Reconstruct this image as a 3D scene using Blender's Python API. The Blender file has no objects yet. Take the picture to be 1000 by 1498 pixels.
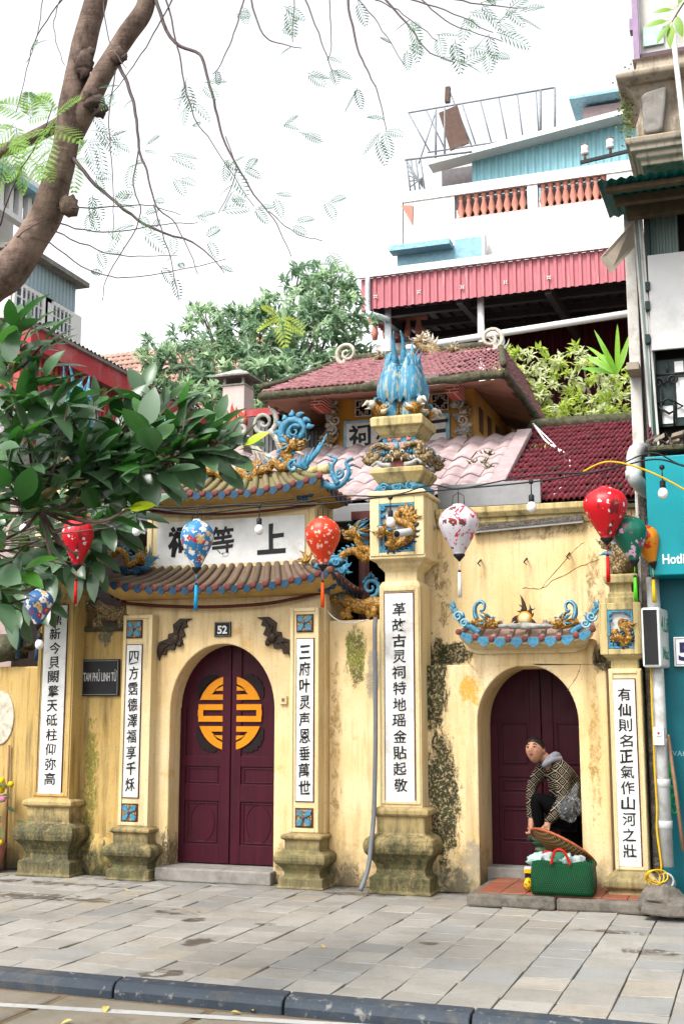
import bpy, bmesh, math, random
from mathutils import Vector, Matrix, noise
R = math.radians
scene = bpy.context.scene
COL = scene.collection
random.seed(7)

# ------------------------------------------------------------------ camera, sky, sun, exposure
PITCH, YAW, FPX, EYE = 9.441, 19.033, 1750.0, 1.55
cam_d = bpy.data.cameras.new('camera'); cam = bpy.data.objects.new('camera', cam_d); COL.objects.link(cam)
cam_d.sensor_fit = 'VERTICAL'; cam_d.sensor_height = 36.0; cam_d.sensor_width = 36.0
cam_d.lens = FPX / 1498 * 36; cam_d.clip_end = 2000; cam_d.clip_start = 0.05
cam.location = (0, 0, EYE); cam.rotation_euler = (R(90 + PITCH), 0, R(YAW))
scene.camera = cam
scene.view_settings.view_transform = 'Standard'; scene.view_settings.look = 'None'
scene.view_settings.exposure = 1.6; scene.view_settings.gamma = 1.0
SUN_EL, SUN_AZ = 52.0, 205.0      # degrees; azimuth measured clockwise from +Y (behind the viewer, a little to the left)
world = bpy.data.worlds.new('World'); scene.world = world; world.use_nodes = True
wn = world.node_tree; wn.nodes.clear()
wo = wn.nodes.new('ShaderNodeOutputWorld'); wb = wn.nodes.new('ShaderNodeBackground')
wsky = wn.nodes.new('ShaderNodeTexSky'); wsky.sky_type = 'NISHITA'; wsky.sun_disc = False
wsky.sun_elevation = R(SUN_EL); wsky.sun_rotation = R(SUN_AZ); wsky.air_density = 1.0; wsky.dust_density = 4.0; wsky.ozone_density = 1.0
whs = wn.nodes.new('ShaderNodeHueSaturation'); whs.inputs['Saturation'].default_value = 0.16   # a white overcast
wb.inputs['Strength'].default_value = 0.15
wn.links.new(wsky.outputs[0], whs.inputs['Color']); wn.links.new(whs.outputs[0], wb.inputs['Color']); wn.links.new(wb.outputs[0], wo.inputs[0])
sd = bpy.data.lights.new('sun', 'SUN'); sun = bpy.data.objects.new('sun', sd); COL.objects.link(sun)
sd.energy = 1.1; sd.angle = R(14); sd.color = (1.0, 0.96, 0.9)
_sv = Vector((math.sin(R(SUN_AZ)) * math.cos(R(SUN_EL)), math.cos(R(SUN_AZ)) * math.cos(R(SUN_EL)), math.sin(R(SUN_EL))))
sun.rotation_euler = _sv.to_track_quat('Z', 'Y').to_euler(); sun.location = (0, 0, 30)
scene.cycles.max_bounces = 6; scene.cycles.transparent_max_bounces = 12

# ------------------------------------------------------------------ from a bearing in the survey photograph to a place
_ph, _th = R(PITCH), R(YAW)
_fw = Vector((-math.sin(_th) * math.cos(_ph), math.cos(_th) * math.cos(_ph), math.sin(_ph)))
_rt = Vector((math.cos(_th), math.sin(_th), 0)); _up = _rt.cross(_fw)
def ray(px, py): return _fw * FPX + _rt * (px - 500) + _up * (749 - py)
def W(px, py, Y):
    d = ray(px, py); d = d * (Y / d.y); return Vector((d.x, Y, d.z + EYE))
def GZ(px, py, z=0.0):
    d = ray(px, py); d = d * ((z - EYE) / d.z); return Vector((d.x, d.y, z))
def WD(px, py, dist):
    d = ray(px, py).normalized() * dist; return Vector((d.x, d.y, d.z + EYE))
def XW(px, py, X):
    d = ray(px, py); d = d * (X / d.x); return Vector((X, d.y, d.z + EYE))
def wx(px, py, Y): return W(px, py, Y).x
def wz(px, py, Y): return W(px, py, Y).z

# ------------------------------------------------------------------ object helpers
def tag(o, label=None, cat=None, group=None, kind=None):
    if label: o['label'] = label
    if cat: o['category'] = cat
    if group: o['group'] = group
    if kind: o['kind'] = kind
    return o
def thing(name, label, cat, loc=(0, 0, 0), group=None):
    o = bpy.data.objects.new(name, None); COL.objects.link(o); o.location = loc; o.empty_display_size = 0.1
    return tag(o, label, cat, group, 'thing')
class MB:
    """collects shapes, then links them as ONE mesh object"""
    def __init__(s): s.v = []; s.f = []; s.m = []; s.s = []; s.uv = None
    def add(s, vs, fs, m=0, smooth=False):
        o = len(s.v); s.v += [tuple(v) for v in vs]
        for f in fs: s.f.append([i + o for i in f]); s.m.append(m); s.s.append(smooth)
    def box(s, x0, x1, y0, y1, z0, z1, m=0):
        if x0 > x1: x0, x1 = x1, x0
        if y0 > y1: y0, y1 = y1, y0
        if z0 > z1: z0, z1 = z1, z0
        s.add([(x0,y0,z0),(x1,y0,z0),(x1,y1,z0),(x0,y1,z0),(x0,y0,z1),(x1,y0,z1),(x1,y1,z1),(x0,y1,z1)],
              [(0,3,2,1),(4,5,6,7),(0,1,5,4),(1,2,6,5),(2,3,7,6),(3,0,4,7)], m)
    def obox(s, c, ax, ay, az, hx, hy, hz, m=0):
        c = Vector(c); ax = Vector(ax).normalized(); ay = Vector(ay).normalized(); az = Vector(az).normalized()
        vs = [c + ax*hx*i + ay*hy*j + az*hz*k for k in (-1,1) for (i,j) in ((-1,-1),(1,-1),(1,1),(-1,1))]
        s.add(vs, [(0,3,2,1),(4,5,6,7),(0,1,5,4),(1,2,6,5),(2,3,7,6),(3,0,4,7)], m)
    def bar(s, a, b, w, h, m=0, up=(0,0,1)):
        a = Vector(a); b = Vector(b); d = b - a; L = d.length; d.normalize()
        u = Vector(up); sx = d.cross(u)
        if sx.length < 1e-4: u = Vector((0,1,0)); sx = d.cross(u)
        sx.normalize(); u = sx.cross(d)
        s.obox((a+b)/2, d, sx, u, L/2, w/2, h/2, m)
    def prism(s, poly, y0, y1, m=0, mside=None, smooth=False):
        """poly: (x,z) outline seen from -Y; extruded along Y"""
        n = len(poly); A = 0
        for i in range(n):
            x0, z0 = poly[i]; x1, z1 = poly[(i+1) % n]; A += x0*z1 - x1*z0
        if A < 0: poly = list(reversed(poly))
        vs = [(x, y0, z) for x, z in poly] + [(x, y1, z) for x, z in poly]
        s.add(vs, [tuple(range(n)), tuple(range(2*n-1, n-1, -1))], m)
        o = len(s.v) - 2*n
        for i in range(n):
            j = (i+1) % n
            s.f.append([o+i, o+n+i, o+n+j, o+j]); s.m.append(m if mside is None else mside); s.s.append(smooth)
    def tube(s, pts, rad, n=8, m=0, caps=True, sy=1.0, smooth=True, closed=False):
        pts = [Vector(p) for p in pts]; k = len(pts)
        if not hasattr(rad, '__len__'): rad = [rad]*k
        t0 = (pts[1]-pts[0]).normalized(); nrm = t0.orthogonal().normalized()
        if abs(t0.y) < 0.9:
            nrm = t0.cross(Vector((0,1,0))).normalized()
        rings = []
        for i in range(k):
            if closed: t = (pts[(i+1) % k]-pts[i-1])
            else: t = (pts[min(i+1,k-1)]-pts[max(i-1,0)])
            t = t.normalized() if t.length > 1e-9 else t0
            nrm = nrm - t*nrm.dot(t)
            nrm = nrm.normalized() if nrm.length > 1e-6 else t.orthogonal().normalized()
            b = t.cross(nrm)
            ring = []
            for j in range(n):
                a = 2*math.pi*j/n; ring.append(pts[i] + (nrm*math.cos(a) + b*math.sin(a)*sy)*max(rad[i], 1e-4))
            rings.append(ring)
        vs = [v for r in rings for v in r]; fs = []
        for i in range(k if closed else k-1):
            i2 = (i+1) % k
            for j in range(n):
                j2 = (j+1) % n; fs.append((i*n+j, i*n+j2, i2*n+j2, i2*n+j))
        if caps and not closed: fs += [tuple(range(n-1,-1,-1)), tuple((k-1)*n+j for j in range(n))]
        s.add(vs, fs, m, smooth)
    def lathe(s, prof, c=(0,0,0), n=16, m=0, smooth=True, rot=None, scal=None, cap=True):
        c = Vector(c); vs = []; k = len(prof)
        for r, z in prof:
            for j in range(n):
                a = 2*math.pi*j/n
                rr = r*(scal(j, n) if scal else 1)
                p = Vector((rr*math.cos(a), rr*math.sin(a), z))
                if rot is not None: p = rot @ p
                vs.append(c+p)
        fs = [(i*n+j, i*n+(j+1)%n, (i+1)*n+(j+1)%n, (i+1)*n+j) for i in range(k-1) for j in range(n)]
        if prof[0][1] > prof[-1][1]: fs = [tuple(reversed(f)) for f in fs]
        if cap:
            up = prof[0][1] > prof[-1][1]
            a = tuple(range(n)); b = tuple((k-1)*n+j for j in range(n))
            fs += [a if up else tuple(reversed(a)), tuple(reversed(b)) if up else b]
        s.add(vs, fs, m, smooth)
    def ring(s, cx, cy, hw, hd, prof, m=0):
        """square lathe: prof = [(out, z)] bottom to top"""
        vs = []; k = len(prof)
        for o, z in prof: vs += [(cx-hw-o,cy-hd-o,z),(cx+hw+o,cy-hd-o,z),(cx+hw+o,cy+hd+o,z),(cx-hw-o,cy+hd+o,z)]
        fs = [(i*4+j, i*4+(j+1)%4, (i+1)*4+(j+1)%4, (i+1)*4+j) for i in range(k-1) for j in range(4)]
        fs += [(3,2,1,0), tuple((k-1)*4+j for j in range(4))]
        s.add(vs, fs, m)
    def blob(s, c, r, m=0, n=10, rot=None, amp=0.0, seed=0):
        c = Vector(c); rx, ry, rz = r if hasattr(r,'__len__') else (r,r,r); k = max(5, n//2+1); vs = []
        for i in range(1, k):
            th = math.pi*i/k
            for j in range(n):
                a = 2*math.pi*j/n; p = Vector((math.sin(th)*math.cos(a), math.sin(th)*math.sin(a), -math.cos(th)))
                q = 1 + (amp*noise.noise(p*2.1+Vector((seed,seed*.7,0))) if amp else 0)
                p = Vector((p.x*rx*q, p.y*ry*q, p.z*rz*q))
                if rot is not None: p = rot @ p
                vs.append(c+p)
        b = Vector((0,0,-rz)); t = Vector((0,0,rz))
        if rot is not None: b = rot @ b; t = rot @ t
        vs += [c+b, c+t]; nb = (k-1)*n
        fs = [(i*n+j, i*n+(j+1)%n, (i+1)*n+(j+1)%n, (i+1)*n+j) for i in range(k-2) for j in range(n)]
        fs += [(nb, (j+1)%n, j) for j in range(n)] + [(nb+1, (k-2)*n+j, (k-2)*n+(j+1)%n) for j in range(n)]
        s.add(vs, fs, m, True)
    def quad(s, a, b, c, d, m=0, smooth=False): s.add([a,b,c,d], [(0,1,2,3)], m, smooth)
    def build(s, name, mats, parent=None, bevel=0, label=None, seg=2, loc=None):
        if not isinstance(mats, (list, tuple)): mats = [mats]
        me = bpy.data.meshes.new(name)
        off = Vector((0,0,0))
        if parent is not None:
            off = parent.matrix_basis.translation.copy()
            if parent.parent is not None: off = off + parent.parent.matrix_basis.translation
        elif loc is not None: off = Vector(loc)
        me.from_pydata([(v[0]-off.x, v[1]-off.y, v[2]-off.z) for v in s.v], [], s.f)
        for mt in mats: me.materials.append(mt)
        me.polygons.foreach_set('material_index', s.m); me.polygons.foreach_set('use_smooth', s.s)
        me.update()
        o = bpy.data.objects.new(name, me); COL.objects.link(o)
        if parent is not None: o.parent = parent
        elif loc is not None: o.location = loc
        if bevel:
            b = o.modifiers.new('bevel', 'BEVEL'); b.width = bevel; b.segments = seg; b.limit_method = 'ANGLE'; b.angle_limit = R(35)
        if label: o['label'] = label
        return o
def solo(mb, name, mats, label, cat, group=None, bevel=0, loc=None, kind=None):
    o = mb.build(name, mats, None, bevel, loc=loc); return tag(o, label, cat, group, kind or 'thing')
def setting(mb, name, mats, bevel=0):
    o = mb.build(name, mats, None, bevel); o['kind'] = 'structure'; return o
def lerp(a, b, t): return a + (b-a)*t
def cat_rom(pts, sub=6):
    P = [Vector(p) for p in pts]; out = []
    for i in range(len(P)-1):
        p0 = P[max(i-1,0)]; p1 = P[i]; p2 = P[i+1]; p3 = P[min(i+2,len(P)-1)]
        for j in range(sub):
            t = j/sub; out.append(0.5*((2*p1)+(-p0+p2)*t+(2*p0-5*p1+4*p2-p3)*t*t+(-p0+3*p1-3*p2+p3)*t**3))
    out.append(P[-1]); return out
def taper(r0, r1, n): return [lerp(r0, r1, i/(n-1)) for i in range(n)]
def lin(c):
    if isinstance(c, str):
        c = [int(c[i:i+2],16)/255 for i in (0,2,4)]
        return tuple(x/12.92 if x <= .04045 else ((x+.055)/1.055)**2.4 for x in c) + (1,)
    return tuple(c) + ((1,) if len(c) == 3 else ())

# ------------------------------------------------------------------ materials
class NT:
    def __init__(s, name):
        s.mat = bpy.data.materials.new(name); s.mat.use_nodes = True; s.t = s.mat.node_tree; s.t.nodes.clear()
        s.out = s.n('ShaderNodeOutputMaterial'); s.b = s.n('ShaderNodeBsdfPrincipled'); s.l(s.b.outputs[0], s.out.inputs[0])
        s.pos = None; s.value = 0.76
    def n(s, t, **kw):
        nd = s.t.nodes.new(t)
        for k, v in kw.items(): setattr(nd, k, v)
        return nd
    def l(s, a, b): s.t.links.new(a, b)
    def P(s):
        if s.pos is None: s.pos = s.n('ShaderNodeNewGeometry')
        return s.pos.outputs['Position']
    def island(s):
        s.P(); return s.pos.outputs['Random Per Island']
    def obj(s): return s.n('ShaderNodeTexCoord').outputs['Object']
    def val(s, sock, v):
        if isinstance(v, bpy.types.NodeSocket): s.l(v, sock)
        else: sock.default_value = v
    def noise(s, scale=5, detail=4, rough=0.55, vec=None, scl=None, loc=None, dist=0.0):
        v = vec if vec is not None else s.P()
        if scl is not None or loc is not None:
            mp = s.n('ShaderNodeMapping'); mp.inputs['Scale'].default_value = scl or (1,1,1); mp.inputs['Location'].default_value = loc or (0,0,0)
            s.l(v, mp.inputs[0]); v = mp.outputs[0]
        nz = s.n('ShaderNodeTexNoise'); s.l(v, nz.inputs['Vector'])
        nz.inputs['Scale'].default_value = scale; nz.inputs['Detail'].default_value = detail; nz.inputs['Roughness'].default_value = rough
        nz.inputs['Distortion'].default_value = dist
        return nz.outputs['Fac']
    def voro(s, scale=5, feature='F1', vec=None, out='Distance', rnd=1.0):
        vr = s.n('ShaderNodeTexVoronoi', feature=feature); s.l(vec if vec is not None else s.P(), vr.inputs['Vector'])
        vr.inputs['Scale'].default_value = scale; vr.inputs['Randomness'].default_value = rnd
        return vr.outputs[out]
    def ramp(s, fac, a, b, lo=0.0, hi=1.0):
        m = s.n('ShaderNodeMapRange'); m.inputs[1].default_value = a; m.inputs[2].default_value = b
        m.inputs[3].default_value = lo; m.inputs[4].default_value = hi; s.val(m.inputs[0], fac); return m.outputs[0]
    def mix(s, fac, a, b, mode='MIX'):
        m = s.n('ShaderNodeMix', data_type='RGBA', blend_type=mode)
        s.val(m.inputs[0], fac)
        for i, c in ((6, a), (7, b)):
            if isinstance(c, bpy.types.NodeSocket): s.l(c, m.inputs[i])
            else: m.inputs[i].default_value = lin(c)
        return m.outputs[2]
    def math(s, op, a, b=None, c=None):
        m = s.n('ShaderNodeMath', operation=op); s.val(m.inputs[0], a)
        if b is not None: s.val(m.inputs[1], b)
        if c is not None: s.val(m.inputs[2], c)
        return m.outputs[0]
    def sep(s, v=None):
        x = s.n('ShaderNodeSeparateXYZ'); s.l(v if v is not None else s.P(), x.inputs[0]); return x.outputs
    def spot(s, c, r):
        """1 at the middle of a patch, 0 at its rim (ellipsoid of radii r)"""
        a = s.n('ShaderNodeVectorMath', operation='SUBTRACT'); s.l(s.P(), a.inputs[0]); a.inputs[1].default_value = c
        d = s.n('ShaderNodeVectorMath', operation='DIVIDE'); s.l(a.outputs[0], d.inputs[0]); d.inputs[1].default_value = r
        ln = s.n('ShaderNodeVectorMath', operation='LENGTH'); s.l(d.outputs[0], ln.inputs[0])
        return s.math('SUBTRACT', 1.0, ln.outputs['Value'])
    def bump(s, h, strength=0.3, dist=0.02):
        b = s.n('ShaderNodeBump'); b.inputs['Strength'].default_value = strength; b.inputs['Distance'].default_value = dist
        s.l(h, b.inputs['Height']); s.l(b.outputs[0], s.b.inputs['Normal'])
    def fin(s, color, rough=0.7, metal=0.0, spec=0.22):
        hs = s.n('ShaderNodeHueSaturation'); hs.inputs['Saturation'].default_value = 1.04; hs.inputs['Value'].default_value = s.value
        s.val(hs.inputs['Color'], color if isinstance(color, bpy.types.NodeSocket) else lin(color)); s.l(hs.outputs[0], s.b.inputs['Base Color'])
        s.val(s.b.inputs['Roughness'], rough); s.b.inputs['Metallic'].default_value = metal
        s.b.inputs['Specular IOR Level'].default_value = 0.22 if spec is None else spec
        return s.mat

def plaster(name, base, dark, streak=0.5, grime=0.5, pale=None, moss=(), soft=False, gz=0.45, blotch=0.5, gold=(0.55,0.27,0.05)):
    t = NT(name)
    big = t.noise(1.7, 5, 0.6); c = t.mix(t.ramp(big, .35, .7), base, pale or tuple(min(1,x*1.15) for x in base))
    mid = t.noise(4.5, 6, 0.65, loc=(3,1,7)); c = t.mix(t.ramp(mid, .60, .74, 0, blotch), c, gold)
    st = t.noise(1.0, 6, 0.65, scl=(9, 9, 0.9)); c = t.mix(t.ramp(st, .50, .72, 0, streak), c, dark)
    st2 = t.noise(1.0, 7, .7, scl=(26, 26, 1.3), loc=(4,8,2)); c = t.mix(t.ramp(st2, .54, .72, 0, streak*.75), c, tuple(x*.8 for x in dark))
    fine = t.noise(38, 5, 0.7); c = t.mix(t.ramp(fine, .58, .74, 0, .5), c, tuple(x*.5 for x in dark))
    spk = t.noise(90, 3, .6, loc=(1,1,1)); c = t.mix(t.math('MULTIPLY', t.ramp(spk, .66, .70), t.ramp(big, .4, .6, .2, .9)), c, (0.07,0.055,0.03))
    chip = t.noise(8, 7, 0.7, loc=(9,2,4)); c = t.mix(t.ramp(chip, .68, .72, 0, .55), c, (0.36,0.31,0.24))
    # splash dirt along the foot of the wall, with a ragged upper rim
    z = t.sep()[2]; rim = t.math('ADD', t.math('MULTIPLY', z, -1.0/gz), t.math('MULTIPLY', t.noise(5, 6, .7), 2.3))
    c = t.mix(t.ramp(rim, .35, 1.25, 0, grime), c, (0.12, 0.105, 0.06))
    mossn = t.noise(13, 10, .80, scl=(1.2,1.2,.62), dist=.5) if moss else None
    mfine = t.noise(42, 5, .75, loc=(2,2,2)) if moss else None; mgr = t.noise(7, 4, .6, loc=(8,8,8)) if moss else None
    for ctr, rad, gain, mc in moss:
        sp = t.math('ADD', t.math('MULTIPLY', t.math('MINIMUM', t.spot(ctr, rad), .5), gain*1.55), t.math('MULTIPLY_ADD', mossn, 9.0, -5.4))
        mcol = t.mix(t.ramp(mgr, .42, .62), mc, ((mc[0]*1.8+.002, mc[1]*1.95+.003, mc[2]*1.5) if mc[0] < .1 else tuple(x*1.15 for x in mc))); c = t.mix(t.math('MULTIPLY', t.ramp(sp, *((-.6, 1.4, 0, .9) if soft else (-.25, .55, 0, .97))), t.ramp(mfine, .36, .50, .35 if not soft else .6, 1)), c, mcol)
    t.bump(t.math('ADD', t.math('MULTIPLY', t.noise(30, 6, .7), .5), t.noise(5, 4, .6)), .35, .012)
    return t.fin(c, t.ramp(mid, .3, .7, .75, .92))

def simple(name, c, rough=0.6, var=0.25, scale=12, metal=0.0, bump=0.15, dirt=None, spec=None, bd=0.005):
    """paint / stone with mottling; dirt = (colour, amount)"""
    t = NT(name); c0 = lin(c)[:3]
    nz = t.noise(scale, 6, .65)
    col = t.mix(t.ramp(nz, .3, .72), tuple(x*(1-var) for x in c0), tuple(min(1, x*(1+var*.6)) for x in c0))
    if dirt: col = t.mix(t.ramp(t.noise(scale*.55, 7, .7, loc=(5,5,5)), .5, .68, 0, dirt[1]), col, dirt[0])
    if bump: t.bump(t.noise(scale*3, 5, .65), bump, bd)
    return t.fin(col, rough, metal, spec)
def corr_mat(name, c, dirt=(0.2,0.15,0.1), rough=0.45, amt=.35):
    t = NT(name); c0 = lin(c)[:3]
    col = t.mix(t.ramp(t.noise(1.2, 5, .6), .3, .7), tuple(x*.82 for x in c0), c0)
    col = t.mix(t.ramp(t.noise(1.0, 6, .7, scl=(14,14,1.2)), .55, .8, 0, amt), col, dirt)
    return t.fin(col, rough)
# moss, stains and dark patches painted at fixed places on the walls
_cp = W(632, 1090, 10.5); _mp = W(522, 960, 10.45); _lg = W(650, 965, 10.5)
M = {}
MOSS = (0.010, 0.013, 0.004); MOSS2 = (0.085, 0.088, 0.018)
M['wall'] = plaster('yellow_limewash', (0.74,0.535,0.265), (0.33,0.235,0.11), .6, .95, (0.86,0.69,0.43), moss=(
    (tuple(W(634, 1000, 10.5)), (0.17, 1.2, 0.55), 3.0, MOSS), (tuple(W(648, 1170, 10.5)), (0.20, 1.2, 0.75), 2.9, MOSS),
    (tuple(W(664, 955, 10.6)), (0.22, .9, 0.13), 3.6, MOSS), (tuple(W(520, 960, 10.5)), (0.13, .4, 0.32), 2.7, MOSS2),
    (tuple(W(545, 985, 10.5)), (0.09, .4, 0.30), 2.6, (0.3,0.26,0.19)), (tuple(W(880, 962, 10.5)), (0.10, .5, 0.16), 3.2, (0.06,0.05,0.03)),
    (tuple(W(775, 785, 10.6)), (0.30, .3, 0.035), 1.6, (0.36,0.27,0.15)), (tuple(W(500,1285,10.5)), (0.35,.5,0.16), 1.7, (0.13,0.10,0.06)), (tuple(W(660,1290,10.4)), (0.25,.5,0.18), 2.0, (0.10,0.085,0.055)), (tuple(W(240,1255,10.4)), (0.10,.5,0.28), 2.0, (0.13,0.10,0.055)), (tuple(W(410,1260,10.4)), (0.09,.5,0.25), 1.9, (0.16,0.12,0.06)), (tuple(W(490,1100,10.5)), (0.07,.4,1.0), 1.25, (0.34,0.23,0.09)), (tuple(W(800,775,10.66)), (0.9,.3,0.06), 1.3, (0.25,0.18,0.09)), (tuple(W(870,860,10.66)), (0.10,.3,0.45), 1.3, (0.30,0.21,0.10)), (tuple(W(645,860,10.66)), (0.10,.3,0.5), 1.4, (0.26,0.19,0.09)), (tuple(W(870,1100,10.46)), (0.07,.3,0.8), 1.3, (0.36,0.24,0.09)), (tuple(W(690,1260,10.4)), (0.14,.4,0.22), 2.3, (0.33,0.28,0.2)),
    (tuple(W(685,1010,10.4)), (0.14,.3,0.2), 1.9, (0.62,0.33,0.06))))
M['wall_old_dim'] = plaster('weathered_dim_limewash', (0.49,0.335,0.125), (0.13,0.095,0.04), .9, 1.0, (0.56,0.40,0.165), blotch=.5, moss=(  # weathered, and base lowered to paint in the dimmer light at left
    (tuple(W(128, 1150, 10.4)), (0.10,.5,0.9), 2.0, (0.15,0.14,0.03)), (tuple(W(128, 1260, 10.4)), (0.45,.5,0.25), 1.7, (0.05,0.05,0.025)),
    (tuple(W(150, 930, 10.4)), (0.12,.5,0.12), 2.2, (0.10,0.10,0.08))))
M['cream'] = plaster('cream_limewash', (0.70,0.545,0.295), (0.30,0.22,0.10), .55, .35, (0.78,0.65,0.4), blotch=.2)
M['stone'] = plaster('mossy_render', (0.38,0.285,0.135), (0.075,0.062,0.036), 1.0, .7, (0.48,0.37,0.17), soft=True, gz=.9, blotch=.25, moss=((tuple(W(590,1265,10.3)), (0.7,.7,0.34), 2.6, (0.035,0.036,0.018)), (tuple(W(75,1235,10.3)), (0.7,.7,0.38), 2.9, (0.035,0.036,0.022)), (tuple(W(190,1258,10.3)), (0.5,.7,0.28), 2.6, (0.045,0.045,0.025)), (tuple(W(446,1265,10.3)), (0.5,.7,0.26), 2.0, (0.08,0.072,0.04))))
M['capstone'] = plaster('mossy_cap', (0.47,0.36,0.16), (0.085,0.08,0.04), 1.0, 0, (0.60,0.49,0.25), blotch=.4, gold=(0.12,0.115,0.05))
M['soffit'] = simple('ochre_cove', (0.56,0.36,0.13), .85, .3, 6, dirt=((0.25,0.15,0.06), .6))
M['white'] = simple('white_stone', (0.72,0.72,0.70), .6, .14, 7, dirt=((0.42,0.39,0.34), .75))
M['ink'] = simple('black_lacquer', (0.012,0.012,0.013), .5, .4, 9, bump=.05)
M['red_line'] = simple('dark_red_paint', (0.085,0.016,0.012), .6)
M['maroon'] = None
def door_mat():
    t = NT('maroon_door_paint'); p = t.P()
    c = t.mix(t.ramp(t.noise(1.0, 6, .6, scl=(30,30,1.6)), .35, .72), (0.034,0.0022,0.0080), (0.058,0.0042,0.0140))
    c = t.mix(t.ramp(t.noise(3, 6, .7), .55, .75, 0, .35), c, (0.045,0.016,0.014))
    t.bump(t.noise(1.0, 4, .6, scl=(60,60,3)), .2, .004); return t.fin(c, t.ramp(t.noise(6,4,.6), .3,.7,.42,.62), spec=.18)
M['maroon'] = door_mat()
M['gold'] = simple('gold_paint', (0.66,0.245,0.012), .5, .12, 8, bump=.1)
M['bronze'] = simple('dark_bronze', (0.045,0.028,0.018), .5, .5, 25, bump=.3)
M['blue'] = simple('blue_ceramic', (0.07,0.26,0.40), .5, .55, 34, dirt=((0.13,0.15,0.14), .8), bump=.5)
M['dblue'] = simple('deep_blue_ceramic', (0.018,0.066,0.13), .5, .5, 24, dirt=((0.08,0.085,0.07), .75), bump=.3)
M['pblue'] = simple('pale_blue_paint', (0.27,0.50,0.62), .6, .3, 18, dirt=((0.6,0.58,0.5), .5))
def scale_mat(name, c, d):
    t = NT(name); v = t.voro(55); col = t.mix(t.ramp(v, .25, .6), c, d)
    col = t.mix(t.ramp(t.noise(14,6,.7), .52, .7, 0, .5), col, tuple(x*.5 for x in d)); t.bump(v, -.5, .01); return t.fin(col, .5)
M['scale'] = scale_mat('yellow_scales', (0.52,0.31,0.075), (0.20,0.09,0.02))
M['scale_old'] = scale_mat('weathered_scales', (0.42,0.31,0.16), (0.13,0.085,0.04))
M['pale'] = simple('pale_carving', (0.60,0.54,0.44), .75, .35, 20, dirt=((0.2,0.17,0.12), .7))
M['greycarve'] = simple('grey_carving', (0.42,0.41,0.37), .8, .35, 18, dirt=((0.13,0.12,0.09), .8))
M['orange_wall'] = simple('orange_limewash', (0.62,0.31,0.07), .85, .2, 4, dirt=((0.5,0.36,0.2), .6))
M['pinksof'] = simple('pink_soffit', (0.40,0.22,0.16), .85, .25, 5, dirt=((0.2,0.1,0.06), .7))
M['redbrown'] = simple('red_brown_tile', (0.19,0.055,0.045), .65, .4, 20)
def tile_mat(name, c, moss, amt, c2=None):
    t = NT(name); r = t.island(); c0 = lin(c)[:3]
    col = t.mix(r, tuple(x*.62 for x in c0), c0); col = t.mix(t.ramp(t.noise(9,6,.7), .4, .7, 0, .5), col, c2 or tuple(x*.5 for x in c0))
    col = t.mix(t.ramp(t.noise(6,8,.75,loc=(4,4,4)), .72-amt*.3, .82-amt*.3, 0, .9), col, moss); t.bump(t.noise(50,4,.6), .2, .004)
    return t.fin(col, .55)
M['tile_old'] = tile_mat('weathered_clay_tile', (0.20,0.135,0.095), (0.14,0.14,0.065), .62, (0.11,0.085,0.06))
M['tile_mossy'] = tile_mat('mossy_clay_tile', (0.24,0.19,0.11), (0.17,0.17,0.065), .8, (0.12,0.11,0.05))
M['tile_pinkbrown'] = tile_mat('brown_pink_tile', (0.40,0.27,0.23), (0.25,0.2,0.17), .2)
M['tile_maroon'] = tile_mat('maroon_scale_tile', (0.185,0.030,0.043), (0.045,0.045,0.028), .55, (0.095,0.018,0.026))
M['tile_rose'] = tile_mat('faded_rose_glint_tile', (0.31,0.12,0.135), (0.09,0.08,0.05), .3, (0.50,0.30,0.30))  # lighter second tone paints pale glints into the rose tiles
M['tile_pink'] = tile_mat('bleached_pink_tile', (0.50,0.375,0.375), (0.26,0.20,0.17), .42, (0.58,0.48,0.47))
M['tile_orange'] = tile_mat('faded_orange_tile', (0.50,0.30,0.23), (0.55,0.42,0.36), .3)
M['moss_edge'] = simple('moss_crust', (0.085,0.085,0.05), .95, .6, 22, dirt=((0.22,0.19,0.13), .7), bump=.8, bd=.02)
M['grey'] = simple('grey_metal', (0.30,0.305,0.31), .5, .15, 6, dirt=((0.2,0.17,0.14), .4))
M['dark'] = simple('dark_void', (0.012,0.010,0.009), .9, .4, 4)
M['stepstone'] = simple('dirty_step_stone', (0.17,0.15,0.125), .9, .4, 12, dirt=((0.05,0.045,0.035), .8), bump=.6, bd=.012)
M['concrete'] = simple('concrete', (0.27,0.255,0.23), .9, .25, 9, dirt=((0.12,0.11,0.095), .7), bump=.4)
M['aptwhite'] = plaster('stained_white_render', (0.80,0.79,0.77), (0.42,0.36,0.30), .75, 0, (0.84,0.83,0.81), blotch=.25, gold=(0.60,0.47,0.33))
M['pvc'] = simple('grey_plastic_pipe', (0.17,0.18,0.19), .45, .2, 10)
M['pvcw'] = simple('pale_plastic_pipe', (0.52,0.53,0.52), .45, .15, 8, dirt=((0.22,0.2,0.17), .75))
M['cable'] = simple('black_cable', (0.012,0.012,0.013), .55, .2, 20, bump=0)
M['dkgreen'] = simple('dark_green_paint', (0.012,0.035,0.032), .5, .3, 10, dirt=((0.05,0.05,0.045), .5))
M['teal'] = simple('teal_panel', (0.0,0.26,0.30), .42, .1, 3, bump=.03)
M['tealdk'] = simple('deep_teal_wall', (0.004,0.105,0.13), .5, .15, 4)
M['whitep'] = simple('white_paint', (0.80,0.80,0.79), .6, .06, 3, dirt=((0.6,0.58,0.54), .35))
M['terracotta'] = simple('terracotta_paint', (0.56,0.25,0.19), .7, .15, 10)
M['wood'] = simple('brown_wood', (0.22,0.12,0.07), .7, .3, 14)

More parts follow.
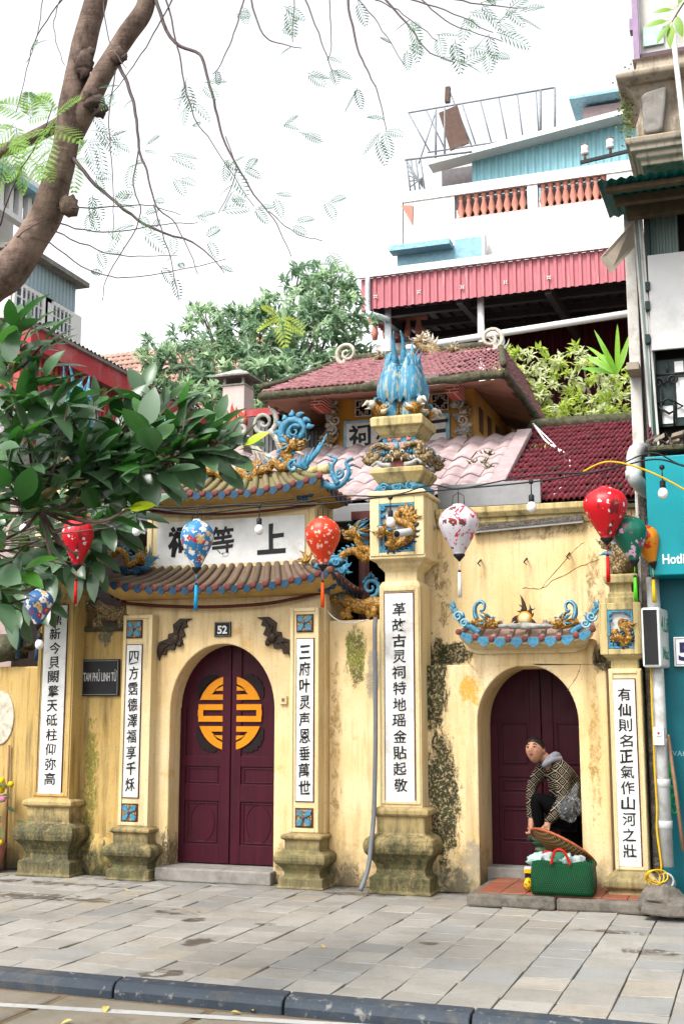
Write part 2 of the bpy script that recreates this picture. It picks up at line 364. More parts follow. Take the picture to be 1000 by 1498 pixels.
# ------------------------------------------------------------------ lettering
_gl = {}
def glyph(ch, bold=.012):
    if (ch, bold) not in _gl:
        cu = bpy.data.curves.new('g', 'FONT'); cu.body = ch; cu.size = 1; cu.offset = bold; cu.extrude = .02; cu.resolution_u = 3
        o = bpy.data.objects.new('g', cu); COL.objects.link(o)
        me = bpy.data.meshes.new_from_object(o.evaluated_get(bpy.context.evaluated_depsgraph_get()))
        _gl[(ch, bold)] = ([tuple(v.co) for v in me.vertices], [tuple(p.vertices) for p in me.polygons])
        bpy.data.objects.remove(o); bpy.data.meshes.remove(me); bpy.data.curves.remove(cu)
    return _gl[(ch, bold)]
def letter(mb, ch, cx, cz, w, h, Y, m=0, thick=.004, bold=.012, brush=0.0, fx=None, seed=0):
    """one sign centred at (cx, cz) on the plane y=Y (fx maps (x, depth, z) elsewhere)"""
    vs, fs = glyph(ch, bold)
    if not vs: return
    x0 = min(v[0] for v in vs); x1 = max(v[0] for v in vs); y0 = min(v[1] for v in vs); y1 = max(v[1] for v in vs)
    out = []
    for x, y, z in vs:
        u = (x-(x0+x1)/2)/max(x1-x0, .05); v = (y-(y0+y1)/2)/max(y1-y0, .05)
        if x1-x0 < .35*(y1-y0) and w > .5*h: u *= .5
        if y1-y0 < .35*(x1-x0): v *= .4
        if brush:
            q = Vector((u*2.2+seed*3.1, v*2.2, seed)); u += brush*noise.noise(q); v += brush*noise.noise(q+Vector((9,4,2))) + brush*.7*u
        p = (cx+u*w, Y-(z/.02)*thick, cz+v*h)
        out.append(fx(p) if fx else p)
    mb.add(out, fs, m)
def word(mb, s, x, z, h, Y, m=0, thick=.004, bold=.012, fx=None, sx=1.0, center=False):
    """a line of Latin text; x is its left end (or middle)"""
    key = ('w', s, bold)
    vs, fs = glyph(s, bold)
    x0 = min(v[0] for v in vs); x1 = max(v[0] for v in vs)
    k = h/.70; off = -(x0+x1)/2 if center else -x0
    mb.add([(lambda p: fx(p) if fx else p)((x+(a+off)*k*sx, Y-(c/.02)*thick, z+b*k)) for a, b, c in vs], fs, m)
# ------------------------------------------------------------------ ground, road, kerb, pavement
KY = 6.50            # back edge of the kerb
def ground_mats():
    t = NT('asphalt'); c = t.mix(t.noise(40,5,.7), (0.09,0.088,0.084), (0.17,0.165,0.155)); c = t.mix(t.ramp(t.noise(2,6,.7),.5,.7,0,.5), c, (0.10,0.085,0.06))
    t.bump(t.noise(160,3,.6), .5, .006); a = t.fin(c, .9)
    t = NT('earth'); e = t.fin(t.mix(t.noise(3,6,.7), (0.10,0.09,0.07), (0.16,0.145,0.11)), .95)
    t = NT('pavers'); r = t.island()
    c = t.mix(r, (0.265,0.25,0.225), (0.35,0.335,0.305))
    rr = t.math('FRACT', t.math('MULTIPLY', r, 7.31)); c = t.mix(t.ramp(rr, .82, .88, 0, .75), c, (0.25,0.255,0.25))
    c = t.mix(t.ramp(rr, .1, .04, 0, .5), c, (0.36,0.31,0.24))
    c = t.mix(t.ramp(t.noise(3.2,7,.7), .45, .72, 0, .55), c, (0.17,0.155,0.13)); c = t.mix(t.ramp(t.noise(26,5,.7), .5, .75, 0, .4), c, (0.13,0.12,0.10))
    wet = None
    for px, py, rx, ry, g in ((50,1312,.95,.20,2.2),(150,1318,.45,.1,1.8),(262,1334,.26,.16,2.2),(284,1346,.09,.11,3),(288,1378,.13,.22,1.7),(236,1424,.17,.12,2.7),(388,1352,.10,.07,2.4),(630,1380,.10,.06,2.8),(955,1393,.22,.12,2.2),(520,1308,.35,.10,2.2),(30,1290,1.4,.12,1.6),(880,1362,.3,.07,1.9)):
        p = GZ(px, py); s = t.math('MULTIPLY', t.spot((p.x,p.y,0), (rx*1.15,ry*1.15,1)), g*1.25); wet = s if wet is None else t.math('MAXIMUM', wet, s)
    wet = t.ramp(t.math('ADD', t.math('MINIMUM', wet, 1.1), t.math('MULTIPLY_ADD', t.noise(5.5,8,.72,dist=1.2), 7.0, -4.45)), -.15, .2, 0, .85)
    c = t.mix(wet, c, (0.068,0.056,0.043))
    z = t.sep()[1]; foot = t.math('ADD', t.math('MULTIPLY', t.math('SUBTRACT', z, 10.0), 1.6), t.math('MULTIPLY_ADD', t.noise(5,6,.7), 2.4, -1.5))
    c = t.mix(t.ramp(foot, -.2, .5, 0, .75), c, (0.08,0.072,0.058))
    t.bump(t.noise(55,5,.65), .3, .006); rough = t.mix(wet, (.62,.62,.62), (.32,.32,.32)); p = t.fin(c, .7); t.l(rough, t.b.inputs['Roughness'])
    t = NT('bluestone_kerb'); c = t.mix(t.noise(7,6,.7), (0.014,0.024,0.038), (0.055,0.068,0.084)); c = t.mix(t.ramp(t.noise(12,6,.7,loc=(3,3,3)),.58,.66,0,.7), c, (0.25,0.24,0.22))
    c = t.mix(t.ramp(t.noise(3,6,.7), .56,.72,0,.55), c, (0.14,0.115,0.08)); t.bump(t.noise(40,5,.6), .35,.006); k = t.fin(c, .5)
    t = NT('gutter_slab'); c = t.mix(t.noise(9,6,.7), (0.15,0.13,0.10), (0.24,0.215,0.17)); c = t.mix(t.ramp(t.noise(3,7,.7),.5,.66,0,.75), c, (0.13,0.10,0.065)); t.bump(t.noise(70,4,.7), .5,.006); g = t.fin(c, .9)
    t = NT('gravel_dirt'); c = t.mix(t.noise(60,4,.7), (0.07,0.05,0.03), (0.25,0.185,0.11)); t.bump(t.noise(120,3,.7), .8,.01); d = t.fin(c, .95)
    t = NT('road_white'); c = t.mix(t.ramp(t.noise(14,6,.7),.5,.7,0,.6), (0.40,0.40,0.385), (0.22,0.21,0.195)); wl = t.fin(c, .7)
    return a, e, p, k, g, d, wl
m_asph, m_earth, m_pav, m_kerb, m_gut, m_dirt, m_line = ground_mats()
b = MB(); b.box(-600, 600, -600, 600, -.6, -.20); setting(b, 'ground', m_earth)
b = MB(); b.box(-60, 40, -40, 7.2, -.19, -.096); setting(b, 'road', m_asph)
def ky(x): return KY + .075 - 0.03*(x+3.2)
b = MB()
x = -9.3
rng = random.Random(3)
while x < 3.0:                        # gutter slabs along the kerb, gravelly joints
    L = .86 + rng.random()*.1; z = -.085 + rng.random()*.006
    s_ = lambda q: -0.03*(q+3.2)
    b.add([(x,5.70+s_(x),z),(x+L-.04,5.70+s_(x+L),z),(x+L-.04,6.38+s_(x+L),z),(x,6.38+s_(x),z)]+[(x,5.70+s_(x),-.16),(x+L-.04,5.70+s_(x+L),-.16),(x+L-.04,6.38+s_(x+L),-.16),(x,6.38+s_(x),-.16)], [(0,1,2,3),(0,4,5,1),(1,5,6,2),(2,6,7,3),(3,7,4,0)]); x += L
g = setting(b, 'gutter', m_gut, .02)
b = MB(); b.add([(x_,5.64-.03*(x_+3.2),-.092) for x_ in (-20,10)]+[(x_,6.52-.03*(x_+3.2),-.092) for x_ in (10,-20)], [(0,1,2,3)]); setting(b, 'gutter_bed', m_dirt)
b = MB(); b.add([(x_,6.05+.11*(x_+4.1),-.081) for x_ in (-20,10)]+[(x_,6.13+.11*(x_+4.1),-.081) for x_ in (10,-20)], [(0,1,2,3)]); setting(b, 'road_line', m_line)
b = MB(); x = -9.9
while x < 3:
    L = 1.02 + rng.random()*.05; x1 = x+L-.012; z = rng.random()*.01
    pr = [(0.02,-.16),(0.02,-.05+z),(.03,-.022+z),(.055,-.004+z),(.16,.006+z),(.17,-.16)]
    vs = [(xx, ky(xx)-.165+a, c) for xx in (x, x1) for a, c in pr]; n = len(pr)
    b.add(vs, [(i, i+1, n+i+1, n+i) for i in range(n-1)] + [tuple(range(n-1,-1,-1)), tuple(range(n,2*n))], 0)
    x += L
kb = setting(b, 'kerb', m_kerb, .008)
for p in kb.data.polygons: p.use_smooth = False
# pavement: courses run from the kerb to the walls, slabs of uneven length in each
b = MB(); rng = random.Random(11); x = -12.0
while x < 3.2:
    wdt = .302; y = ky(x) + .012 - rng.random()*.3*0; y += 0; first = True
    y0 = ky(x)+.008
    while y0 < 12.2:
        L = rng.choice((.30,.30,.30,.30,.302,.40)) * (rng.uniform(.45,1.0) if first else 1); first = False
        z = rng.uniform(-.003,.003); tx = rng.uniform(-.004,.004); ty = rng.uniform(-.004,.004); gq = .0022
        xa, xb, ya, yb = x+gq+rng.uniform(0,.003), x+wdt-gq-rng.uniform(0,.003), y0+gq, y0+L-gq
        b.add([(xa,ya,z-tx-ty),(xb,ya,z+tx-ty),(xb,yb,z+tx+ty),(xa,yb,z-tx+ty),(xa,ya,-.03),(xb,ya,-.03),(xb,yb,-.03),(xa,yb,-.03)],
              [(0,1,2,3),(0,4,5,1),(1,5,6,2),(2,6,7,3),(3,7,4,0)], 0)
        y0 += L
    x += wdt
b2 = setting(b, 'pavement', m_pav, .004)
b = MB(); b.add([(x_,6.50-.03*(x_+3.2),-.016) for x_ in (-20,10)]+[(40,60,-.016),(-60,60,-.016)]+[(x_,6.50-.03*(x_+3.2),-.19) for x_ in (-20,10)], [(0,1,2,3),(0,4,5,1)]); setting(b, 'pavement_bed', m_dirt)
# ------------------------------------------------------------------ shared builders
def arch_wall(mb, x0, x1, z0, z1, ax0, ax1, zs, za, y0, y1, m=0, n=28, p=2.0, zb=None):
    """wall with an arched opening: springing zs, apex za"""
    cx = (ax0+ax1)/2; a = (ax1-ax0)/2; zb = z0 if zb is None else zb
    arc = []
    for i in range(n+1):
        t = math.pi*i/n; c, s = math.cos(t), math.sin(t)
        arc.append((cx + a*math.copysign(abs(c)**(2/p), c), zs + (za-zs)*abs(s)**(2/p)))
    mb.prism([(x0,z0),(x0,z1),(x1,z1),(x1,z0),(ax1,z0)] + arc + [(ax0,z0)], y0, y1, m)
def arch_poly(ax0, ax1, z0, zs, za, n=28):
    cx = (ax0+ax1)/2; a = (ax1-ax0)/2
    return [(ax0,z0)] + [(cx - a*math.cos(math.pi*i/n), zs+(za-zs)*math.sin(math.pi*i/n)) for i in range(n+1)] + [(ax1,z0)]
def frame(mb, x0, x1, z0, z1, w, y0, y1, m=0):
    mb.box(x0, x0+w, y0, y1, z0, z1, m); mb.box(x1-w, x1, y0, y1, z0, z1, m)
    mb.box(x0+w, x1-w, y0, y1, z0, z0+w, m); mb.box(x0+w, x1-w, y0, y1, z1-w, z1, m)
def hornset(mb, c, n, L, r, m, a0, a1, y=0.0, curl=.25, seed=0, sy=.6):
    """a fan of tapering flame tongues in the XZ plane, from angle a0 to a1 (degrees)"""
    rg = random.Random(seed); c = Vector(c)
    for i in range(n):
        a = R(lerp(a0, a1, (i+.5)/n) + rg.uniform(-6,6)); l = L*rg.uniform(.75,1.15); k = curl*rg.choice((-1,1,1))
        pts = []
        for j in range(5):
            t = j/4; aa = a + k*t*t*1.6; pts.append(c + Vector((math.cos(aa)*l*t, y*t + rg.uniform(-.002,.002), math.sin(aa)*l*t)))
        mb.tube(pts, [r, r*1.1, r*.85, r*.5, .0008], 6, m, sy=sy)
def spiral(mb, c, r0, turns, rad, m, a0=0, dirn=1, sy=.8, out=1.0, n=26, y=0):
    c = Vector(c); pts = []; rr = []
    for i in range(n):
        t = i/(n-1); a = R(a0) + dirn*2*math.pi*turns*t; q = r0*(1 - .86*t)
        pts.append(c + Vector((math.cos(a)*q, y*t, math.sin(a)*q))); rr.append(rad*(1-.55*t))
    mb.tube(pts, rr, 7, m, sy=sy); return pts
def dragon_head(parent, c, s, facing, mats, tilt=0, yaw=0, flames=True):
    """facing +1 looks to +X; mats = face, mane, eye white, eye black"""
    mb = MB(); c = Vector(c); f = facing
    rot = Matrix.Rotation(R(tilt)*-f, 3, 'Y') @ Matrix.Rotation(R(yaw), 3, 'Z')
    P = lambda x, y, z: c + rot @ Vector((x*f, y, z))*s
    mb.blob(P(0,0,0), (.42*s,.34*s,.36*s), 0, 10, rot=rot, amp=.25)
    mb.blob(P(.38,0,-.06), (.36*s,.24*s,.17*s), 0, 10, rot=rot, amp=.2, seed=2)
    mb.blob(P(.68,0,.06), (.13*s,.18*s,.12*s), 0, 8)
    mb.tube([P(.0,0,-.26), P(.3,0,-.36), P(.62,0,-.30)], [.14*s,.13*s,.06*s], 7, 0)
    for sd in (-1, 1):
        mb.blob(P(.16, .25*sd, .20), .11*s, 2, 8); mb.blob(P(.22, .30*sd, .21), .055*s, 3, 6)
        mb.tube([P(-.02,.16*sd,.30), P(-.25,.2*sd,.52), P(-.62,.24*sd,.60), P(-.8,.24*sd,.74)], [.07*s,.06*s,.04*s,.008*s], 6, 1)
        mb.tube([P(.62,.14*sd,.0), P(.85,.26*sd,.12), P(.92,.3*sd,.36)], [.03*s,.025*s,.006*s], 5, 1)
        mb.tube([P(.1,.28*sd,.3), P(.24,.3*sd,.36), P(.36,.24*sd,.3)], [.03*s,.06*s,.02*s], 5, 1)
        for k in range(5):
            a = R(100+k*36); mb.tube([P(-.2,.24*sd,0), P(-.2+math.cos(a)*.32,.32*sd,math.sin(a)*.36), P(-.42+math.cos(a)*.55,.3*sd,math.sin(a)*.62+.08)], [.10*s,.075*s,.006*s], 6, 1 if k%2 else 0)
    for k in range(4): mb.blob(P(.3+.1*k,.15,-.19), (.025*s,.025*s,.05*s), 2, 5); mb.blob(P(.3+.1*k,-.15,-.19), (.025*s,.025*s,.05*s), 2, 5)
    return mb.build('head', mats, parent)
def dragon(parent, pts, r0, r1, mats, facing, hs, name='dragon', tilt=0, yaw=0, spikes=True, legs=(), tail=True, sub=7, headat=None):
    """mats: body, mane, pale, ink"""
    P = cat_rom(pts, sub); n = len(P); mb = MB()
    rad = [lerp(r0, r1, (i/(n-1))**1.2)*(.85+.3*math.sin(min(1,i/(n*.25))*math.pi/2)*.5) for i in range(n)]
    mb.tube(P, rad, 9, 0)
    if spikes:
        for i in range(1, n-1, 2):
            t = (P[i+1]-P[i-1]).normalized(); nr = Vector((-t.z, 0, t.x))
            if (nr.z < 0 and abs(t.x) > .35) or (abs(t.x) <= .35 and nr.x*facing > 0): nr = -nr
            q = P[i] + nr*rad[i]*.8
            mb.tube([q, q+nr*rad[i]*.6 - t*rad[i]*.25, q+nr*rad[i]*1.15 + t*rad[i]*.35], [rad[i]*.5, rad[i]*.36, .001], 5, 1, sy=.6)
    for c, d in legs:
        c = Vector(c); d = Vector(d); mid = c + d*.55 + Vector((.02*facing,-.02,0))
        mb.tube([c, mid, c+d], [r0*.62, r0*.45, r0*.32], 7, 0)
        for k in (-1,0,1): mb.tube([c+d, c+d+Vector((.02*k+.03*facing,-.025,-.012)), c+d+Vector((.03*k+.05*facing,-.03,-.035))], [r0*.22,r0*.18,.001], 5, 2)
        hornset(mb, c, 4, r0*2.6, r0*.35, 1, 60, 160, -.02, seed=int(c.x*100))
    if tail: hornset(mb, P[-1], 6, r0*3.4, r0*.42, 1, *( (80, 260) if facing > 0 else (-80, 100)), seed=4)
    o = mb.build(name, mats, parent)
    dragon_head(o, P[0] if headat is None else headat, hs, facing, [mats[0], mats[1], mats[2], mats[3]], tilt, yaw)
    return o
DR = lambda: [M['scale'], M['blue'], M['pale'], M['ink']]
def eave_roof(parent, name, x0, x1, yf, yb, ze, up, xi0, xi1, yi, zr, wall, mats, pitch=.087, rr=.026, sides=True, power=2.6, drip=.034, thick=.035, ends=True):
    """hipped tiled eave curling up at the corners. wall = (x0, x1, y, z) of the wall head its cove springs from.
    mats: tile, cove, blue drip tile, end disc"""
    wx0, wx1, wy, wz_ = wall; E = []; Rr = []; S = []; N = []
    Lf = x1-x0; Ls = yb-yf
    def put(e, r, s, nrm): E.append(Vector(e)); Rr.append(Vector(r)); S.append(Vector(s)); N.append(Vector(nrm))
    ns = max(2, int(round(Ls/pitch))); nf = max(4, int(round(Lf/pitch)))
    if sides:
        for i in range(ns):
            t = i/ns; y = lerp(yb, yf, t); u = up*t**3
            put((x0, y, ze+u), (xi0, lerp(yb, yi, t), zr), (wx0, lerp(yb, wy, t), wz_), (-1,0,0))
    for i in range(nf+1):
        t = i/nf; s = 2*t-1; u = up*abs(s)**power
        put((lerp(x0,x1,t), yf, ze+u), (lerp(xi0,xi1,t), yi, zr), (lerp(wx0,wx1,t), wy, wz_), (0,-1,0))
    if sides:
        for i in range(1, ns+1):
            t = 1-i/ns; y = lerp(yb, yf, t); u = up*t**3
            put((x1, y, ze+u), (xi1, lerp(yb, yi, t), zr), (wx1, lerp(yb, wy, t), wz_), (1,0,0))
    n = len(E); mb = MB(); K = 5
    def surf(A, B, sag, m, flip, dz=0):
        vs = []
        for i in range(n):
            for k in range(K+1):
                t = k/K; p = A[i].lerp(B[i], t); p = p + Vector((0,0,dz - sag*math.sin(math.pi*t))); vs.append(p)
        fs = []
        for i in range(n-1):
            for k in range(K):
                q = (i*(K+1)+k, (i+1)*(K+1)+k, (i+1)*(K+1)+k+1, i*(K+1)+k+1); fs.append(tuple(reversed(q)) if flip else q)
        mb.add(vs, fs, m, True)
    h = (zr-ze)*.10
    surf(E, Rr, h, 0, False)
    El = [e+Vector((0,0,-thick)) for e in E]
    # cove: hollow curve from the wall head out to the eave
    vs = []
    for i in range(n):
        for k in range(K+1):
            t = k/K; p = S[i].lerp(El[i], t); cz = (El[i].z-S[i].z)*(t**1.9 - t); vs.append(p+Vector((0,0,cz)))
    mb.add(vs, [(i*(K+1)+k, (i+1)*(K+1)+k, (i+1)*(K+1)+k+1, i*(K+1)+k+1) for i in range(n-1) for k in range(K)], 1, True)
    mb.add(E+El, [(i, n+i, n+i+1, i+1) for i in range(n-1)], 1)
    for i in range(n):                # ribs of half-round tiles, discs at their ends
        d = (E[i]-Rr[i]); pts = []
        for k in range(K+1):
            t = k/K; pts.append(Rr[i].lerp(E[i], t)+Vector((0,0,rr*.35 - h*math.sin(math.pi*t))))
        tip = pts[-1]+N[i]*.022
        mb.tube(pts[:-1]+[tip], [rr]*(K+1), 8, 0)
        mb.lathe([(rr*1.12,0),(rr*1.12,.008),(rr*.7,.014)], tip-N[i]*.004, 10, 3, True, rot=N[i].to_track_quat('Z','Y').to_matrix())
    for i in range(n-1):              # scalloped drip tiles between the ribs
        a, c = E[i], E[i+1]; mid = (a+c)/2; nn = ((N[i]+N[i+1])).normalized(); tg = (c-a)/2*.86
        pl = []
        for k in range(9):
            u = -1+k/4; pl.append(mid + nn*.02 + tg*u + Vector((0,0,-drip*1.45*(1-abs(u)**1.6) - .006)))
        top = [mid+nn*.02+tg*u+Vector((0,0,.018)) for u in (1,-1)]
        fr = pl+top; m_ = len(fr); bk = [p-nn*.014 for p in fr]
        mb.add(fr+bk, [tuple(range(m_)), tuple(range(2*m_-1,m_-1,-1))]+[(j, m_+j, m_+(j+1)%m_, (j+1)%m_) for j in range(m_)], 2)
    return mb.build(name, mats, parent), E, Rr
def base_profile(H, s=1.0):
    """moulded pedestal, foot to shaft (height H): plinth, cove, roll, neck, rail"""
    P = [(.115,0),(.115,.03),(.10,.035),(.10,.19),(.085,.20),(.055,.22),(.045,.28),(.06,.34),(.10,.42),(.135,.47),(.145,.52),(.145,.58),(.13,.63),(.09,.665),(.055,.68),(.045,.70),(.045,.88),(.075,.90),(.085,.92),(.085,.965),(.06,.985),(.01,1.0)]
    return [(o*s, z*H) for o, z in P]
def tablet(parent, x0, x1, z0, z1, Y, chars, mats, n=None, top=.04, hgt=.82, wid=.64, brush=.075, seed=0):
    """white inscription panel in a dark red line, its characters painted on; Y = face of what it sits on"""
    mb = MB(); mb.box(x0-.008, x1+.008, Y-.004, Y+.02, z0-.008, z1+.008, 1); mb.box(x0, x1, Y-.010, Y+.02, z0, z1, 0)
    N = len(chars); H = (z1-z0)*(1-2*top); step = H/N; w = x1-x0
    for i, ch in enumerate(chars):
        letter(mb, ch, (x0+x1)/2+w*.015*math.sin(i*2.3+seed), z1-(z1-z0)*top-step*(i+.5), min(w*wid, step*.86), step*hgt, Y-.0105, 2, .003, .022 if len(glyph(ch, 0)[0]) < 130 else .010, brush, seed=seed+i)
    return mb.build('tablet', mats, parent)
def flower_tile(parent, x0, x1, z0, z1, Y, m=None):
    mb = MB(); mb.box(x0, x1, Y-.006, Y+.02, z0, z1, 3); e = .012; mb.box(x0+e, x1-e, Y-.010, Y+.02, z0+e, z1-e, 1)
    cx, cz = (x0+x1)/2, (z0+z1)/2; h = (z1-z0)*.44
    for k in range(4):
        a = R(45+90*k); ca, sa = math.cos(a), math.sin(a); L = h*1.2; wd = h*.34
        pts = [(0,0),(.35,.55),(.75,1),(1,.35),(1,-.35),(.75,-1),(.35,-.55)]
        mb.prism([(cx+ca*L*u-sa*wd*v, cz+sa*L*u+ca*wd*v) for u, v in pts], Y-.020, Y-.008, 0)
    mb.blob((cx, Y-.02, cz), (h*.2, .012, h*.2), 2, 8)
    return mb.build('flower_tile', [M['blue'], M['scale_old'], M['redbrown'], M['red_line']] if m is None else m, parent)
# ------------------------------------------------------------------ the main gate (no. 52)
YG, YP, YL = 10.42, 10.30, 10.66       # wall face, pilaster face, door leaves
gate = thing('temple_gate', 'yellow two-tiered temple gate with maroon double door and round gold emblem under a white signboard', 'gate', (wx(325,1285,YG), YG, 0))
M['spandrel'] = simple('dark_carving', (0.012,0.005,0.006), .6, .5, 60, bump=.8, bd=.01)
TW = [M['white'], M['red_line'], M['ink']]
gx0, gx1 = wx(178,1100,YG), wx(476,1100,YG)
ztop = wz(320, 872, YG)
ax0, ax1 = wx(249,1040,YG), wx(401,1040,YG)
zs, za = wz(325,1038,YG), wz(325,942,YG)
zsill = wz(325,1270,YG)
b = MB(); arch_wall(b, gx0, gx1, 0, ztop+.06, ax0, ax1, zs, za, YG, YG+.5)
b.build('wall', M['wall'], gate, .012)
b = MB(); b.box(ax0-.06, ax1+.03, YG-.13, YG+.5, 0, zsill); b.build('door_sill', M['concrete'], gate, .015)
# door: two leaves in one arched shape, split on the middle line
cx = (ax0+ax1)/2
def solid_leaf(parent, cx, half, zb, zs, za, Y, sgn, rails, ovals=True, name='door_leaf'):
    mb = MB(); g = .004; n = 18
    out = [(cx+sgn*g, zb)] + [(cx+sgn*half*math.cos(math.pi/2*i/n), zs+(za-zs)*math.sin(math.pi/2*i/n)) for i in range(n+1)][::-1]
    out[1] = (cx+sgn*g, za); out.append((cx+sgn*half, zb))
    mb.prism(out, Y, Y+.05, 0)
    w = .105; xa, xb = cx+sgn*.012, cx+sgn*half
    mb.box(cx+sgn*.006, cx+sgn*w, Y-.016, Y, zb, za-.012, 0)                                        # meeting stile
    mb.box(xb-sgn*w*.85, xb, Y-.015, Y, zb, zs, 0)
    for z0, z1 in rails: mb.box(cx+sgn*w, xb-sgn*w*.85, Y-.014, Y, z0, z1, 0)
    return mb, xa+sgn*w, xb-sgn*w
half = (ax1-ax0)/2 + .03
zb = zsill+.012
rl = [(zb, zb+.17), (wz(325,1172,YL), wz(325,1147,YL)), (wz(325,1121,YL), wz(325,1106,YL))]
em_c = (wx(337,1043,YL), wz(337,1043,YL)); em_r = .335
for sg in (-1, 1):
    mb, xi, xo = solid_leaf(gate, cx, half, zb, zs+.02, za+.03, YL, sg, rl)
    z0, z1 = zb+.17, rl[1][0]; mx = (xi+xo)/2
    pts = [(mx + abs(xo-xi)*.36*math.cos(R(a)), YL-.001, (z0+z1)/2 + (z1-z0)*.44*math.sin(R(a))) for a in range(0, 360, 12)]
    mb.tube(pts, .005, 6, 0, closed=True, smooth=True)
    frame(mb, min(xi,xo)+.015, max(xi,xo)-.015, z0+.015, z1-.015, .010, YL-.008, YL)
    frame(mb, min(xi,xo)+.015, max(xi,xo)-.015, rl[1][1]+.015, rl[2][0]-.015, .010, YL-.008, YL)
    lf = mb.build('door_leaf', M['maroon'], gate, .004)
    # half of the round gold longevity emblem
    e = MB(); g = .215
    def arcp(r, a0, a1, n=14): return [(em_c[0]+sg*(-r*math.cos(R(lerp(a0,a1,i/n)))) * -1, em_c[1]+r*1.05*math.sin(R(lerp(a0,a1,i/n)))) for i in range(n+1)]
    X = lambda u: em_c[0]+sg*u*em_r
    Z = lambda v: em_c[1]+v*em_r*1.05
    for vs_ in (1, -1):
        def pl(c): return [(X(u), Z(v*vs_)) for u, v in c]
        A = lambda r, a0, a1, n=12: [(r*math.cos(R(lerp(a0,a1,i/n))), r*math.sin(R(lerp(a0,a1,i/n)))) for i in range(n+1)]
        o_ = A(1.0, 21, 77.5); i_ = A(.76, 73.5, 30)
        # ring quarter closed by a bar along its foot
        e.prism(pl(o_ + i_ ), YL-.020, YL-.012, 0)
        e.prism(pl([(g,.355),(.94,.355),(.79,.50),(g,.50)]), YL-.0195, YL-.012, 0)
        e.prism(pl([(g,.60),(.50,.60),(.36,.72),(g,.78)]), YL-.020, YL-.012, 0)
    rect = lambda u0,u1,v0,v1: [(X(u0),Z(v0)),(X(u1),Z(v0)),(X(u1),Z(v1)),(X(u0),Z(v1))]
    e.prism(rect(g,.98,.08,.235), YL-.020, YL-.012, 0); e.prism(rect(g,.98,-.235,-.08), YL-.020, YL-.012, 0)
    e.prism(rect(.83,.995,-.08,.08), YL-.020, YL-.012, 0)
    e.build('gold_emblem', M['gold'], lf)
    for vs_ in (1,-1):
        c = MB(); N_ = 24; inn = []; out_ = []
        for k in range(N_+1):
            a = R(lerp(22, 68, k/N_)); ro = em_r*(1.10+.20*math.sin(math.pi*k/N_)**.8*(.72+.28*abs(math.sin(k*.78)))); ri = em_r*1.06
            inn.append((em_c[0]+sg*ri*math.cos(a), em_c[1]+vs_*ri*1.05*math.sin(a))); out_.append((em_c[0]+sg*ro*math.cos(a), em_c[1]+vs_*ro*1.05*math.sin(a)))
        c.prism(inn+out_[::-1], YL-.012, YL-.004, 0)
        c.build('carved_spandrel', M['spandrel'], lf)
# pilasters with inscription, flower tiles and pedestal
def pilaster(fx0, fx1, ptop, tab, tiles, chars, basepx, hseed):
    x0, x1 = wx(fx0,1100,YP), wx(fx1,1100,YP); zt = wz((fx0+fx1)/2, ptop, YP); zb_ = wz((fx0+fx1)/2, basepx, YP-.05)
    mb = MB(); mb.box(x0, x1, YP, YG+.02, zb_, zt)
    frame(mb, x0, x1, zb_+.02, zt, .035, YP-.012, YP)
    o = mb.build('pilaster', M['cream'] if hseed else M['wall'], gate, .006)
    t = tablet(o, wx(tab[0],1050,YP), wx(tab[1],1050,YP), wz(tab[0],tab[3],YP), wz(tab[0],tab[2],YP), YP-.004, chars, TW, seed=hseed, top=.03)
    for a0, a1, b0, b1 in tiles: flower_tile(o, wx((a0),(b0+b1)/2,YP), wx((a1),(b0+b1)/2,YP), wz(a0,b1,YP), wz(a0,b0,YP), YP-.004)
    mb = MB(); hw = (x1-x0)/2; mb.ring((x0+x1)/2, YP+.09, hw-.01, .10, base_profile(zb_+.01, .78)); mb.build('pedestal', M['stone'], gate, .010)
pilaster(176, 219, 900, (184,205.5,944,1166), ((186,209,907.6,934),(178.6,202,1175,1202)), '四方霑德澤福享千秌', 1212, 5)
pilaster(423.5, 466, 889, (434,458.5,935,1171.5), ((434,458.5,899,925),(432,458,1181.7,1210)), '三府叶灵声恩垂萬世', 1222, 8)
# the cove moulding above the door and the lower roof
YE = 10.10
mb = MB(); pts = [W(178,882,10.36), W(230,886,10.34), W(300,888,10.33), W(380,884,10.33), W(430,876,10.34), W(474,866,10.36)]
mb.tube(cat_rom(pts, 6), .016, 8, 0); mb.build('moulding', M['red_line'], gate)
tm = [M['tile_old'], M['soffit'], M['dblue'], M['redbrown']]
lx0, lx1 = wx(143,848,YE), wx(484,840,YE)
zl = wz(310, 861, YE)
eave_roof(gate, 'lower_roof', lx0, lx1, YE, 10.95, zl, .12, wx(214,832,10.42), wx(458,825,10.42), 10.43, wz(330,829,10.42), (gx0+.03, gx1-.03, YG-.005, ztop-.02), tm, pitch=.128, rr=.030, drip=.036)
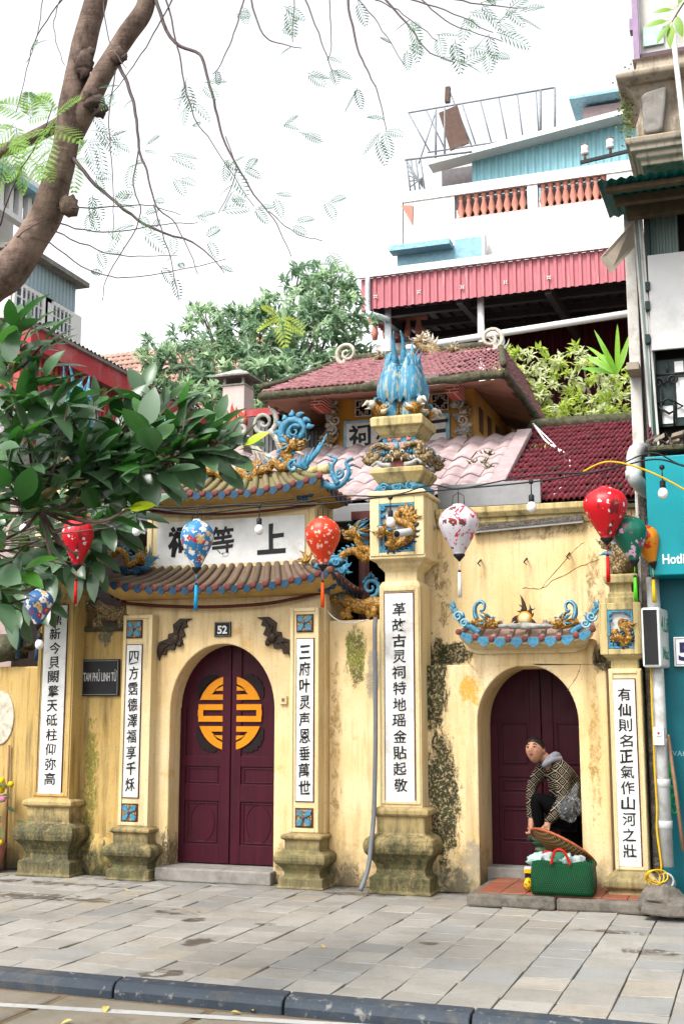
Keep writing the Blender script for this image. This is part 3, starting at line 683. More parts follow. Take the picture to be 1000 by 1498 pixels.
# sign block
sx0, sx1 = wx(216,790,10.44), wx(461,780,10.44); szb, szt = wz(330,832,10.44), wz(330,742,10.44)
mb = MB(); mb.box(sx0, sx1, 10.44, 10.95, szb-.25, szt+.05); mb.build('sign_block', M['cream'], gate, .01)
mb = MB()
frame(mb, sx0, sx1, szb, szt, .055, 10.425, 10.44); mb.build('sign_border', M['cream'], gate, .008)
bx0, bx1 = wx(230,790,10.43), wx(446,785,10.43); bz0, bz1 = wz(340,824,10.43), wz(340,759,10.43)
mb = MB(); mb.box(bx0, bx1, 10.424, 10.44, bz0, bz1, 0)
o = mb.build('signboard', M['white'], gate)
for ch, px, pw, py, ph in (('祠',264,40,792,52),('等',326,37,792,50),('上',398,44,788,50)):
    mb = MB(); letter(mb, ch, wx(px,py,10.43), wz(px,py,10.43), pw/168*1.09, ph/168, 10.4235, 0, .004, .022 if ch == '等' else .034, .05, seed=px); mb.build('character', M['ink'], o)
# upper roof
YE2 = 10.12
mb = MB(); pts = [W(214,746,10.40), W(260,751,10.37), W(330,752,10.36), W(400,746,10.37), W(462,738,10.40)]
mb.tube(cat_rom(pts, 6), .013, 8, 0); mb.build('moulding', M['red_line'], gate)
tm2 = [M['tile_mossy'], M['soffit'], M['dblue'], M['redbrown']]
ux0, ux1 = wx(208,722,YE2), wx(468,708,YE2)
eave_roof(gate, 'upper_roof', ux0, ux1, YE2, 10.9, wz(330,722,YE2), .10, wx(262,700,10.5), wx(440,694,10.5), 10.5, wz(340,698,10.5), (sx0+.02, sx1-.02, 10.435, szt-.0), tm2, pitch=.128, rr=.030, drip=.036)
mb = MB()
mb.tube(cat_rom([W(250,700,10.52), W(330,700,10.52), W(420,694,10.52), W(462,688,10.42), W(482,686,10.3)],5), .045, 8, 0); mb.build('ridge', M['capstone'], gate)
# bats either side of the number
def bat(fx, name='bat_relief'):
    """fx maps (u right, v up) in metres to the wall"""
    mb = MB()
    wing = [(-.30,.0),(-.22,.10),(-.12,.14),(-.03,.09),(.02,.12),(.07,.08),(.14,.15),(.25,.13),(.33,.02),(.26,.05),(.22,.0),(.17,.03),(.12,-.05),(.07,-.03),(.02,-.10),(-.03,-.03),(-.09,-.06),(-.14,.01),(-.2,-.02),(-.23,.03)]
    q = [fx(u, v) for u, v in wing]; mb.prism(q, YG-.028, YG+.01, 0)
    for u0, v0, u1, v1 in ((-.26,.03,-.05,.04),(-.12,.11,-.05,.0),(.25,.08,.05,.03),(.14,.11,.06,.0),(.0,.10,.03,-.08)):
        a = fx(u0,v0); c = fx(u1,v1); mb.tube([(a[0],YG-.03,a[1]), ((a[0]+c[0])/2,YG-.036,(a[1]+c[1])/2+.01), (c[0],YG-.032,c[1])], [.006,.012,.01], 6, 0)
    c = fx(.02,.01); mb.blob((c[0],YG-.035,c[1]), (.038,.022,.05), 0, 9); c = fx(.0,-.07); mb.blob((c[0],YG-.035,c[1]), (.03,.02,.028), 0, 8)
    c = fx(-.02,.055)
    return mb.build(name, M['bronze'], gate, .004)
for px, py, sg in ((258,938,1),(401,936,-1)):
    c = W(px, py, YG); ang = R(52)
    def fx(u, v, c=c, sg=sg, ang=ang):
        x = u*math.cos(ang)-v*math.sin(ang); z = u*math.sin(ang)+v*math.cos(ang)
        return (c.x + sg*(x*.92), c.z + z*.78)
    bat(fx)
# dragons and clouds on the two roofs
A = lambda px, py, Y: W(px, py, Y)
dragon(gate, [A(128,800,10.35),A(142,822,10.3),A(158,818,10.28),A(172,806,10.28),A(184,812,10.28),A(188,826,10.28),A(198,822,10.28),A(206,812,10.3),A(212,822,10.3)], .046, .026, DR(), -1, .16, tilt=0)
mb = MB(); hornset(mb, A(208,824,10.3), 8, .17, .022, 0, 20, 150, seed=3); mb.build('flame', M['scale'], gate)
mb = MB()
for px, py, r in ((176,834,.05),(198,836,.06),(186,838,.045),(212,832,.05)): mb.blob(A(px,py,10.27), (r*1.5,.04,r*.6), 0, 10, amp=.5, seed=px)
for px, py, r, a in ((178,833,.035,0),(200,835,.04,40)): spiral(mb, A(px,py,10.235), r, 1.6, .010, 0, a)
mb.build('cloud', M['dblue'], gate)
dragon(gate, [A(519,778,10.42),A(528,800,10.44),A(540,806,10.45),A(534,818,10.45),A(518,806,10.42),A(502,812,10.4),A(496,824,10.38),A(486,816,10.35),A(474,820,10.32)], .045, .028, DR(), -1, .17)
mb = MB(); hornset(mb, A(449,822,10.3), 7, .12, .018, 0, 40, 170, seed=6); mb.build('flame', M['scale'], gate)
mb = MB()
for px, py, r in ((470,828,.06),(492,822,.06),(500,834,.05)): mb.blob(A(px,py,10.3), (r*1.3,.05,r*.7), 0, 10, amp=.5, seed=px); spiral(mb, A(px,py,10.25), r*.6, 1.5, .011, 0, px)
hornset(mb, A(500,832,10.28), 6, .10, .016, 0, -70, 60, seed=9); mb.build('cloud', M['blue'], gate)
for px, py in ((446,724),(478,858)):
    c = A(px, py, 10.27); mb = MB()
    for k in range(5): mb.tube([c, c+Vector((.07*math.cos(k*1.2),-.012,.05*math.sin(k*1.2))), c+Vector((.10*math.cos(k*1.2+.2),-.004,.075*math.sin(k*1.2+.2)))], [.02,.03,.004], 6, 0, sy=.4)
    mb.build('painted_leaf', M['dblue'], gate)
# upper roof: dragon pair, big blue scroll and wing, curled tail at the corner
mb = MB()
sp = spiral(mb, A(430,631,10.5), .150, 1.7, .045, 0, -100, -1)
spiral(mb, A(430,631,10.46), .07, 1.2, .018, 0, 30, 1)
for k in range(7): hornset(mb, A(430+20*math.cos(R(20+k*28)), 631-22*math.sin(R(20+k*28)), 10.5), 1, .075, .03, 0, 20+k*28-50, 20+k*28-30, seed=k)
mb.build('blue_scroll', M['blue'], gate)
mb = MB()      # wing: overlapping feathers
base = A(446,684,10.42)
for k in range(6):
    tip = A(lerp(478,430,k/5), lerp(634,672,(k/5)**.7), 10.40); mid = base.lerp(tip,.5)+Vector((.03-.012*k,-.02,-.01)); mb.tube(cat_rom([base+Vector((.012*k-.03,0,0)), mid, tip],4), taper(.038,.004,9), 7, 0, sy=.5)
spiral(mb, A(429,682,10.4), .06, 1.5, .018, 0, 60, 1); mb.build('wing', M['blue'], gate)
dragon(gate, [A(430,650,10.46),A(418,662,10.46),A(424,676,10.46),A(412,684,10.46),A(400,676,10.46),A(390,688,10.46),A(372,690,10.46)], .055, .035, [M['scale'],M['blue'],M['pale'],M['ink']], 1, .17, tilt=10)
dragon(gate, [A(376,690,10.45),A(366,700,10.45),A(352,690,10.45),A(336,702,10.45),A(318,690,10.45),A(304,690,10.45)], .06, .045, [M['scale'],M['blue'],M['pale'],M['ink']], 1, .15, tail=True)
mb = MB(); hornset(mb, A(375,690,10.42), 9, .17, .028, 0, -10, 160, seed=12); mb.build('flame', M['scale'], gate)
mb = MB(); hornset(mb, A(310,690,10.42), 7, .13, .03, 0, 10, 170, seed=13); mb.build('flame', M['scale'], gate)
mb = MB()      # curled blue tail rising from the right corner
pts = cat_rom([A(466,706,10.2),A(490,712,10.18),A(504,704,10.18),A(510,690,10.18),A(506,676,10.18),A(516,670,10.18)],5); mb.tube(pts, taper(.035,.012,len(pts)), 8, 0)
pts = cat_rom([A(494,708,10.16),A(487,695,10.16),A(486,682,10.16),A(492,672,10.16),A(484,668,10.16)],5); mb.tube(pts, taper(.030,.008,len(pts)), 8, 0)
spiral(mb, A(496,692,10.16), .05, 1.3, .02, 0, 200, 1)
for k in range(6): hornset(mb, pts[4+k*3], 1, .06, .012, 0, 120, 170, seed=k); 
for k in range(5): hornset(mb, A(508,704-7*k,10.18), 1, .07, .012, 0, 0, 60, seed=20+k)
mb.build('curled_tail', M['blue'], gate)
mb = MB()
c = A(246,634,10.5); spiral(mb, c, .13, 1.8, .036, 0, 60, 1); hornset(mb, c+Vector((0,.02,0)), 6, .2, .03, 0, 200, 300, seed=41); mb.build('blue_scroll', M['blue'], gate)
mb = MB(); c = A(200,720,10.1); hornset(mb, c, 5, .16, .03, 0, 60, 200, seed=51); mb.blob(c, (.1,.06,.05), 0, 8, amp=.4); mb.build('cloud', M['blue'], gate)
# ------------------------------------------------------------------ the tall gate pillars
def phoenix_mat():
    t = NT('phoenix_glaze'); n1 = t.noise(1.0, 4, .6, scl=(34,34,7)); c = t.mix(t.ramp(n1,.52,.60), (0.06,0.23,0.36), (0.26,0.40,0.44))
    c = t.mix(t.ramp(t.noise(1.0,5,.6,scl=(40,40,9),loc=(3,3,3)), .56,.63,0,.9), c, (0.55,0.36,0.12)); c = t.mix(t.ramp(t.noise(16,6,.7),.56,.72,0,.6), c, (0.10,0.16,0.18))
    t.bump(n1, .6, .012); return t.fin(c, .45)
M['phoenix'] = phoenix_mat()
PF = 10.26
def phoenix_group(parent, cx, cy, z0, H):
    for k in range(4):
        a = R(45+90*k); dx, dy = math.cos(a), math.sin(a); o = Vector((cx+dx*.112, cy+dy*.112, z0)); mb = MB(); side = Vector((-dy, dx, 0)); outw = Vector((dx, dy, 0))
        # body and neck coming down, fanned tail like a bell above it
        mb.tube(cat_rom([o+Vector((0,0,0)), o+outw*.02+Vector((0,0,.10*H)), o+outw*.03+Vector((0,0,.24*H)), o+Vector((0,0,.42*H))],4), taper(.085,.075,13), 9, 0)
        prof = [(.128,.20),(.148,.24),(.155,.32),(.145,.42),(.122,.52),(.098,.60),(.080,.67),(.064,.73),(.045,.78),(.015,.80)]
        vs = []; n = 18
        for r, z in prof:
            for j in range(n):
                b_ = 2*math.pi*j/n; rr = .88*r*(1+.13*math.cos(7*b_)*(1 if z < .5 else .5)); zz = z + (.035*math.cos(7*b_) if z < .28 else 0)
                vs.append(o + Vector((rr*math.cos(b_), rr*math.sin(b_), zz*H)))
        m = len(prof); mb.add(vs, [(i*n+j,i*n+(j+1)%n,(i+1)*n+(j+1)%n,(i+1)*n+j) for i in range(m-1) for j in range(n)], 0, True)
        for s in (-1, 1):        # upswept plumes
            big = s*dx*dy > 0; p = o + side*(s*.03) + Vector((0,0,.60*H)); L = .40 if big else .22; w_ = 1 if big else .6
            mb.tube(cat_rom([p, p+side*(s*.03*w_)+outw*.01+Vector((0,0,.33*L*H)), p+side*(s*.045*w_)+outw*.03+Vector((0,0,.66*L*H)), p+side*(s*.085*w_)+outw*.05+Vector((0,0,L*H))],4), taper(.046*w_,.004,13), 7, 1)
            spiral(mb, o+side*(s*.09)+Vector((0,0,.58*H)), .035, 1.2, .014, 1, 90, s)
        for q in range(3): mb.tube([o+outw*.05+side*(.03*(q-1))+Vector((0,0,.5*H)), o+outw*.06+side*(.035*(q-1))+Vector((0,0,.64*H)), o+outw*.04+side*(.05*(q-1))+Vector((0,0,.76*H))], [.022,.018,.003], 6, 1)
        ph = mb.build('phoenix', [M['phoenix'], M['blue']], parent)
        hb = MB(); hc = o+outw*.13+Vector((0,0,.085*H))     # head thrust out, beak open, feather ruff
        hb.tube(cat_rom([o+Vector((0,0,.16*H)), o+outw*.08+Vector((0,0,.12*H)), hc, hc+outw*.09+Vector((0,0,.06))],4), taper(.07,.035,13), 8, 0)
        tip = hc+outw*.09+Vector((0,0,.06)); hb.blob(tip, .045, 1, 8)
        hb.tube([tip, tip+outw*.05+Vector((0,0,.015)), tip+outw*.10+Vector((0,0,-.03))], [.03,.022,.003], 6, 1); hb.tube([tip+Vector((0,0,-.03)), tip+outw*.07+Vector((0,0,-.05))], [.02,.003], 6, 1)
        for q in range(6):
            aa = R(-70+q*30); d = outw*(-.03*math.cos(aa))+side*(.08*math.sin(aa))+Vector((0,0,.05*math.cos(aa)-.02)); hb.tube([hc, hc+d, hc+d*1.8+Vector((0,0,.03))], [.03,.022,.002], 6, q % 2)
        hb.tube([tip, tip-outw*.04+Vector((0,0,.06)), tip-outw*.1+Vector((0,0,.07))], [.02,.016,.002], 6, 2)
        hb.build('head', [M['scale'], M['pale'], M['blue']], ph)
    mb = MB(); mb.tube([(cx,cy,z0),(cx,cy,z0+.8*H)], [.05,.02], 8, 0)
    for s in (-1,1):
        for d in (-1,1): mb.tube([(cx+.02*s,cy-.02*d-.11*d,z0),(cx+.015*s,cy-.1*d,z0+.3*H),(cx+.01*s,cy-.04*d,z0+.62*H)], [.022,.018,.008], 6, 0)
    mb.build('support_rod', M['scale_old'], parent)
def face_tier(parent, cx, cy, z0, z1, hw):
    """monster masks on the sides, dragon heads on the corners"""
    H = z1-z0
    mb = MB(); mb.box(cx-hw, cx+hw, cy-hw, cy+hw, z0, z1); mb.build('mask_core', M['greycarve'], parent, .01)
    for ax in ((0,-1),(1,0)):
        n = Vector((ax[0], ax[1], 0)); s = Vector((-ax[1], ax[0], 0)); s = s if ax[0] == 0 else Vector((0,1,0)); c = Vector((cx, cy, z0)) + n*hw
        if ax == (0,-1): s = Vector((1,0,0))
        mb = MB(); P = lambda u, d, v: c + s*u + n*d + Vector((0,0,v*H))
        mb.blob(P(0,.02,.50), (.055,.055,.045), 0, 10, amp=.2); mb.blob(P(0,.05,.44), (.035,.035,.03), 0, 8)
        for q in (-1,1):
            mb.blob(P(.05*q,.05,.58), .022, 2, 8); mb.blob(P(.05*q,.068,.57), .010, 5, 6)
            mb.blob(P(.075*q,.03,.42), (.05,.03,.035), 0, 9)
            mb.tube(cat_rom([P(.03*q,.04,.66), P(.10*q,.05,.80), P(.18*q,.05,.90), P(.245*q,.05,.72), P(.235*q,.05,.45)],4), taper(.022,.026,17), 8, 0)   # sweeping horns
            for k in range(6): mb.tube([P((.06+.028*k)*q,.02,.52), P((.07+.03*k)*q,.04,.60), P((.06+.03*k)*q,.03,.74)], [.016,.014,.002], 6, 1)
            for k in range(4): mb.tube([P((.08+.035*k)*q,.02,.42), P((.09+.035*k)*q,.04,.36), P((.12+.035*k)*q,.03,.24)], [.018,.014,.002], 6, 3)
            mb.tube([P(.04*q,.05,.36), P(.045*q,.06,.22)], [.010,.002], 6, 2)
            mb.tube(cat_rom([P(.07*q,.03,.10), P(.14*q,.06,.12), P(.19*q,.05,.24), P(.24*q,.06,.10)],4), taper(.026,.014,13), 8, 3)
        mb.box(c.x-.05 if ax == (0,-1) else c.x-.01, c.x+.05 if ax == (0,-1) else c.x+.028, c.y-.028 if ax == (0,-1) else c.y-.05, c.y+.01 if ax == (0,-1) else c.y+.05, z0+.06*H, z0+.30*H, 4)
        for k in range(5): mb.tube([P((k-2)*.022,.03,.64), P((k-2)*.05,.035,.80), P((k-2)*.07,.03,1.02)], [.02,.018,.002], 6, 6 if k % 2 else 1)
        mb.tube([P(-.06,.04,.36), P(0,.06,.38), P(.06,.04,.36)], .010, 6, 0)
        mb.build('monster_mask', [M['scale_old'], M['blue'], M['pale'], M['greycarve'], M['redbrown'], M['ink'], M['coral']], parent)
    for sx, sy in ((-1,-1),(1,-1),(1,1)):
        h = Vector((cx+sx*(hw+.03), cy+sy*(hw+.02), z0+H*.42)); mb = MB()
        mb.tube(cat_rom([h+Vector((-sx*.06,-sy*.05,.08)), h+Vector((0,0,.02)), h+Vector((sx*.06,sy*.03,-.04)), h+Vector((sx*.11,sy*.05,.0))],4), taper(.055,.03,13), 8, 0, True)
        o = mb.build('corner_dragon', M['scale_old'], parent); dragon_head(o, h+Vector((sx*.06,0,.03)), .11, sx, [M['scale_old'], M['blue'], M['pale'], M['ink']], -10, 0)
M['coral'] = simple('faded_coral', (0.55,0.24,0.20), .7, .3, 20)
def tray(mb, cx, cy, hw, prof, m=0): mb.ring(cx, cy, hw, hw, prof, m)
def panel_relief(parent, x0, x1, z0, z1, Y, pts, head, facing, mirror=1):
    """sunk panel with a dragon among clouds"""
    mb = MB(); mb.box(x0, x1, Y, Y+.02, z0, z1, 0); frame(mb, x0-.0, x1+.0, z0, z1, .016, Y-.035, Y+.01, 1)
    o = mb.build('relief_panel', [M['pale_blue_white'], M['blue']], parent)
    w, h = x1-x0, z1-z0; Q = lambda u, v, d=.03: Vector((x0+u*w, Y-d, z0+v*h))
    mb = MB()
    for u, v, r, a in ((.1,.9,.08,0),(.9,.9,.08,90),(.12,.08,.09,40),(.5,.06,.08,10),(.88,.1,.09,200),(.92,.5,.07,120),(.3,.08,.06,0),(.7,.07,.07,0),(.1,.75,.06,0),(.75,.93,.07,0)):
        mb.blob(Q(u,v,.008), (r*w*1.2,.02,r*w), 0, 9, amp=.4, seed=u*9); spiral(mb, Q(u,v,.028), r*w*.8, 1.4, .011, 0, a)
    mb.box(x0+.003, x1-.003, Y-.004, Y+.004, z0+.003, z0+h*.05, 0); mb.box(x0+.003, x1-.003, Y-.004, Y+.004, z1-h*.05, z1-.003, 0); mb.box(x0+.003, x0+w*.05, Y-.003, Y+.004, z0+.003, z1-.003, 0); mb.box(x1-w*.05, x1-.003, Y-.003, Y+.004, z0+.003, z1-.003, 0); mb.build('cloud_border', M['blue'], o)
    P = cat_rom([Q(*p) for p in pts], 6); mb = MB(); mb.tube(P, taper(.055*w/.3,.026*w/.3,len(P)), 9, 0)
    for i in range(2, len(P)-1, 2):
        t = (P[i+1]-P[i-1]).normalized(); nr = Vector((t.z,0,-t.x))*mirror; q = P[i]+nr*.035*w/.3; mb.tube([q, q+nr*.025*w/.3, q+nr*.045*w/.3+t*.02], [.016,.012,.001], 5, 1)
    hornset(mb, P[-1], 5, .12*w/.3, .022*w/.3, 0, 200, 340, -.02, seed=3)
    for u, v in ((.25,.42),(.8,.25)): mb.tube([Q(u+.12,v,.04), Q(u,v+.02,.05), Q(u-.1,v-.05,.05)], [.03,.024,.012], 6, 0)
    d = mb.build('dragon', [M['scale'], M['dblue']], o)
    return o
M['pale_blue_white'] = simple('whitish_panel', (0.62,0.64,0.64), .7, .2, 14, dirt=((0.3,0.28,0.24), .6))
def tall_pillar(label, cpx, shaft, tab, chars, zpx, full=True, mat='cream', group=None, hw=None, dz=0.0):
    """shaft = (left px, right px, at y); zpx = pixel heights of shaft foot and head"""
    x0, x1 = wx(shaft[0],shaft[2],PF), wx(shaft[1],shaft[2],PF); cx = (x0+x1)/2; hw = hw or (x1-x0)/2; cy = PF+hw*.92
    zf, zh = zpx; p = thing('gate_pillar', label, 'pillar', (cx, cy, 0))
    mb = MB(); mb.ring(cx, cy, hw-.015, hw*.92-.015, base_profile(zf, .95)); mb.build('pedestal', M['stone'], p, .012)
    mb = MB(); mb.ring(cx, cy, hw, hw*.92, [(0,zf-.01),(0,zh-.05),(-.02,zh-.01),(-.05,zh)]); frame(mb, cx-hw+.012, cx+hw-.012, zf+.02, zh-.06, .035, PF-.012, PF)
    o = mb.build('shaft', M[mat], p, .008)
    tablet(o, cx+tab[0], cx+tab[1], tab[2], tab[3], PF-.004, chars, TW, seed=int(cpx))
    if not full: return p, cx, cy, hw
    z = lambda y: wz(586, y, PF) + dz
    bw = .252                                     # block half width
    mb = MB(); mb.ring(cx, cy, hw-.04, hw-.06, [(0,zh-.02),(0,z(836)),(.02,z(832)),(.045,z(828)),(.06,z(823)),(bw-hw+.05,z(818)),(bw-hw+.05,z(812))]); mb.build('neck', M[mat], p, .008)
    bz0, bz1 = z(814), z(728); Yb = cy-bw; d = .035
    mb = MB(); mb.box(cx-bw, cx+bw, cy-bw+d, cy+bw, bz0, bz1); pw, pz0, pz1 = .165, z(812)+.02, z(738)
    mb.box(cx-bw, cx-pw, Yb, Yb+d, bz0, bz1); mb.box(cx+pw, cx+bw, Yb, Yb+d, bz0, bz1); mb.box(cx-pw, cx+pw, Yb, Yb+d, bz0, pz0); mb.box(cx-pw, cx+pw, Yb, Yb+d, pz1, bz1)
    mb.ring(cx, cy, bw, bw, [(0,bz1),(.02,bz1+.01),(.02,bz1+.04),(-.01,bz1+.06)]); mb.build('block', M['cream'], p, .006)
    o = panel_relief(p, cx-pw+.002, cx+pw-.002, pz0+.002, pz1-.002, Yb+d-.002, [(.18,.50,.09),(.34,.40,.05),(.42,.22,.04),(.30,.12,.03),(.60,.18,.03),(.86,.28,.03),(.92,.48,.03),(.70,.60,.03),(.50,.66,.03),(.62,.84,.03),(.86,.78,.03)], None, -1)
    dragon_head(o, (cx-pw+.06, Yb-.05, pz0+(pz1-pz0)*.44), .13, -1, DR(), -15, 0)
    mb = MB(); hornset(mb, (cx+pw*.55, Yb-.01, pz0+(pz1-pz0)*.72), 6, .12, .03, 0, -60, 120, seed=3); mb.build('cloud', M['scale'], o)
    # cloud ring, tray, masks, tray, phoenixes
    mb = MB(); zc = z(714); mb.ring(cx, cy, .15, .15, [(0,bz1+.05),(0,z(708))], 0)
    for k in range(12):
        s = k//3; u = (k % 3-1)*.125; q = {0:(u,-.17),1:(.17,u),2:(u,.17),3:(-.17,u)}[s]; mb.blob((cx+q[0],cy+q[1],zc), (.075,.075,.048), 0, 10, amp=.4, seed=k)
        if s == 0: spiral(mb, (cx+q[0], cy+q[1]-.07, zc), .04, 1.5, .013, 0, k*50, (-1)**k)
    mb.build('cloud', M['blue'], p)
    mb = MB(); mb.ring(cx, cy, .175, .175, [(0,z(709)),(.02,z(706)),(.05,z(698)),(.075,z(692)),(.075,z(686)),(.05,z(684))]); mb.build('tray', M['capstone'], p, .006)
    face_tier(p, cx, cy, z(685), z(646), .17)
    mb = MB(); mb.box(cx-.155, cx+.155, cy-.155, cy+.155, z(648), z(636)); mb.build('painted_band', M['blue'], p)
    for u in (-.09,0,.09): mb = MB(); hornset(mb, (cx+u, cy-.158, z(644)), 3, .05, .012, 0, 30, 150, seed=int(u*100)); mb.build('painted_flower', M['coral'], p)
    mb = MB(); mb.ring(cx, cy, .16, .16, [(0,z(639)),(.03,z(634)),(.06,z(626)),(.085,z(623)),(.09,z(612)),(.07,z(609))]); mb.build('tray', M['capstone'], p, .006)
    phoenix_group(p, cx, cy, z(611), z(484)-z(611))
    return p, cx, cy, hw
zc = lambda y: wz(586, y, PF)
pm, pcx, pcy, phw = tall_pillar('tall yellow gate pillar crowned by blue phoenixes over monster masks, with a long white inscription', 586, (555,615.5,1000),
    (wx(564,1000,PF)-wx(585.3,1000,PF), wx(605.5,1000,PF)-wx(585.3,1000,PF), zc(1173), zc(868)), '革故古灵祠特地瑶金貼起敬', (zc(1180), zc(849)))
zl_ = lambda y: wz(78, y, PF)
pl_, lcx, lcy, lhw = tall_pillar('weathered yellow gate pillar with mossy pedestal at left, its blue phoenix crown behind rubber leaves', 78, (54,107,1000),
    (wx(63.5,1000,PF)-wx(80.5,1000,PF), wx(96,1000,PF)-wx(80.5,1000,PF), zl_(1161), zl_(886)), '鼎新今貝闕擎天砥柱仰弥高', (zl_(1168), zl_(868)), mat='wall_old_dim', dz=.0)
# right-hand pillar, lower, standing on the step
PR = 10.16; ZS = .10
x0, x1 = wx(890,1010,PR), wx(938.5,1010,PR); rcx = (x0+x1)/2; rhw = (x1-x0)/2; rcy = PR+.16; zr_ = lambda y: wz(912, y, PR)
rp = thing('gate_pillar', 'shorter yellow gate pillar beside the teal shop, small dragon panel above its white inscription', 'pillar', (rcx, rcy, ZS))
b0 = zr_(1314)
mb = MB(); mb.ring(rcx, rcy, rhw, .16, [(.075,ZS-.08),(.075,b0+.03),(.05,b0+.05),(.06,b0+.07),(.09,b0+.09),(.09,b0+.14),(.05,b0+.17),(.03,b0+.19),(.0,b0+.215)]); mb.build('pedestal', M['stone'], rp, .012)
mb = MB(); mb.ring(rcx, rcy, rhw, .16, [(0,b0+.20),(0,zr_(978))]); frame(mb, x0+.005, x1-.005, b0+.22, zr_(980), .03, PR-.012, PR); o = mb.build('shaft', M['cream'], rp, .008)
tablet(o, wx(896,1000,PR)+.0, wx(927.5,1000,PR), zr_(1267), zr_(994), PR-.004, '有仙則名正氣作山河之壯', TW, seed=2)
qx0, qx1 = wx(876.5,930,PR-.04), wx(938,930,PR-.04); qy = PR-.05
mb = MB(); mb.ring(rcx, rcy, rhw-.02, .14, [(0,zr_(979)),(0,zr_(966)),(.05,zr_(960)),(.055,zr_(957))]); mb.build('neck', M['capstone'], rp, .006)
nx0, nx1 = wx(888.5,930,PR-.04), wx(926,930,PR-.04); nz0, nz1 = zr_(949), zr_(893)
mb = MB(); mb.box(qx0, qx1, qy+.035, qy+.40, zr_(958), zr_(882)); mb.box(qx0,nx0,qy,qy+.035,zr_(958),zr_(882)); mb.box(nx1,qx1,qy,qy+.035,zr_(958),zr_(882)); mb.box(nx0,nx1,qy,qy+.035,zr_(958),nz0); mb.box(nx0,nx1,qy,qy+.035,nz1,zr_(882)); mb.build('block', M['capstone'], rp, .008)
o = panel_relief(rp, nx0+.002, nx1-.002, nz0+.002, nz1-.002, qy+.033, [(.34,.30,.05),(.50,.25,.05),(.62,.12,.03),(.80,.22,.03),(.78,.42,.03),(.56,.55,.03),(.52,.72,.03),(.78,.70,.03)], None, -1)
dragon_head(o, (nx0+.07, qy-.0, nz0+(nz1-nz0)*.30), .085, -1, DR(), 0, 0)
mb = MB(); st = [(882,.0),(873,.0),(873,-.02),(866,-.025),(866,-.045),(853,-.05),(852,.0),(841,.01),(839,-.0)]
mb.ring(rcx-.01, rcy, rhw-.0, .15, [(o_,zr_(y)) for y, o_ in st]); mb.build('stepped_cap', M['capstone'], rp, .008)
c = W(905, 815, PR+.1)
mb = MB(); mb.blob(c, (.09,.09,.13), 0, 12, amp=.5); mb.tube(cat_rom([c+Vector((-.02,0,-.12)), c+Vector((.06,-.05,-.03)), c+Vector((.0,-.05,.06)), c+Vector((-.06,-.04,.13))],4), taper(.07,.05,13), 8, 0); hornset(mb, c+Vector((0,-.05,0)), 7, .16, .028, 1, 20, 160, seed=2)
o = mb.build('guardian_beast', [M['scale_old'], M['blue']], rp); dragon_head(o, c+Vector((-.07,-.06,.12)), .12, -1, [M['scale_old'], M['blue'], M['pale'], M['ink']])

# ------------------------------------------------------------------ walls between the pillars
lw = thing('boundary_wall', 'weathered narrow wall with a black plaque between left pillar and door pilaster', 'wall', (wx(145,1285,10.46), 10.46, 0))
mb = MB(); mb.box(wx(100,1100,10.46), gx0+.02, 10.46, 10.8, 0, wz(150,921,10.46)); mb.build('wall', M['wall_old_dim'], lw, .015)
mb = MB(); mb.box(wx(103,1100,10.43), gx0-.0, 10.43, 10.82, wz(150,921,10.46)-.02, wz(150,916,10.46)); mb.build('coping', M['moss_edge'], lw, .015)
mb = MB(); mb.blob((wx(140,1270,10.43), 10.48, .17), (.24,.10,.22), 0, 14, amp=.2); mb.build('plaster_bulge', M['wall_old_dim'], lw)
# guardian beasts crouching on the wall heads (darker colours on the left)
def wall_beast(parent, c, s, f, mats):
    c = Vector(c); P = lambda x, y, z: c + Vector((x*f, y, z))*s; mb = MB()
    mb.tube(cat_rom([P(-.62,0,.30), P(-.42,0,.36), P(-.1,0,.30), P(.22,0,.40), P(.42,0,.52)],5), [.20*s]*8+[.19*s]*6+[.16*s]*7, 10, 0)
    for x in (-.5,-.35,.2,.34): mb.tube([P(x,(-.12 if x in (-.5,.2) else .12),.3), P(x+.06,-.1,.12), P(x-.02,-.12,0)], [.11*s,.08*s,.09*s], 8, 0)
    spiral(mb, P(-.32,.05,.80), .26*s, 1.4, .07*s, 1, -90, -f)
    for k in range(7): hornset(mb, P(-.32+.26*math.cos(R(30+k*26)),.05,.80+.26*math.sin(R(30+k*26))), 1, .16*s, .04*s, 1, 10+k*26, 50+k*26, seed=k)
    o = mb.build('guardian_beast', mats[:2], parent); dragon_head(o, P(.55,-.05,.52), .30*s, f, mats, 0, 0); return o
wall_beast(lw, W(163,918,10.5), .42, -1, [M['scale_old'], M['dblue'], M['pale'], M['ink']])
rw = thing('boundary_wall', 'narrow yellow wall with a green moss patch between right door pilaster and tall pillar', 'wall', (wx(515,1300,10.44), 10.44, 0))
mb = MB(); mb.box(gx1+.0, pcx, 10.50, 10.85, 0, wz(515,907,10.5)); mb.build('wall', M['wall'], rw, .012)
wall_beast(rw, W(524,905,10.56), .36, -1, [M['scale'], M['blue'], M['pale'], M['ink']])
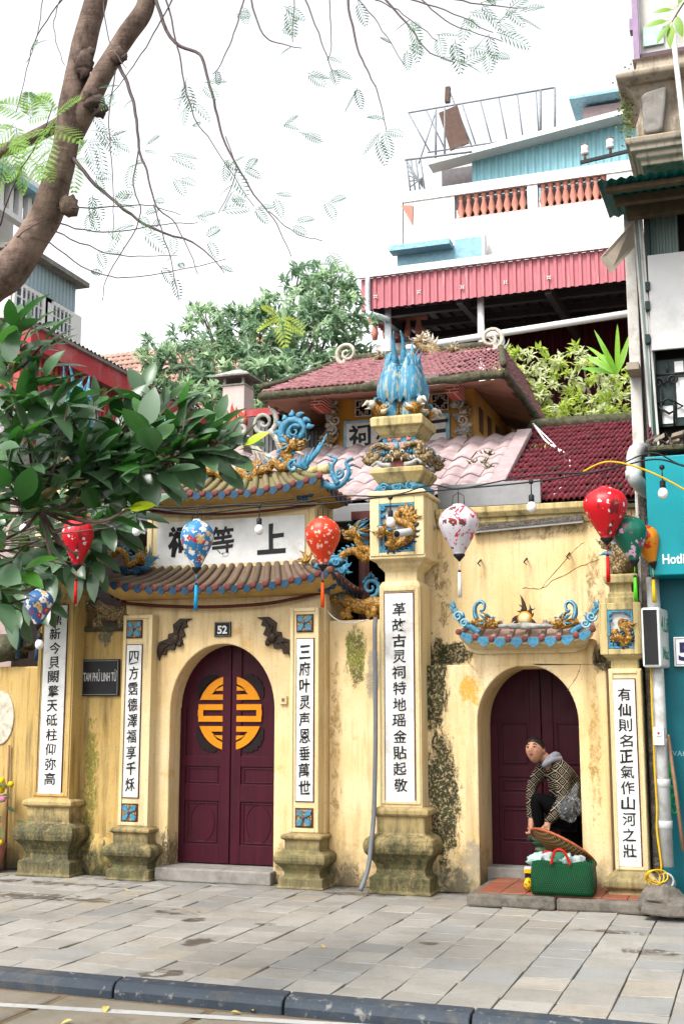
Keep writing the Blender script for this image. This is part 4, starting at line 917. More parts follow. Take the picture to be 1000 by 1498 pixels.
# end wall running back at far left with a niche
ew = thing('boundary_wall', 'low weathered yellow wall with a pale round niche at the far left', 'wall', (wx(20,1280,10.6), 10.6, 0))
mb = MB(); mb.box(-9.5, wx(60,1100,10.55), 10.55, 10.9, 0, wz(30,975,10.55)); mb.build('wall', M['wall_old_dim'], ew, .015)
c = W(2, 1050, 10.55); mb = MB(); n = 20
mb.prism([(c.x+.16*math.cos(2*math.pi*i/n), c.z+.27*math.sin(2*math.pi*i/n)) for i in range(n)], 10.535, 10.56, 0); mb.build('niche', M['pale'], ew, .008)
mb = MB(); c = W(30,950,10.6); mb.blob(c+Vector((-.15,0,.02)), (.3,.2,.14), 0, 12, amp=.5); mb.tube([c+Vector((.03,-.1,.2)), c+Vector((.05,-.1,-.1))], .03, 8, 1); spiral(mb, c+Vector((-.02,-.1,.18)), .09, 1.4, .03, 1)
mb.build('rockery', [M['moss_edge'], M['dblue']], ew)
mb = MB(); a = W(16,1090,10.5); mb.tube([(a.x,10.5,.0),(a.x-.03,10.52,a.z)], .012, 6, 0); solo(mb, 'pole', M['wood'], 'thin dark pole leaning on the wall at the far left edge', 'pole')

# ------------------------------------------------------------------ the side gate (arched door, small roof with two dragons)
YS, YU, YD = 10.46, 10.66, 11.0
sg = thing('side_gate', 'yellow wall with arched maroon side door under a small tiled hood with two blue dragons', 'gate', (wx(780,1310,YS), YS, 0))
sx_l, sx_r = pcx+.1, wx(890,1100,YS)
dax0, dax1 = wx(699,1130,YS), wx(848,1130,YS); dzs, dza = wz(775,1058,YS), wz(775,971,YS)
z_low = wz(650, 973, YS); zmid = wz(770, 935, YS)
mb = MB(); arch_wall(mb, sx_l, sx_r, 0, z_low, dax0, dax1, dzs, min(dza, z_low-.01), YS, YD+.1)
mb.build('wall', M['wall'], sg, .012)
mx0, mx1 = wx(681,950,YS), wx(859,950,YS)
mb = MB(); mb.box(mx0+.06, mx1+.05, YS+.005, YU+.05, z_low-.02, wz(770,936,YS)); mb.build('hood_wall', M['wall'], sg, .01)
ucx = (sx_l+sx_r)/2; zcap = wz(770, 766, YU)
mb = MB(); mb.box(sx_l, wx(889,800,YU), YU, YU+.3, z_low-.03, zcap); mb.build('upper_wall', M['wall'], sg, .01)
mb = MB(); zt = zcap
cx0, cx1 = pcx+.26, wx(884,745,YU)
prof = [(0,0),(.03,.0),(.05,.035),(.05,.07),(.08,.08),(.11,.12),(.11,.17),(.0,.18)]
vs = [(xx, YU-o_, zt-.01+h_) for xx in (cx0, cx1) for o_, h_ in prof] ; n = len(prof)
mb.add(vs, [(i, n+i, n+i+1, i+1) for i in range(n-1)] + [tuple(range(n)), tuple(range(2*n-1,n-1,-1))], 0); mb.build('cornice', M['capstone'], sg, .006)
# hood: flat tiled roof on a rounded cove
hx0, hx1 = wx(671,930,10.26), wx(867,925,10.26); hz = wz(770, 936, 10.26)
eave_roof(sg, 'hood_roof', hx0, hx1, 10.26, YS+.02, hz, .07, hx0+.05, hx1-.05, YS+.06, wz(770,911,YS), (mx0+.10, mx1-.10, YS, wz(770,950,YS)), [M['tile_pinkbrown'], M['cream'], M['blue'], M['redbrown']], pitch=.142, rr=.024, sides=False, drip=.040, power=4)
mb = MB(); rz = wz(770,956,YS)
pr = [(mx0-.02,rz+.10),(mx0+.02,rz+.03),(mx0+.12,rz-.0),(mx1-.12,rz-.0),(mx1-.02,rz+.03),(mx1+.03,rz+.10)]
mb.prism(pr, YS-.035, YS+.03, 0); mb.build('hood_moulding', M['cream'], sg, .01)
def hood_dragon(f):
    mb = MB(); X = lambda px, py: W(px if f > 0 else 2*767.5-px, py, 10.30)
    mb2 = MB()
    pts = cat_rom([X(700,926),X(690,918),X(676,912),X(668,900),X(660,890)],5); mb.tube(pts, taper(.034,.012,len(pts)), 8, 0, sy=.7)
    for px, py, a0, a1 in ((668,898,90,150),(664,890,70,140),(676,908,60,130)): hornset(mb, X(px,py), 3, .075, .014, 0, *( (a0,a1) if f > 0 else (180-a1,180-a0)), seed=px)
    for px, py, r in ((670,902,.045),(679,912,.04)): spiral(mb, X(px,py)+Vector((0,-.02,0)), r, 1.5, .011, 1, 0, f)
    # rising hook behind the head
    pts = cat_rom([X(697,906),X(694,896),X(695,886),X(702,880),X(708,884),X(707,892),X(702,893)],5); mb.tube(pts, taper(.024,.010,len(pts)), 8, 0, sy=.7)
    pts = [p+Vector((0,-.03,0)) for p in pts]; mb.tube(pts, .006, 5, 1)
    mb.tube(cat_rom([X(690,908),X(704,914),X(716,916),X(726,914)],4), taper(.03,.022,13), 8, 2)
    o = mb.build('dragon', [M['blue'], M['pblue'], M['scale']], sg)
    dragon_head(o, X(716,910), .125, f, [M['scale'], M['blue'], M['pale'], M['ink']], -6, 0)
hood_dragon(1); hood_dragon(-1)
mb = MB(); c = W(767,905,10.31); mb.lathe([(.062,-.02),(.066,0),(.05,.012),(.02,.014)], c, 16, 0, rot=Vector((0,-1,0)).to_track_quat('Z','Y').to_matrix())
mb.lathe([(.048,-.02),(.052,.014),(.0,.022)], c, 16, 1, rot=Vector((0,-1,0)).to_track_quat('Z','Y').to_matrix())
hornset(mb, c+Vector((0,.015,0)), 11, .125, .020, 2, -20, 200, seed=8, curl=.3); hornset(mb, c+Vector((0,.015,.04)), 1, .17, .02, 2, 80, 100, curl=.1); mb.build('flaming_pearl', [M['gold'], M['cream'], M['bronze']], sg)
mb = MB()
for px, r in ((738,.05),(752,.055),(768,.07),(784,.055),(797,.05)): mb.blob(W(px,916,10.3), (r*1.4,.04,r*.45), 0, 10, amp=.4, seed=px)
mb.build('cloud', M['greycarve'], sg)
# door, recessed
mb, xi, xo = None, None, None
dcx = (dax0+dax1)/2; dh = (dax1-dax0)/2+.05; STEP = .10
dzb = STEP+.09
RL = [(dzb, dzb+.2), (wz(775,1180,YD), wz(775,1160,YD)), (wz(775,1137,YD), wz(775,1122,YD))]
for s_ in (-1, 1):
    mb, xi, xo = solid_leaf(sg, dcx+.03, dh, dzb, dzs, dza+.12, YD, s_, RL)
    for z0, z1 in ((RL[0][1], RL[1][0]), (RL[1][1], RL[2][0])): frame(mb, min(xi,xo)+.015, max(xi,xo)-.015, z0+.02, z1-.02, .014, YD-.012, YD)
    frame(mb, min(xi,xo)+.015, max(xi,xo)-.015, RL[2][1]+.03, dzs, .014, YD-.012, YD)
    mb.build('door_leaf', M['maroon'], sg, .004)
mb = MB(); mb.box(dax0-.02, dax1+.02, YS+.3, YD+.1, 0, dzb); mb.build('threshold', M['concrete'], sg, .01)
# step with red tiles
st = thing('door_step', 'worn concrete step with red tiles in front of the side door', 'step', (wx(800,1330,9.9), 9.9, 0))
p0, p1 = GZ(679,1328), GZ(955,1352)
sy = 9.78; sxr = wx(948,1330,sy)
mb = MB(); mb.box(p0.x, (p0.x+sxr)/2-.004, sy, 11.0, 0, STEP); mb.box((p0.x+sxr)/2+.004, sxr, sy+.01, 11.0, 0, STEP-.006); mb.build('kerb_slab', M['stepstone'], st, .02)
def redtile():
    t = NT('red_floor_tile'); c = t.mix(t.island(), (0.26,0.085,0.05), (0.34,0.125,0.075)); c = t.mix(t.ramp(t.noise(6,6,.7),.48,.7,0,.7), c, (0.13,0.095,0.07)); return t.fin(c, .6)
mb = MB(); y = sy+.10
while y < 10.95:
    x = p0.x+.06
    while x < sxr-.15: mb.box(x, min(x+.195, sxr-.02), y, min(y+.195,10.95), STEP-.02, STEP+.006); x += .2
    y += .2
mb.build('floor_tile', redtile(), st, .003)
# ------------------------------------------------------------------ roofs and shrine behind the gate
def tile_slope(mb, a, b, c, d, nu, nv, amp, m=0, step=.02, seg=5, skew=0.0, over=1.25, sharp=1.0):
    """courses of curved tiles on the slope a-b (eave, left-right) to d-c (ridge); every tile its own island"""
    a, b, c, d = map(Vector, (a, b, c, d)); nrm = (b-a).cross(d-a).normalized()
    if nrm.z < 0: nrm = -nrm
    rg = random.Random(nu*nv)
    for j in range(nv):
        t0, t1 = j/nv, min(1.0, (j+over)/nv); off = (skew*(j % 2))
        for i in range(nu + (1 if off else 0)):
            u0 = (i-off)/nu; u1 = (i+1-off)/nu; vs = []; jit = rg.uniform(-.004,.008)*(2.5 if rg.random() < .06 else 1)
            for t, h in ((t0, step+jit), (t1, jit)):
                L, Rr_ = a.lerp(d, t), b.lerp(c, t)
                for k in range(seg+1):
                    u = min(1, max(0, lerp(u0, u1, k/seg))); vs.append(L.lerp(Rr_, u) + nrm*(h + amp*math.sin(math.pi*k/seg)**sharp))
            n = seg+1; fr = [v - nrm*(step*.8) for v in vs[:n]]
            mb.add(vs+fr, [(k, k+1, n+k+1, n+k) for k in range(seg)] + [(2*n+k, 2*n+k+1, k+1, k) for k in range(seg)], m, True)
# hall below: near-black back wall painting the shade inside, bleached pink pantile roof with a grey gutter
hall = thing('worship_hall', 'front hall with bleached pink pantile roof and grey gutter between gate and tall pillar', 'hall', (wx(500,1290,12.2), 12.2, 0))
hx0, hx1 = -6.9, pcx+.62
mb = MB(); zc_ = 3.55
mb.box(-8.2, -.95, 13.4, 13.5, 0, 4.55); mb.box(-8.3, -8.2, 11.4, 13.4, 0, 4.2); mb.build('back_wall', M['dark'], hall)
mb = MB(); tile_slope(mb, (hx0,11.3,3.62), (hx1,11.3,3.62), (hx1,13.1,4.62), (hx0,13.1,4.62), 22, 7, .040, 0, .022, 8, sharp=1.6); mb.build('roof', M['tile_pink'], hall)
mb = MB(); mb.box(hx0, hx1+.02, 11.20, 11.33, 3.42, 3.60); mb.box(hx0, hx1, 11.33, 13.2, 3.50, 3.53); mb.build('gutter', M['grey'], hall, .01)
mb = MB(); p0 = W(672,690,11.6); mb.bar(Vector((hx1+.05,11.25,3.66)), Vector((hx1+.05,13.0,4.63)), .16, .07); mb.build('verge', M['tile_pink'], hall, .01)
px_ = wx(532,800,11.15); mb = MB(); mb.tube([(px_,11.15,0),(px_,11.15,wz(532,762,11.15))], .055, 10); mb.box(px_-.10, px_+.10, 11.05, 11.25, wz(532,762,11.15), wz(532,750,11.15)); mb.build('post', simple('brown_post', (0.10,0.032,0.028), .5), hall)
px_ = wx(237,800,11.2); mb = MB(); mb.tube([(px_,11.15,0),(px_,11.15,3.4)], .055, 10); mb.build('post', M['redbrown'], hall)
# eaves scroll carvings on that roof, silver-grey
for px, py, s_, f in ((386,618,.17,-1),(352,628,.10,1)):
    mb = MB(); c = W(px, py, 12.4); spiral(mb, c, s_, 1.7, .034, 0, 60, f)
    for k in range(6): mb.tube(cat_rom([c+Vector((.08+.02*k,0,-.1-.03*k)), c+Vector((.16+.03*k,-.02,-.22-.02*k)), c+Vector((.20+.06*k,0,-.42))],3), taper(.035,.012,7), 7, 1 if k % 2 else 0)
    solo(mb, 'roof_scroll', [M['greycarve'], M['pale']], 'silver grey spiral carving on the pink roof left of the blue scroll' if s_ > .12 else 'smaller silver spiral carving half hidden by rubber leaves beside the chimney', 'carving')
mb = MB(); c = W(342,600,12.8)
for dx, h in ((-.11,.06),(0,.14),(.12,.08)): hornset(mb, c+Vector((dx,0,-.14)), 3, h+.10, .03, 0, 65, 115, seed=int(h*50), curl=.1); mb.blob(c+Vector((dx,0,-.16)), (.07,.05,.09), 0, 8)
solo(mb, 'ridge_finial', simple('red_finial', (0.45,0.07,0.05), .6), 'red flame-shaped ridge finial in front of the pale chimney', 'finial')
# right hall with the maroon scale-tile roof
h2 = thing('side_hall', 'low hall with maroon scale-tiled roof and mossy joints behind the side gate wall', 'hall', (-1.9, 11.4, 0))
mb = MB(); mb.box(hx1+.1, -.9, 10.97, 13.6, 3.0, 3.40); mb.build('wall', M['wall'], h2)
rxa, rxb = hx1+.06, -.80
mb = MB(); tile_slope(mb, (rxa,10.88,3.44), (rxb,10.88,3.44), (rxb,13.6,4.78), (rxa,13.6,4.78), 30, 15, .030, 0, .045, 5, skew=.5, sharp=.8); mb.build('roof', M['tile_maroon'], h2)
mb = MB(); mb.box(rxa, rxb, 10.9, 13.55, 3.36, 3.40); a_ = Vector((rxa,10.9,3.41)); mb.add([(rxa,10.9,3.42),(rxb,10.9,3.42),(rxb,13.6,4.75),(rxa,13.6,4.75)], [(0,1,2,3)]); mb.build('roof_bed', M['moss_edge'], h2)
mb = MB(); mb.tube(cat_rom([(rxa,13.62,4.80),(-2.2,13.62,4.84),(rxb,13.62,4.82)],6), .08, 8, 0); mb.build('ridge', M['moss_edge'], h2)
mb = MB(); gxa, gxb = wx(640,720,10.80), wx(790,720,10.80); g0, g1 = wz(700,738,10.80), wz(700,707,10.80)
mb.box(gxa, gxb, 10.79, 10.83, g0-.02, g1); mb.box(gxa, gxb, 10.83, 10.95, g1-.02, g1+.003); mb.build('flashing', M['grey'], h2, .004)
rg = random.Random(5)
for k, (px, py) in enumerate(((786,664),(712,672),(722,690),(870,660),(846,700),(700,683))):
    mb = MB(); p = W(px, py, 11); t = (py-735)/(628-735); c = Vector((wx(px,py,lerp(10.9,13.5,t)), lerp(10.9,13.5,t), wz(px,py,lerp(10.9,13.5,t))+.02))
    for q in range(26):
        a = rg.uniform(0,6.28); l = rg.uniform(.05,.13); d = Vector((math.cos(a)*.7, math.sin(a)*.7-.3, rg.uniform(.2,1))).normalized(); o_ = c+Vector((rg.uniform(-.07,.07),rg.uniform(-.05,.05),0)); s_ = d.cross(Vector((0,0,1))).normalized()*.014
        mb.quad(o_, o_+d*l*.5+s_, o_+d*l, o_+d*l*.5-s_, 0)
    solo(mb, 'roof_weed', simple('weed_green_%d' % k, ((0.22,0.34,0.04),(0.16,0.2,0.06),(0.3,0.3,0.2),(0.08,0.13,0.03),(0.09,0.14,0.03),(0.22,0.26,0.1))[k], .8), ('bright green tuft of weed on the upper maroon roof tiles near the white wire','small weed at the lower left of the maroon roof beside the shrine','pale dry weed clump low on the maroon roof','dark weed tuft on the maroon roof near the grey elbow pipe','dark weed tuft on the lower maroon roof left of the red lantern','weed sprouting at the left verge of the maroon roof')[k], 'weed', 'weeds on the maroon roof')
pts = [W(780,628,13.4), W(800,655,12.8), W(826,672,12.4), W(834,690,12.0), W(822,712,11.5), W(812,736,11.0)]
mb = MB(); mb.tube(cat_rom([p+Vector((0,-.02,.06)) for p in pts],6), .012, 6); mb.tube(cat_rom([p+Vector((.05*math.sin(i*2),-.02,.06)) for i, p in enumerate(pts)],6), .009, 6); solo(mb, 'wire', M['whitep'], 'white wire looping down over the maroon tiled roof', 'wire')
# ------------------------------------------------------------------ shrine
sh = thing('shrine', 'orange upper shrine with mossy rose-tiled hip roof and blue-bordered white sign', 'shrine', (-3.8, 14.2, 4.3))
SX0, SX1, SY0, SY1, SZ0, SZ1 = -4.74, -2.94, 13.2, 15.3, 4.3, 5.26
mb = MB(); mb.box(SX0, SX1, SY0, SY1, SZ0-.2, SZ1); mb.build('wall', M['orange_wall'], sh, .01)
for cx_ in ((518+545)/2, (630+656)/2):
    c = W(cx_, 597 if cx_ < 600 else 588, 13.18); mb = MB(); s_ = .105
    mb.box(c.x-s_, c.x+s_, 13.19, 13.21, c.z-s_, c.z+s_, 1); frame(mb, c.x-s_, c.x+s_, c.z-s_, c.z+s_, .012, 13.165, 13.2)
    for k in range(5):
        for sgn in (-1,1):
            u = (k-2)*.036; v = sgn*(.075-abs(k-2)*.03); mb.box(c.x+u-.019, c.x+u+.019, 13.17, 13.195, c.z+v-.006, c.z+v+.006)
    for q in (-1,1):
        for r_ in (-1,1): mb.box(c.x+q*.05-.006, c.x+q*.05+.006, 13.17, 13.195, c.z+r_*.045-.03, c.z+r_*.045+.03); mb.box(c.x+q*.02-.006, c.x+q*.02+.006, 13.17, 13.195, c.z+r_*.075-.02, c.z+r_*.075+.02)
    mb.build('vent_lattice', [M['pale'], M['dark']], sh)
for k in range(4):
    y0 = 13.45+k*.47; mb = MB(); mb.box(SX1-.01, SX1+.008, y0, y0+.2, 4.78, 5.08); mb.build('vent_slot', simple('vent_brown', (0.10,0.055,0.035), .9), sh)
mb = MB(); mb.box(SX1-.12, SX1+.02, SY1-.2, SY1+.02, SZ0, SZ1); mb.build('corner_post', M['orange_wall'], sh, .01)
q0, q1 = W(503,617,13.17), W(658,664,13.17); mb = MB(); mb.box(q0.x, q1.x, 13.16, 13.2, q1.z, q0.z, 0); mb.box(q0.x+.04, q1.x-.04, 13.15, 13.17, q1.z+.035, q0.z-.035, 1); o = mb.build('signboard', [M['pblue'], M['white']], sh)
for i, ch in enumerate('祠灵府三'):
    mb = MB(); c = W((526,563,602,640)[i], (637,635,633,631)[i], 13.15); letter(mb, ch, c.x, c.z, .27, .27, 13.149, 0, .004, .022, .06, seed=i+40); mb.build('character', M['ink'], o)
mb = MB(); mb.box(SX0-.12, SX1+.1, 13.02, 13.25, 4.30, 4.50); mb.build('base_band', M['tile_pink'], sh, .02)
# hip roof
EX0, EX1, EY0, EY1, EZ = -5.22, -2.41, 12.3, 16.2, 5.10
RX0, RX1, RY, RZ = -4.72, -2.72, 13.7, 5.86
def lift(x, y):
    a = 1-min(1, abs(x-EX0)/.6); b_ = 1-min(1, abs(x-EX1)/.6); e = 1-min(1, abs(y-EY0)/.6); return .10*(a**2*e + b_**2*e)
mb = MB(); tile_slope(mb, (EX0,EY0,EZ+.05),(EX1,EY0,EZ+.05),(RX1,RY,RZ),(RX0,RY,RZ), 38, 14, .022, 0, .022, 4, skew=.5)
tile_slope(mb, (EX1,EY0,EZ+.05),(EX1,EY1,EZ+.05),(RX1,EY1-1.2,RZ),(RX1,RY,RZ), 44, 10, .022, 0, .022, 4, skew=.5)
tile_slope(mb, (EX0,EY1,EZ+.05),(EX0,EY0,EZ+.05),(RX0,RY,RZ),(RX0,EY1-1.2,RZ), 30, 8, .022, 0, .022, 4, skew=.5)
mb.build('roof', M['tile_rose'], sh)
mb = MB(); n = 40
for (p, q) in (((EX0,EY0),(EX1,EY0)),((EX1,EY0),(EX1,EY1)),((EX0,EY1),(EX0,EY0))):
    pts = [Vector((lerp(p[0],q[0],i/n), lerp(p[1],q[1],i/n), EZ)) for i in range(n+1)]
    mb.tube([v+Vector((0,0,.01+.015*noise.noise(v*5))) for v in pts], [.05+.018*noise.noise(v*7) for v in pts], 8, 0, sy=1)
for c0, c1 in (((EX1,EY0,EZ+.06),(RX1,RY,RZ+.03)),((EX0,EY0,EZ+.06),(RX0,RY,RZ+.03))):
    mb.tube([Vector(c0).lerp(Vector(c1), i/8)+Vector((0,0,.06*(1-i/8)**3)) for i in range(9)], .04, 8, 0)
mb.tube([(RX0,RY,RZ+.02),(RX1,RY,RZ+.02)], .07, 8, 0)
mb.build('eave_crust', M['moss_edge'], sh)
mb = MB(); zs_ = EZ-.04
mb.add([(EX0,EY0,zs_),(EX1,EY0,zs_),(EX1,EY1,zs_),(EX0,EY1,zs_),(SX0,SY0,SZ1-.02),(SX1,SY0,SZ1-.02),(SX1,SY1+.6,SZ1-.02),(SX0,SY1+.6,SZ1-.02)], [(0,4,5,1),(1,5,6,2),(3,7,4,0),(2,6,7,3)]); mb.build('soffit', M['pinksof'], sh)
def brickmat():
    t = NT('red_brick'); br = t.n('ShaderNodeTexBrick'); t.l(t.n('ShaderNodeTexCoord').outputs['Object'], br.inputs[0])
    mp = t.n('ShaderNodeMapping'); t.l(t.P(), mp.inputs[0]); mp.inputs['Rotation'].default_value = (R(90),0,0); t.l(mp.outputs[0], br.inputs[0])
    br.inputs['Color1'].default_value = (0.42,0.10,0.07,1); br.inputs['Color2'].default_value = (0.33,0.08,0.06,1); br.inputs['Mortar'].default_value = (0.7,0.6,0.55,1)
    br.inputs['Scale'].default_value = 1; br.inputs['Brick Width'].default_value = .11; br.inputs['Row Height'].default_value = .035; br.inputs['Mortar Size'].default_value = .005; return t.fin(br.outputs[0], .85)
M['brick'] = brickmat()
for px, py in ((464,587),(662,567)):
    c = W(px, py, 12.62); mb = MB(); mb.box(c.x-.072, c.x+.072, 12.58, 12.9, c.z-.075, c.z+.08); mb.build('brick_corbel', M['brick'], sh)
for side, px in ((0,483),(1,676)):
    o = None; mb = MB(); rg = random.Random(px)
    for k in range(11):
        c = W(px+rg.uniform(-8,8), lerp(590,655,k/10), 13.16); mb.blob(c, (rg.uniform(.05,.1),.06,rg.uniform(.04,.07)), k % 3, 9, amp=.6, seed=k)
        if k % 2 == 0: spiral(mb, c+Vector((.02,-.05,0)), .065, 1.4, .018, (k//2) % 3, rg.uniform(0,360), rg.choice((-1,1)))
    hornset(mb, W(px,650,13.12), 8, .2, .025, 1, 30, 170, seed=px); hornset(mb, W(px,662,13.12), 9, .16, .025, 2, 0, 180, seed=px+1)
    mb.build('corner_carving', [M['greycarve'], M['scale_old'], M['pale']], sh)
# ridge beasts: scrolls at both ends and one rampant in the middle
for px, py, f, Yk in ((507,517,-1,13.5),(718,495,1,13.5)):
    mb = MB(); c = W(px, py, Yk); spiral(mb, c, .155, 1.7, .030, 0, -110 if f > 0 else -70, f)
    for k in range(6): mb.tube(cat_rom([c+Vector((-f*(.02+.03*k),0,-.16)), c+Vector((-f*(.06+.05*k),-.02,-.20-.015*k)), c+Vector((-f*(.02+.06*k),0,-.32))],3), taper(.035,.01,7), 7, 1)
    o = mb.build('ridge_scroll', [M['pale'], M['greycarve']], sh)
    mb = MB(); P_ = cat_rom([c+Vector((-f*.42,0,-.12)), c+Vector((-f*.30,0,-.17)), c+Vector((-f*.12,0,-.18)), c+Vector((f*.06,0,-.22))],5); mb.tube(P_, taper(.05,.06,len(P_)), 8, 0); hornset(mb, c+Vector((f*.05,0,-.2)), 6, .24, .03, 1, 20 if f > 0 else 80, 100 if f > 0 else 160, seed=px)
    d = mb.build('ridge_dragon', [M['scale_old'], M['greycarve']], sh); dragon_head(d, c+Vector((-f*.46,-.02,-.08)), .12, -f, [M['scale_old'], M['greycarve'], M['pale'], M['ink']])
mb = MB(); c = W(622,510,13.6); mb.tube(cat_rom([c+Vector((.12,0,-.2)), c+Vector((.10,0,-.05)), c+Vector((-.02,0,.02)), c+Vector((-.08,0,.12))],5), taper(.11,.07,16), 9, 0); hornset(mb, c, 8, .22, .035, 1, 0, 120, seed=77)
d = mb.build('ridge_dragon', [M['scale_old'], M['pale']], sh); dragon_head(d, c+Vector((-.05,-.04,.10)), .15, -1, [M['scale_old'], M['pale'], M['pale'], M['ink']])
# ------------------------------------------------------------------ left neighbour running back, chimney, orange-tiled roof
def corr(mb, o_, u, v, pitch, amp, m=0, square=True):
    """corrugated sheet: origin, width vector, height vector"""
    o_, u, v = Vector(o_), Vector(u), Vector(v); nrm = u.cross(v).normalized(); L = u.length; n = max(1, int(L/pitch)); pr = ((0,0),(.42,0),(.52,1),(.88,1),(.98,0)) if square else ((0,0),(.125,.3),(.25,.5),(.375,.85),(.5,1),(.625,.85),(.75,.5),(.875,.3))
    us = [((i+a)/n, h) for i in range(n) for a, h in pr] + [(1,0)]
    vs = [o_+u*t+v*k+nrm*(h*amp) for k in (0,1) for t, h in us]; q = len(us); mb.add(vs, [(i,i+1,q+i+1,q+i) for i in range(q-1)], m, not square)
LX = -7.33
lh = thing('metal_shed', 'long shed with red corrugated wall and red fascia under a grey roof edge at left', 'shed', (LX-1, 13, 0))
M['redfascia'] = simple('red_fascia', (0.42,0.055,0.06), .55, .15, 5, dirt=((0.5,0.3,0.28), .5))
M['redcorr'] = corr_mat('red_corrugated', (0.46,0.10,0.085), (0.25,0.1,0.08))
mb = MB(); corr(mb, (LX-.15,10.9,4.4), (0,2.2,0), (0,0,1.1), .11, .03); corr(mb, (LX-3,10.9,4.9), (2.85,0,0), (0,0,.6), .11, .03); mb.build('corrugated_wall', M['redcorr'], lh)
mb = MB(); mb.box(LX-.24, LX-.16, 13.1, 17.2, 2.5, 5.55); mb.box(LX-3, LX-.16, 10.95, 13.1, 0, 4.4); mb.build('wall', simple('pale_timber_wall', (0.42,0.33,0.31), .85, .25, 5, dirt=((0.2,0.14,0.12), .6)), lh)
mb = MB(); mb.box(LX, LX+.04, 10.8, 17.3, 5.46, 5.70); mb.box(LX-.2, LX+.04, 10.76, 10.8, 5.46, 5.70); mb.build('fascia', M['redfascia'], lh, .006)
mb = MB(); corr(mb, (LX+.09,10.7,5.73), (0,6.6,0), (-2.6,0,.5), .09, .03, square=False); mb.box(LX+.0, LX+.08, 10.7, 17.3, 5.70, 5.735); mb.build('roof_sheet', M['concrete'], lh)
for k in range(6): mb = MB(); mb.box(LX-.16, LX-.02, 12.4+.8*k, 12.5+.8*k, 5.22, 5.46); mb.build('rafter', M['wood'], lh)
ch = thing('chimney', 'pale square chimney with a dark pyramid cowl between the tree and pink roof', 'chimney', (wx(348,590,14), 14, 4.2))
c = W(348,590,14); ctop = wz(348,566,14); mb = MB(); mb.box(c.x-.155, c.x+.155, 13.85, 14.16, 4.2, ctop); mb.build('shaft', simple('pale_pink_render', (0.62,0.50,0.46), .8, .12, 6), ch, .01)
mb = MB(); mb.ring(c.x, 14.0, .165, .165, [(0,ctop-.02),(0,ctop)]); [mb.box(c.x+sx_*.13-.015, c.x+sx_*.13+.015, 14+sy_*.13-.015, 14+sy_*.13+.015, ctop, ctop+.09) for sx_ in (-1,1) for sy_ in (-1,1)]; mb.ring(c.x, 14.0, .14, .14, [(.11,ctop+.09),(.115,ctop+.11),(-.12,ctop+.235)]); mb.build('cowl', M['greycarve'], ch)
sr = thing('lean_to_roof', 'small lean-to roof with red fascia over grey corrugated sheet left of the shrine', 'roof', (wx(400,600,13), 13, 3.5))
a, b_ = W(360,604,13.3), W(424,592,13.3); mb = MB(); mb.box(a.x, b_.x+.3, 13.26, 13.3, a.z-.06, a.z+.03); mb.build('fascia', M['redfascia'], sr)
mb = MB(); mb.box(a.x, b_.x+.3, 13.31, 14.6, a.z+.02, a.z+.05); mb.build('roof_sheet', M['moss_edge'], sr)
mb = MB(); corr(mb, (a.x-.1,13.9,3.5), (b_.x-a.x+.7,0,0), (0,0,1.75), .055, .015); mb.build('corrugated_wall', corr_mat('grey_corrugated', (0.20,0.205,0.21)), sr)
ot = thing('tiled_roof_house', 'house with faded orange tiled roof behind the shed and tree', 'house', (-12, 24, 0))
a, b_ = W(140,560,21), W(330,560,21); ztop_ = wz(230,508,23); mb = MB(); tile_slope(mb, (a.x-2,21,5.2+2.2),(b_.x+.6,21,7.4),(b_.x+.6,23.4,wz(330,500,23.4)),(a.x-2,23.4,wz(330,500,23.4)), 40, 14, .025, 0, .03, 3, skew=.5); mb.build('roof', M['tile_orange'], ot)
mb = MB(); mb.box(a.x-1.8, b_.x+.4, 21.4, 26, 0, 7.4); mb.build('wall', M['whitep'], ot)
# left grilled-window house and pink one behind it
BX = -9.38
bh = thing('grilled_house', 'pale blue metal-clad house with white barred windows at upper left', 'house', (BX-2, 13, 0))
M['bluecorr'] = corr_mat('pale_blue_corrugated', (0.40,0.52,0.56), (0.4,0.4,0.38), amt=.2)
mb = MB(); mb.box(BX-4, BX-.06, 13.4, 15.0, 0, 7.75); mb.build('wall', M['whitep'], bh)
for z_, h_ in ((7.45,.45),(5.5,.5)): mb = MB(); corr(mb, (BX-.05,13.4,z_), (0,1.6,0), (0,0,h_), .09, .02); mb.build('cladding', M['bluecorr'], bh)
mb = MB(); mb.box(BX-4.2, BX+.14, 13.3, 15.1, 7.86, 7.93); mb.build('roof', M['concrete'], bh)
for k in range(2):
    y0 = 13.45+k*.76; mb = MB(); mb.box(BX-.055, BX-.045, y0, y0+.62, 6.05, 7.35); w_ = mb.build('window', simple('dusky_glass', (0.10,0.14,0.19), .25), bh)
    mb = MB(); f0 = BX-.02
    mb.box(f0, f0+.03, y0-.06, y0, 5.95, 7.42); mb.box(f0, f0+.03, y0+.62, y0+.91, 5.95, 7.42); mb.box(f0, f0+.03, y0, y0+.62, 5.95, 6.03); mb.box(f0, f0+.03, y0, y0+.62, 7.36, 7.42)
    for q in range(1,6): mb.box(f0+.03, f0+.05, y0+q*.103-.01, y0+q*.103+.01, 6.0, 7.4)
    for q in range(1,7): mb.box(f0+.025, f0+.035, y0, y0+.62, 6.05+q*.19, 6.07+q*.19)
    mb.build('window_grille', M['whitep'], w_)
PX_ = -12.0
ph = thing('pink_balcony_house', 'pink-walled house with a white balustrade glimpsed behind the leaning tree trunk', 'house', (PX_-2, 16, 0))
zt_ = XW(0,248,PX_).z; zb2 = XW(30,330,PX_).z
mb = MB(); mb.box(PX_-4, PX_-.5, 10, XW(56,290,PX_).y, 0, zb2+.6); mb.build('wall', M['whitep'], ph)
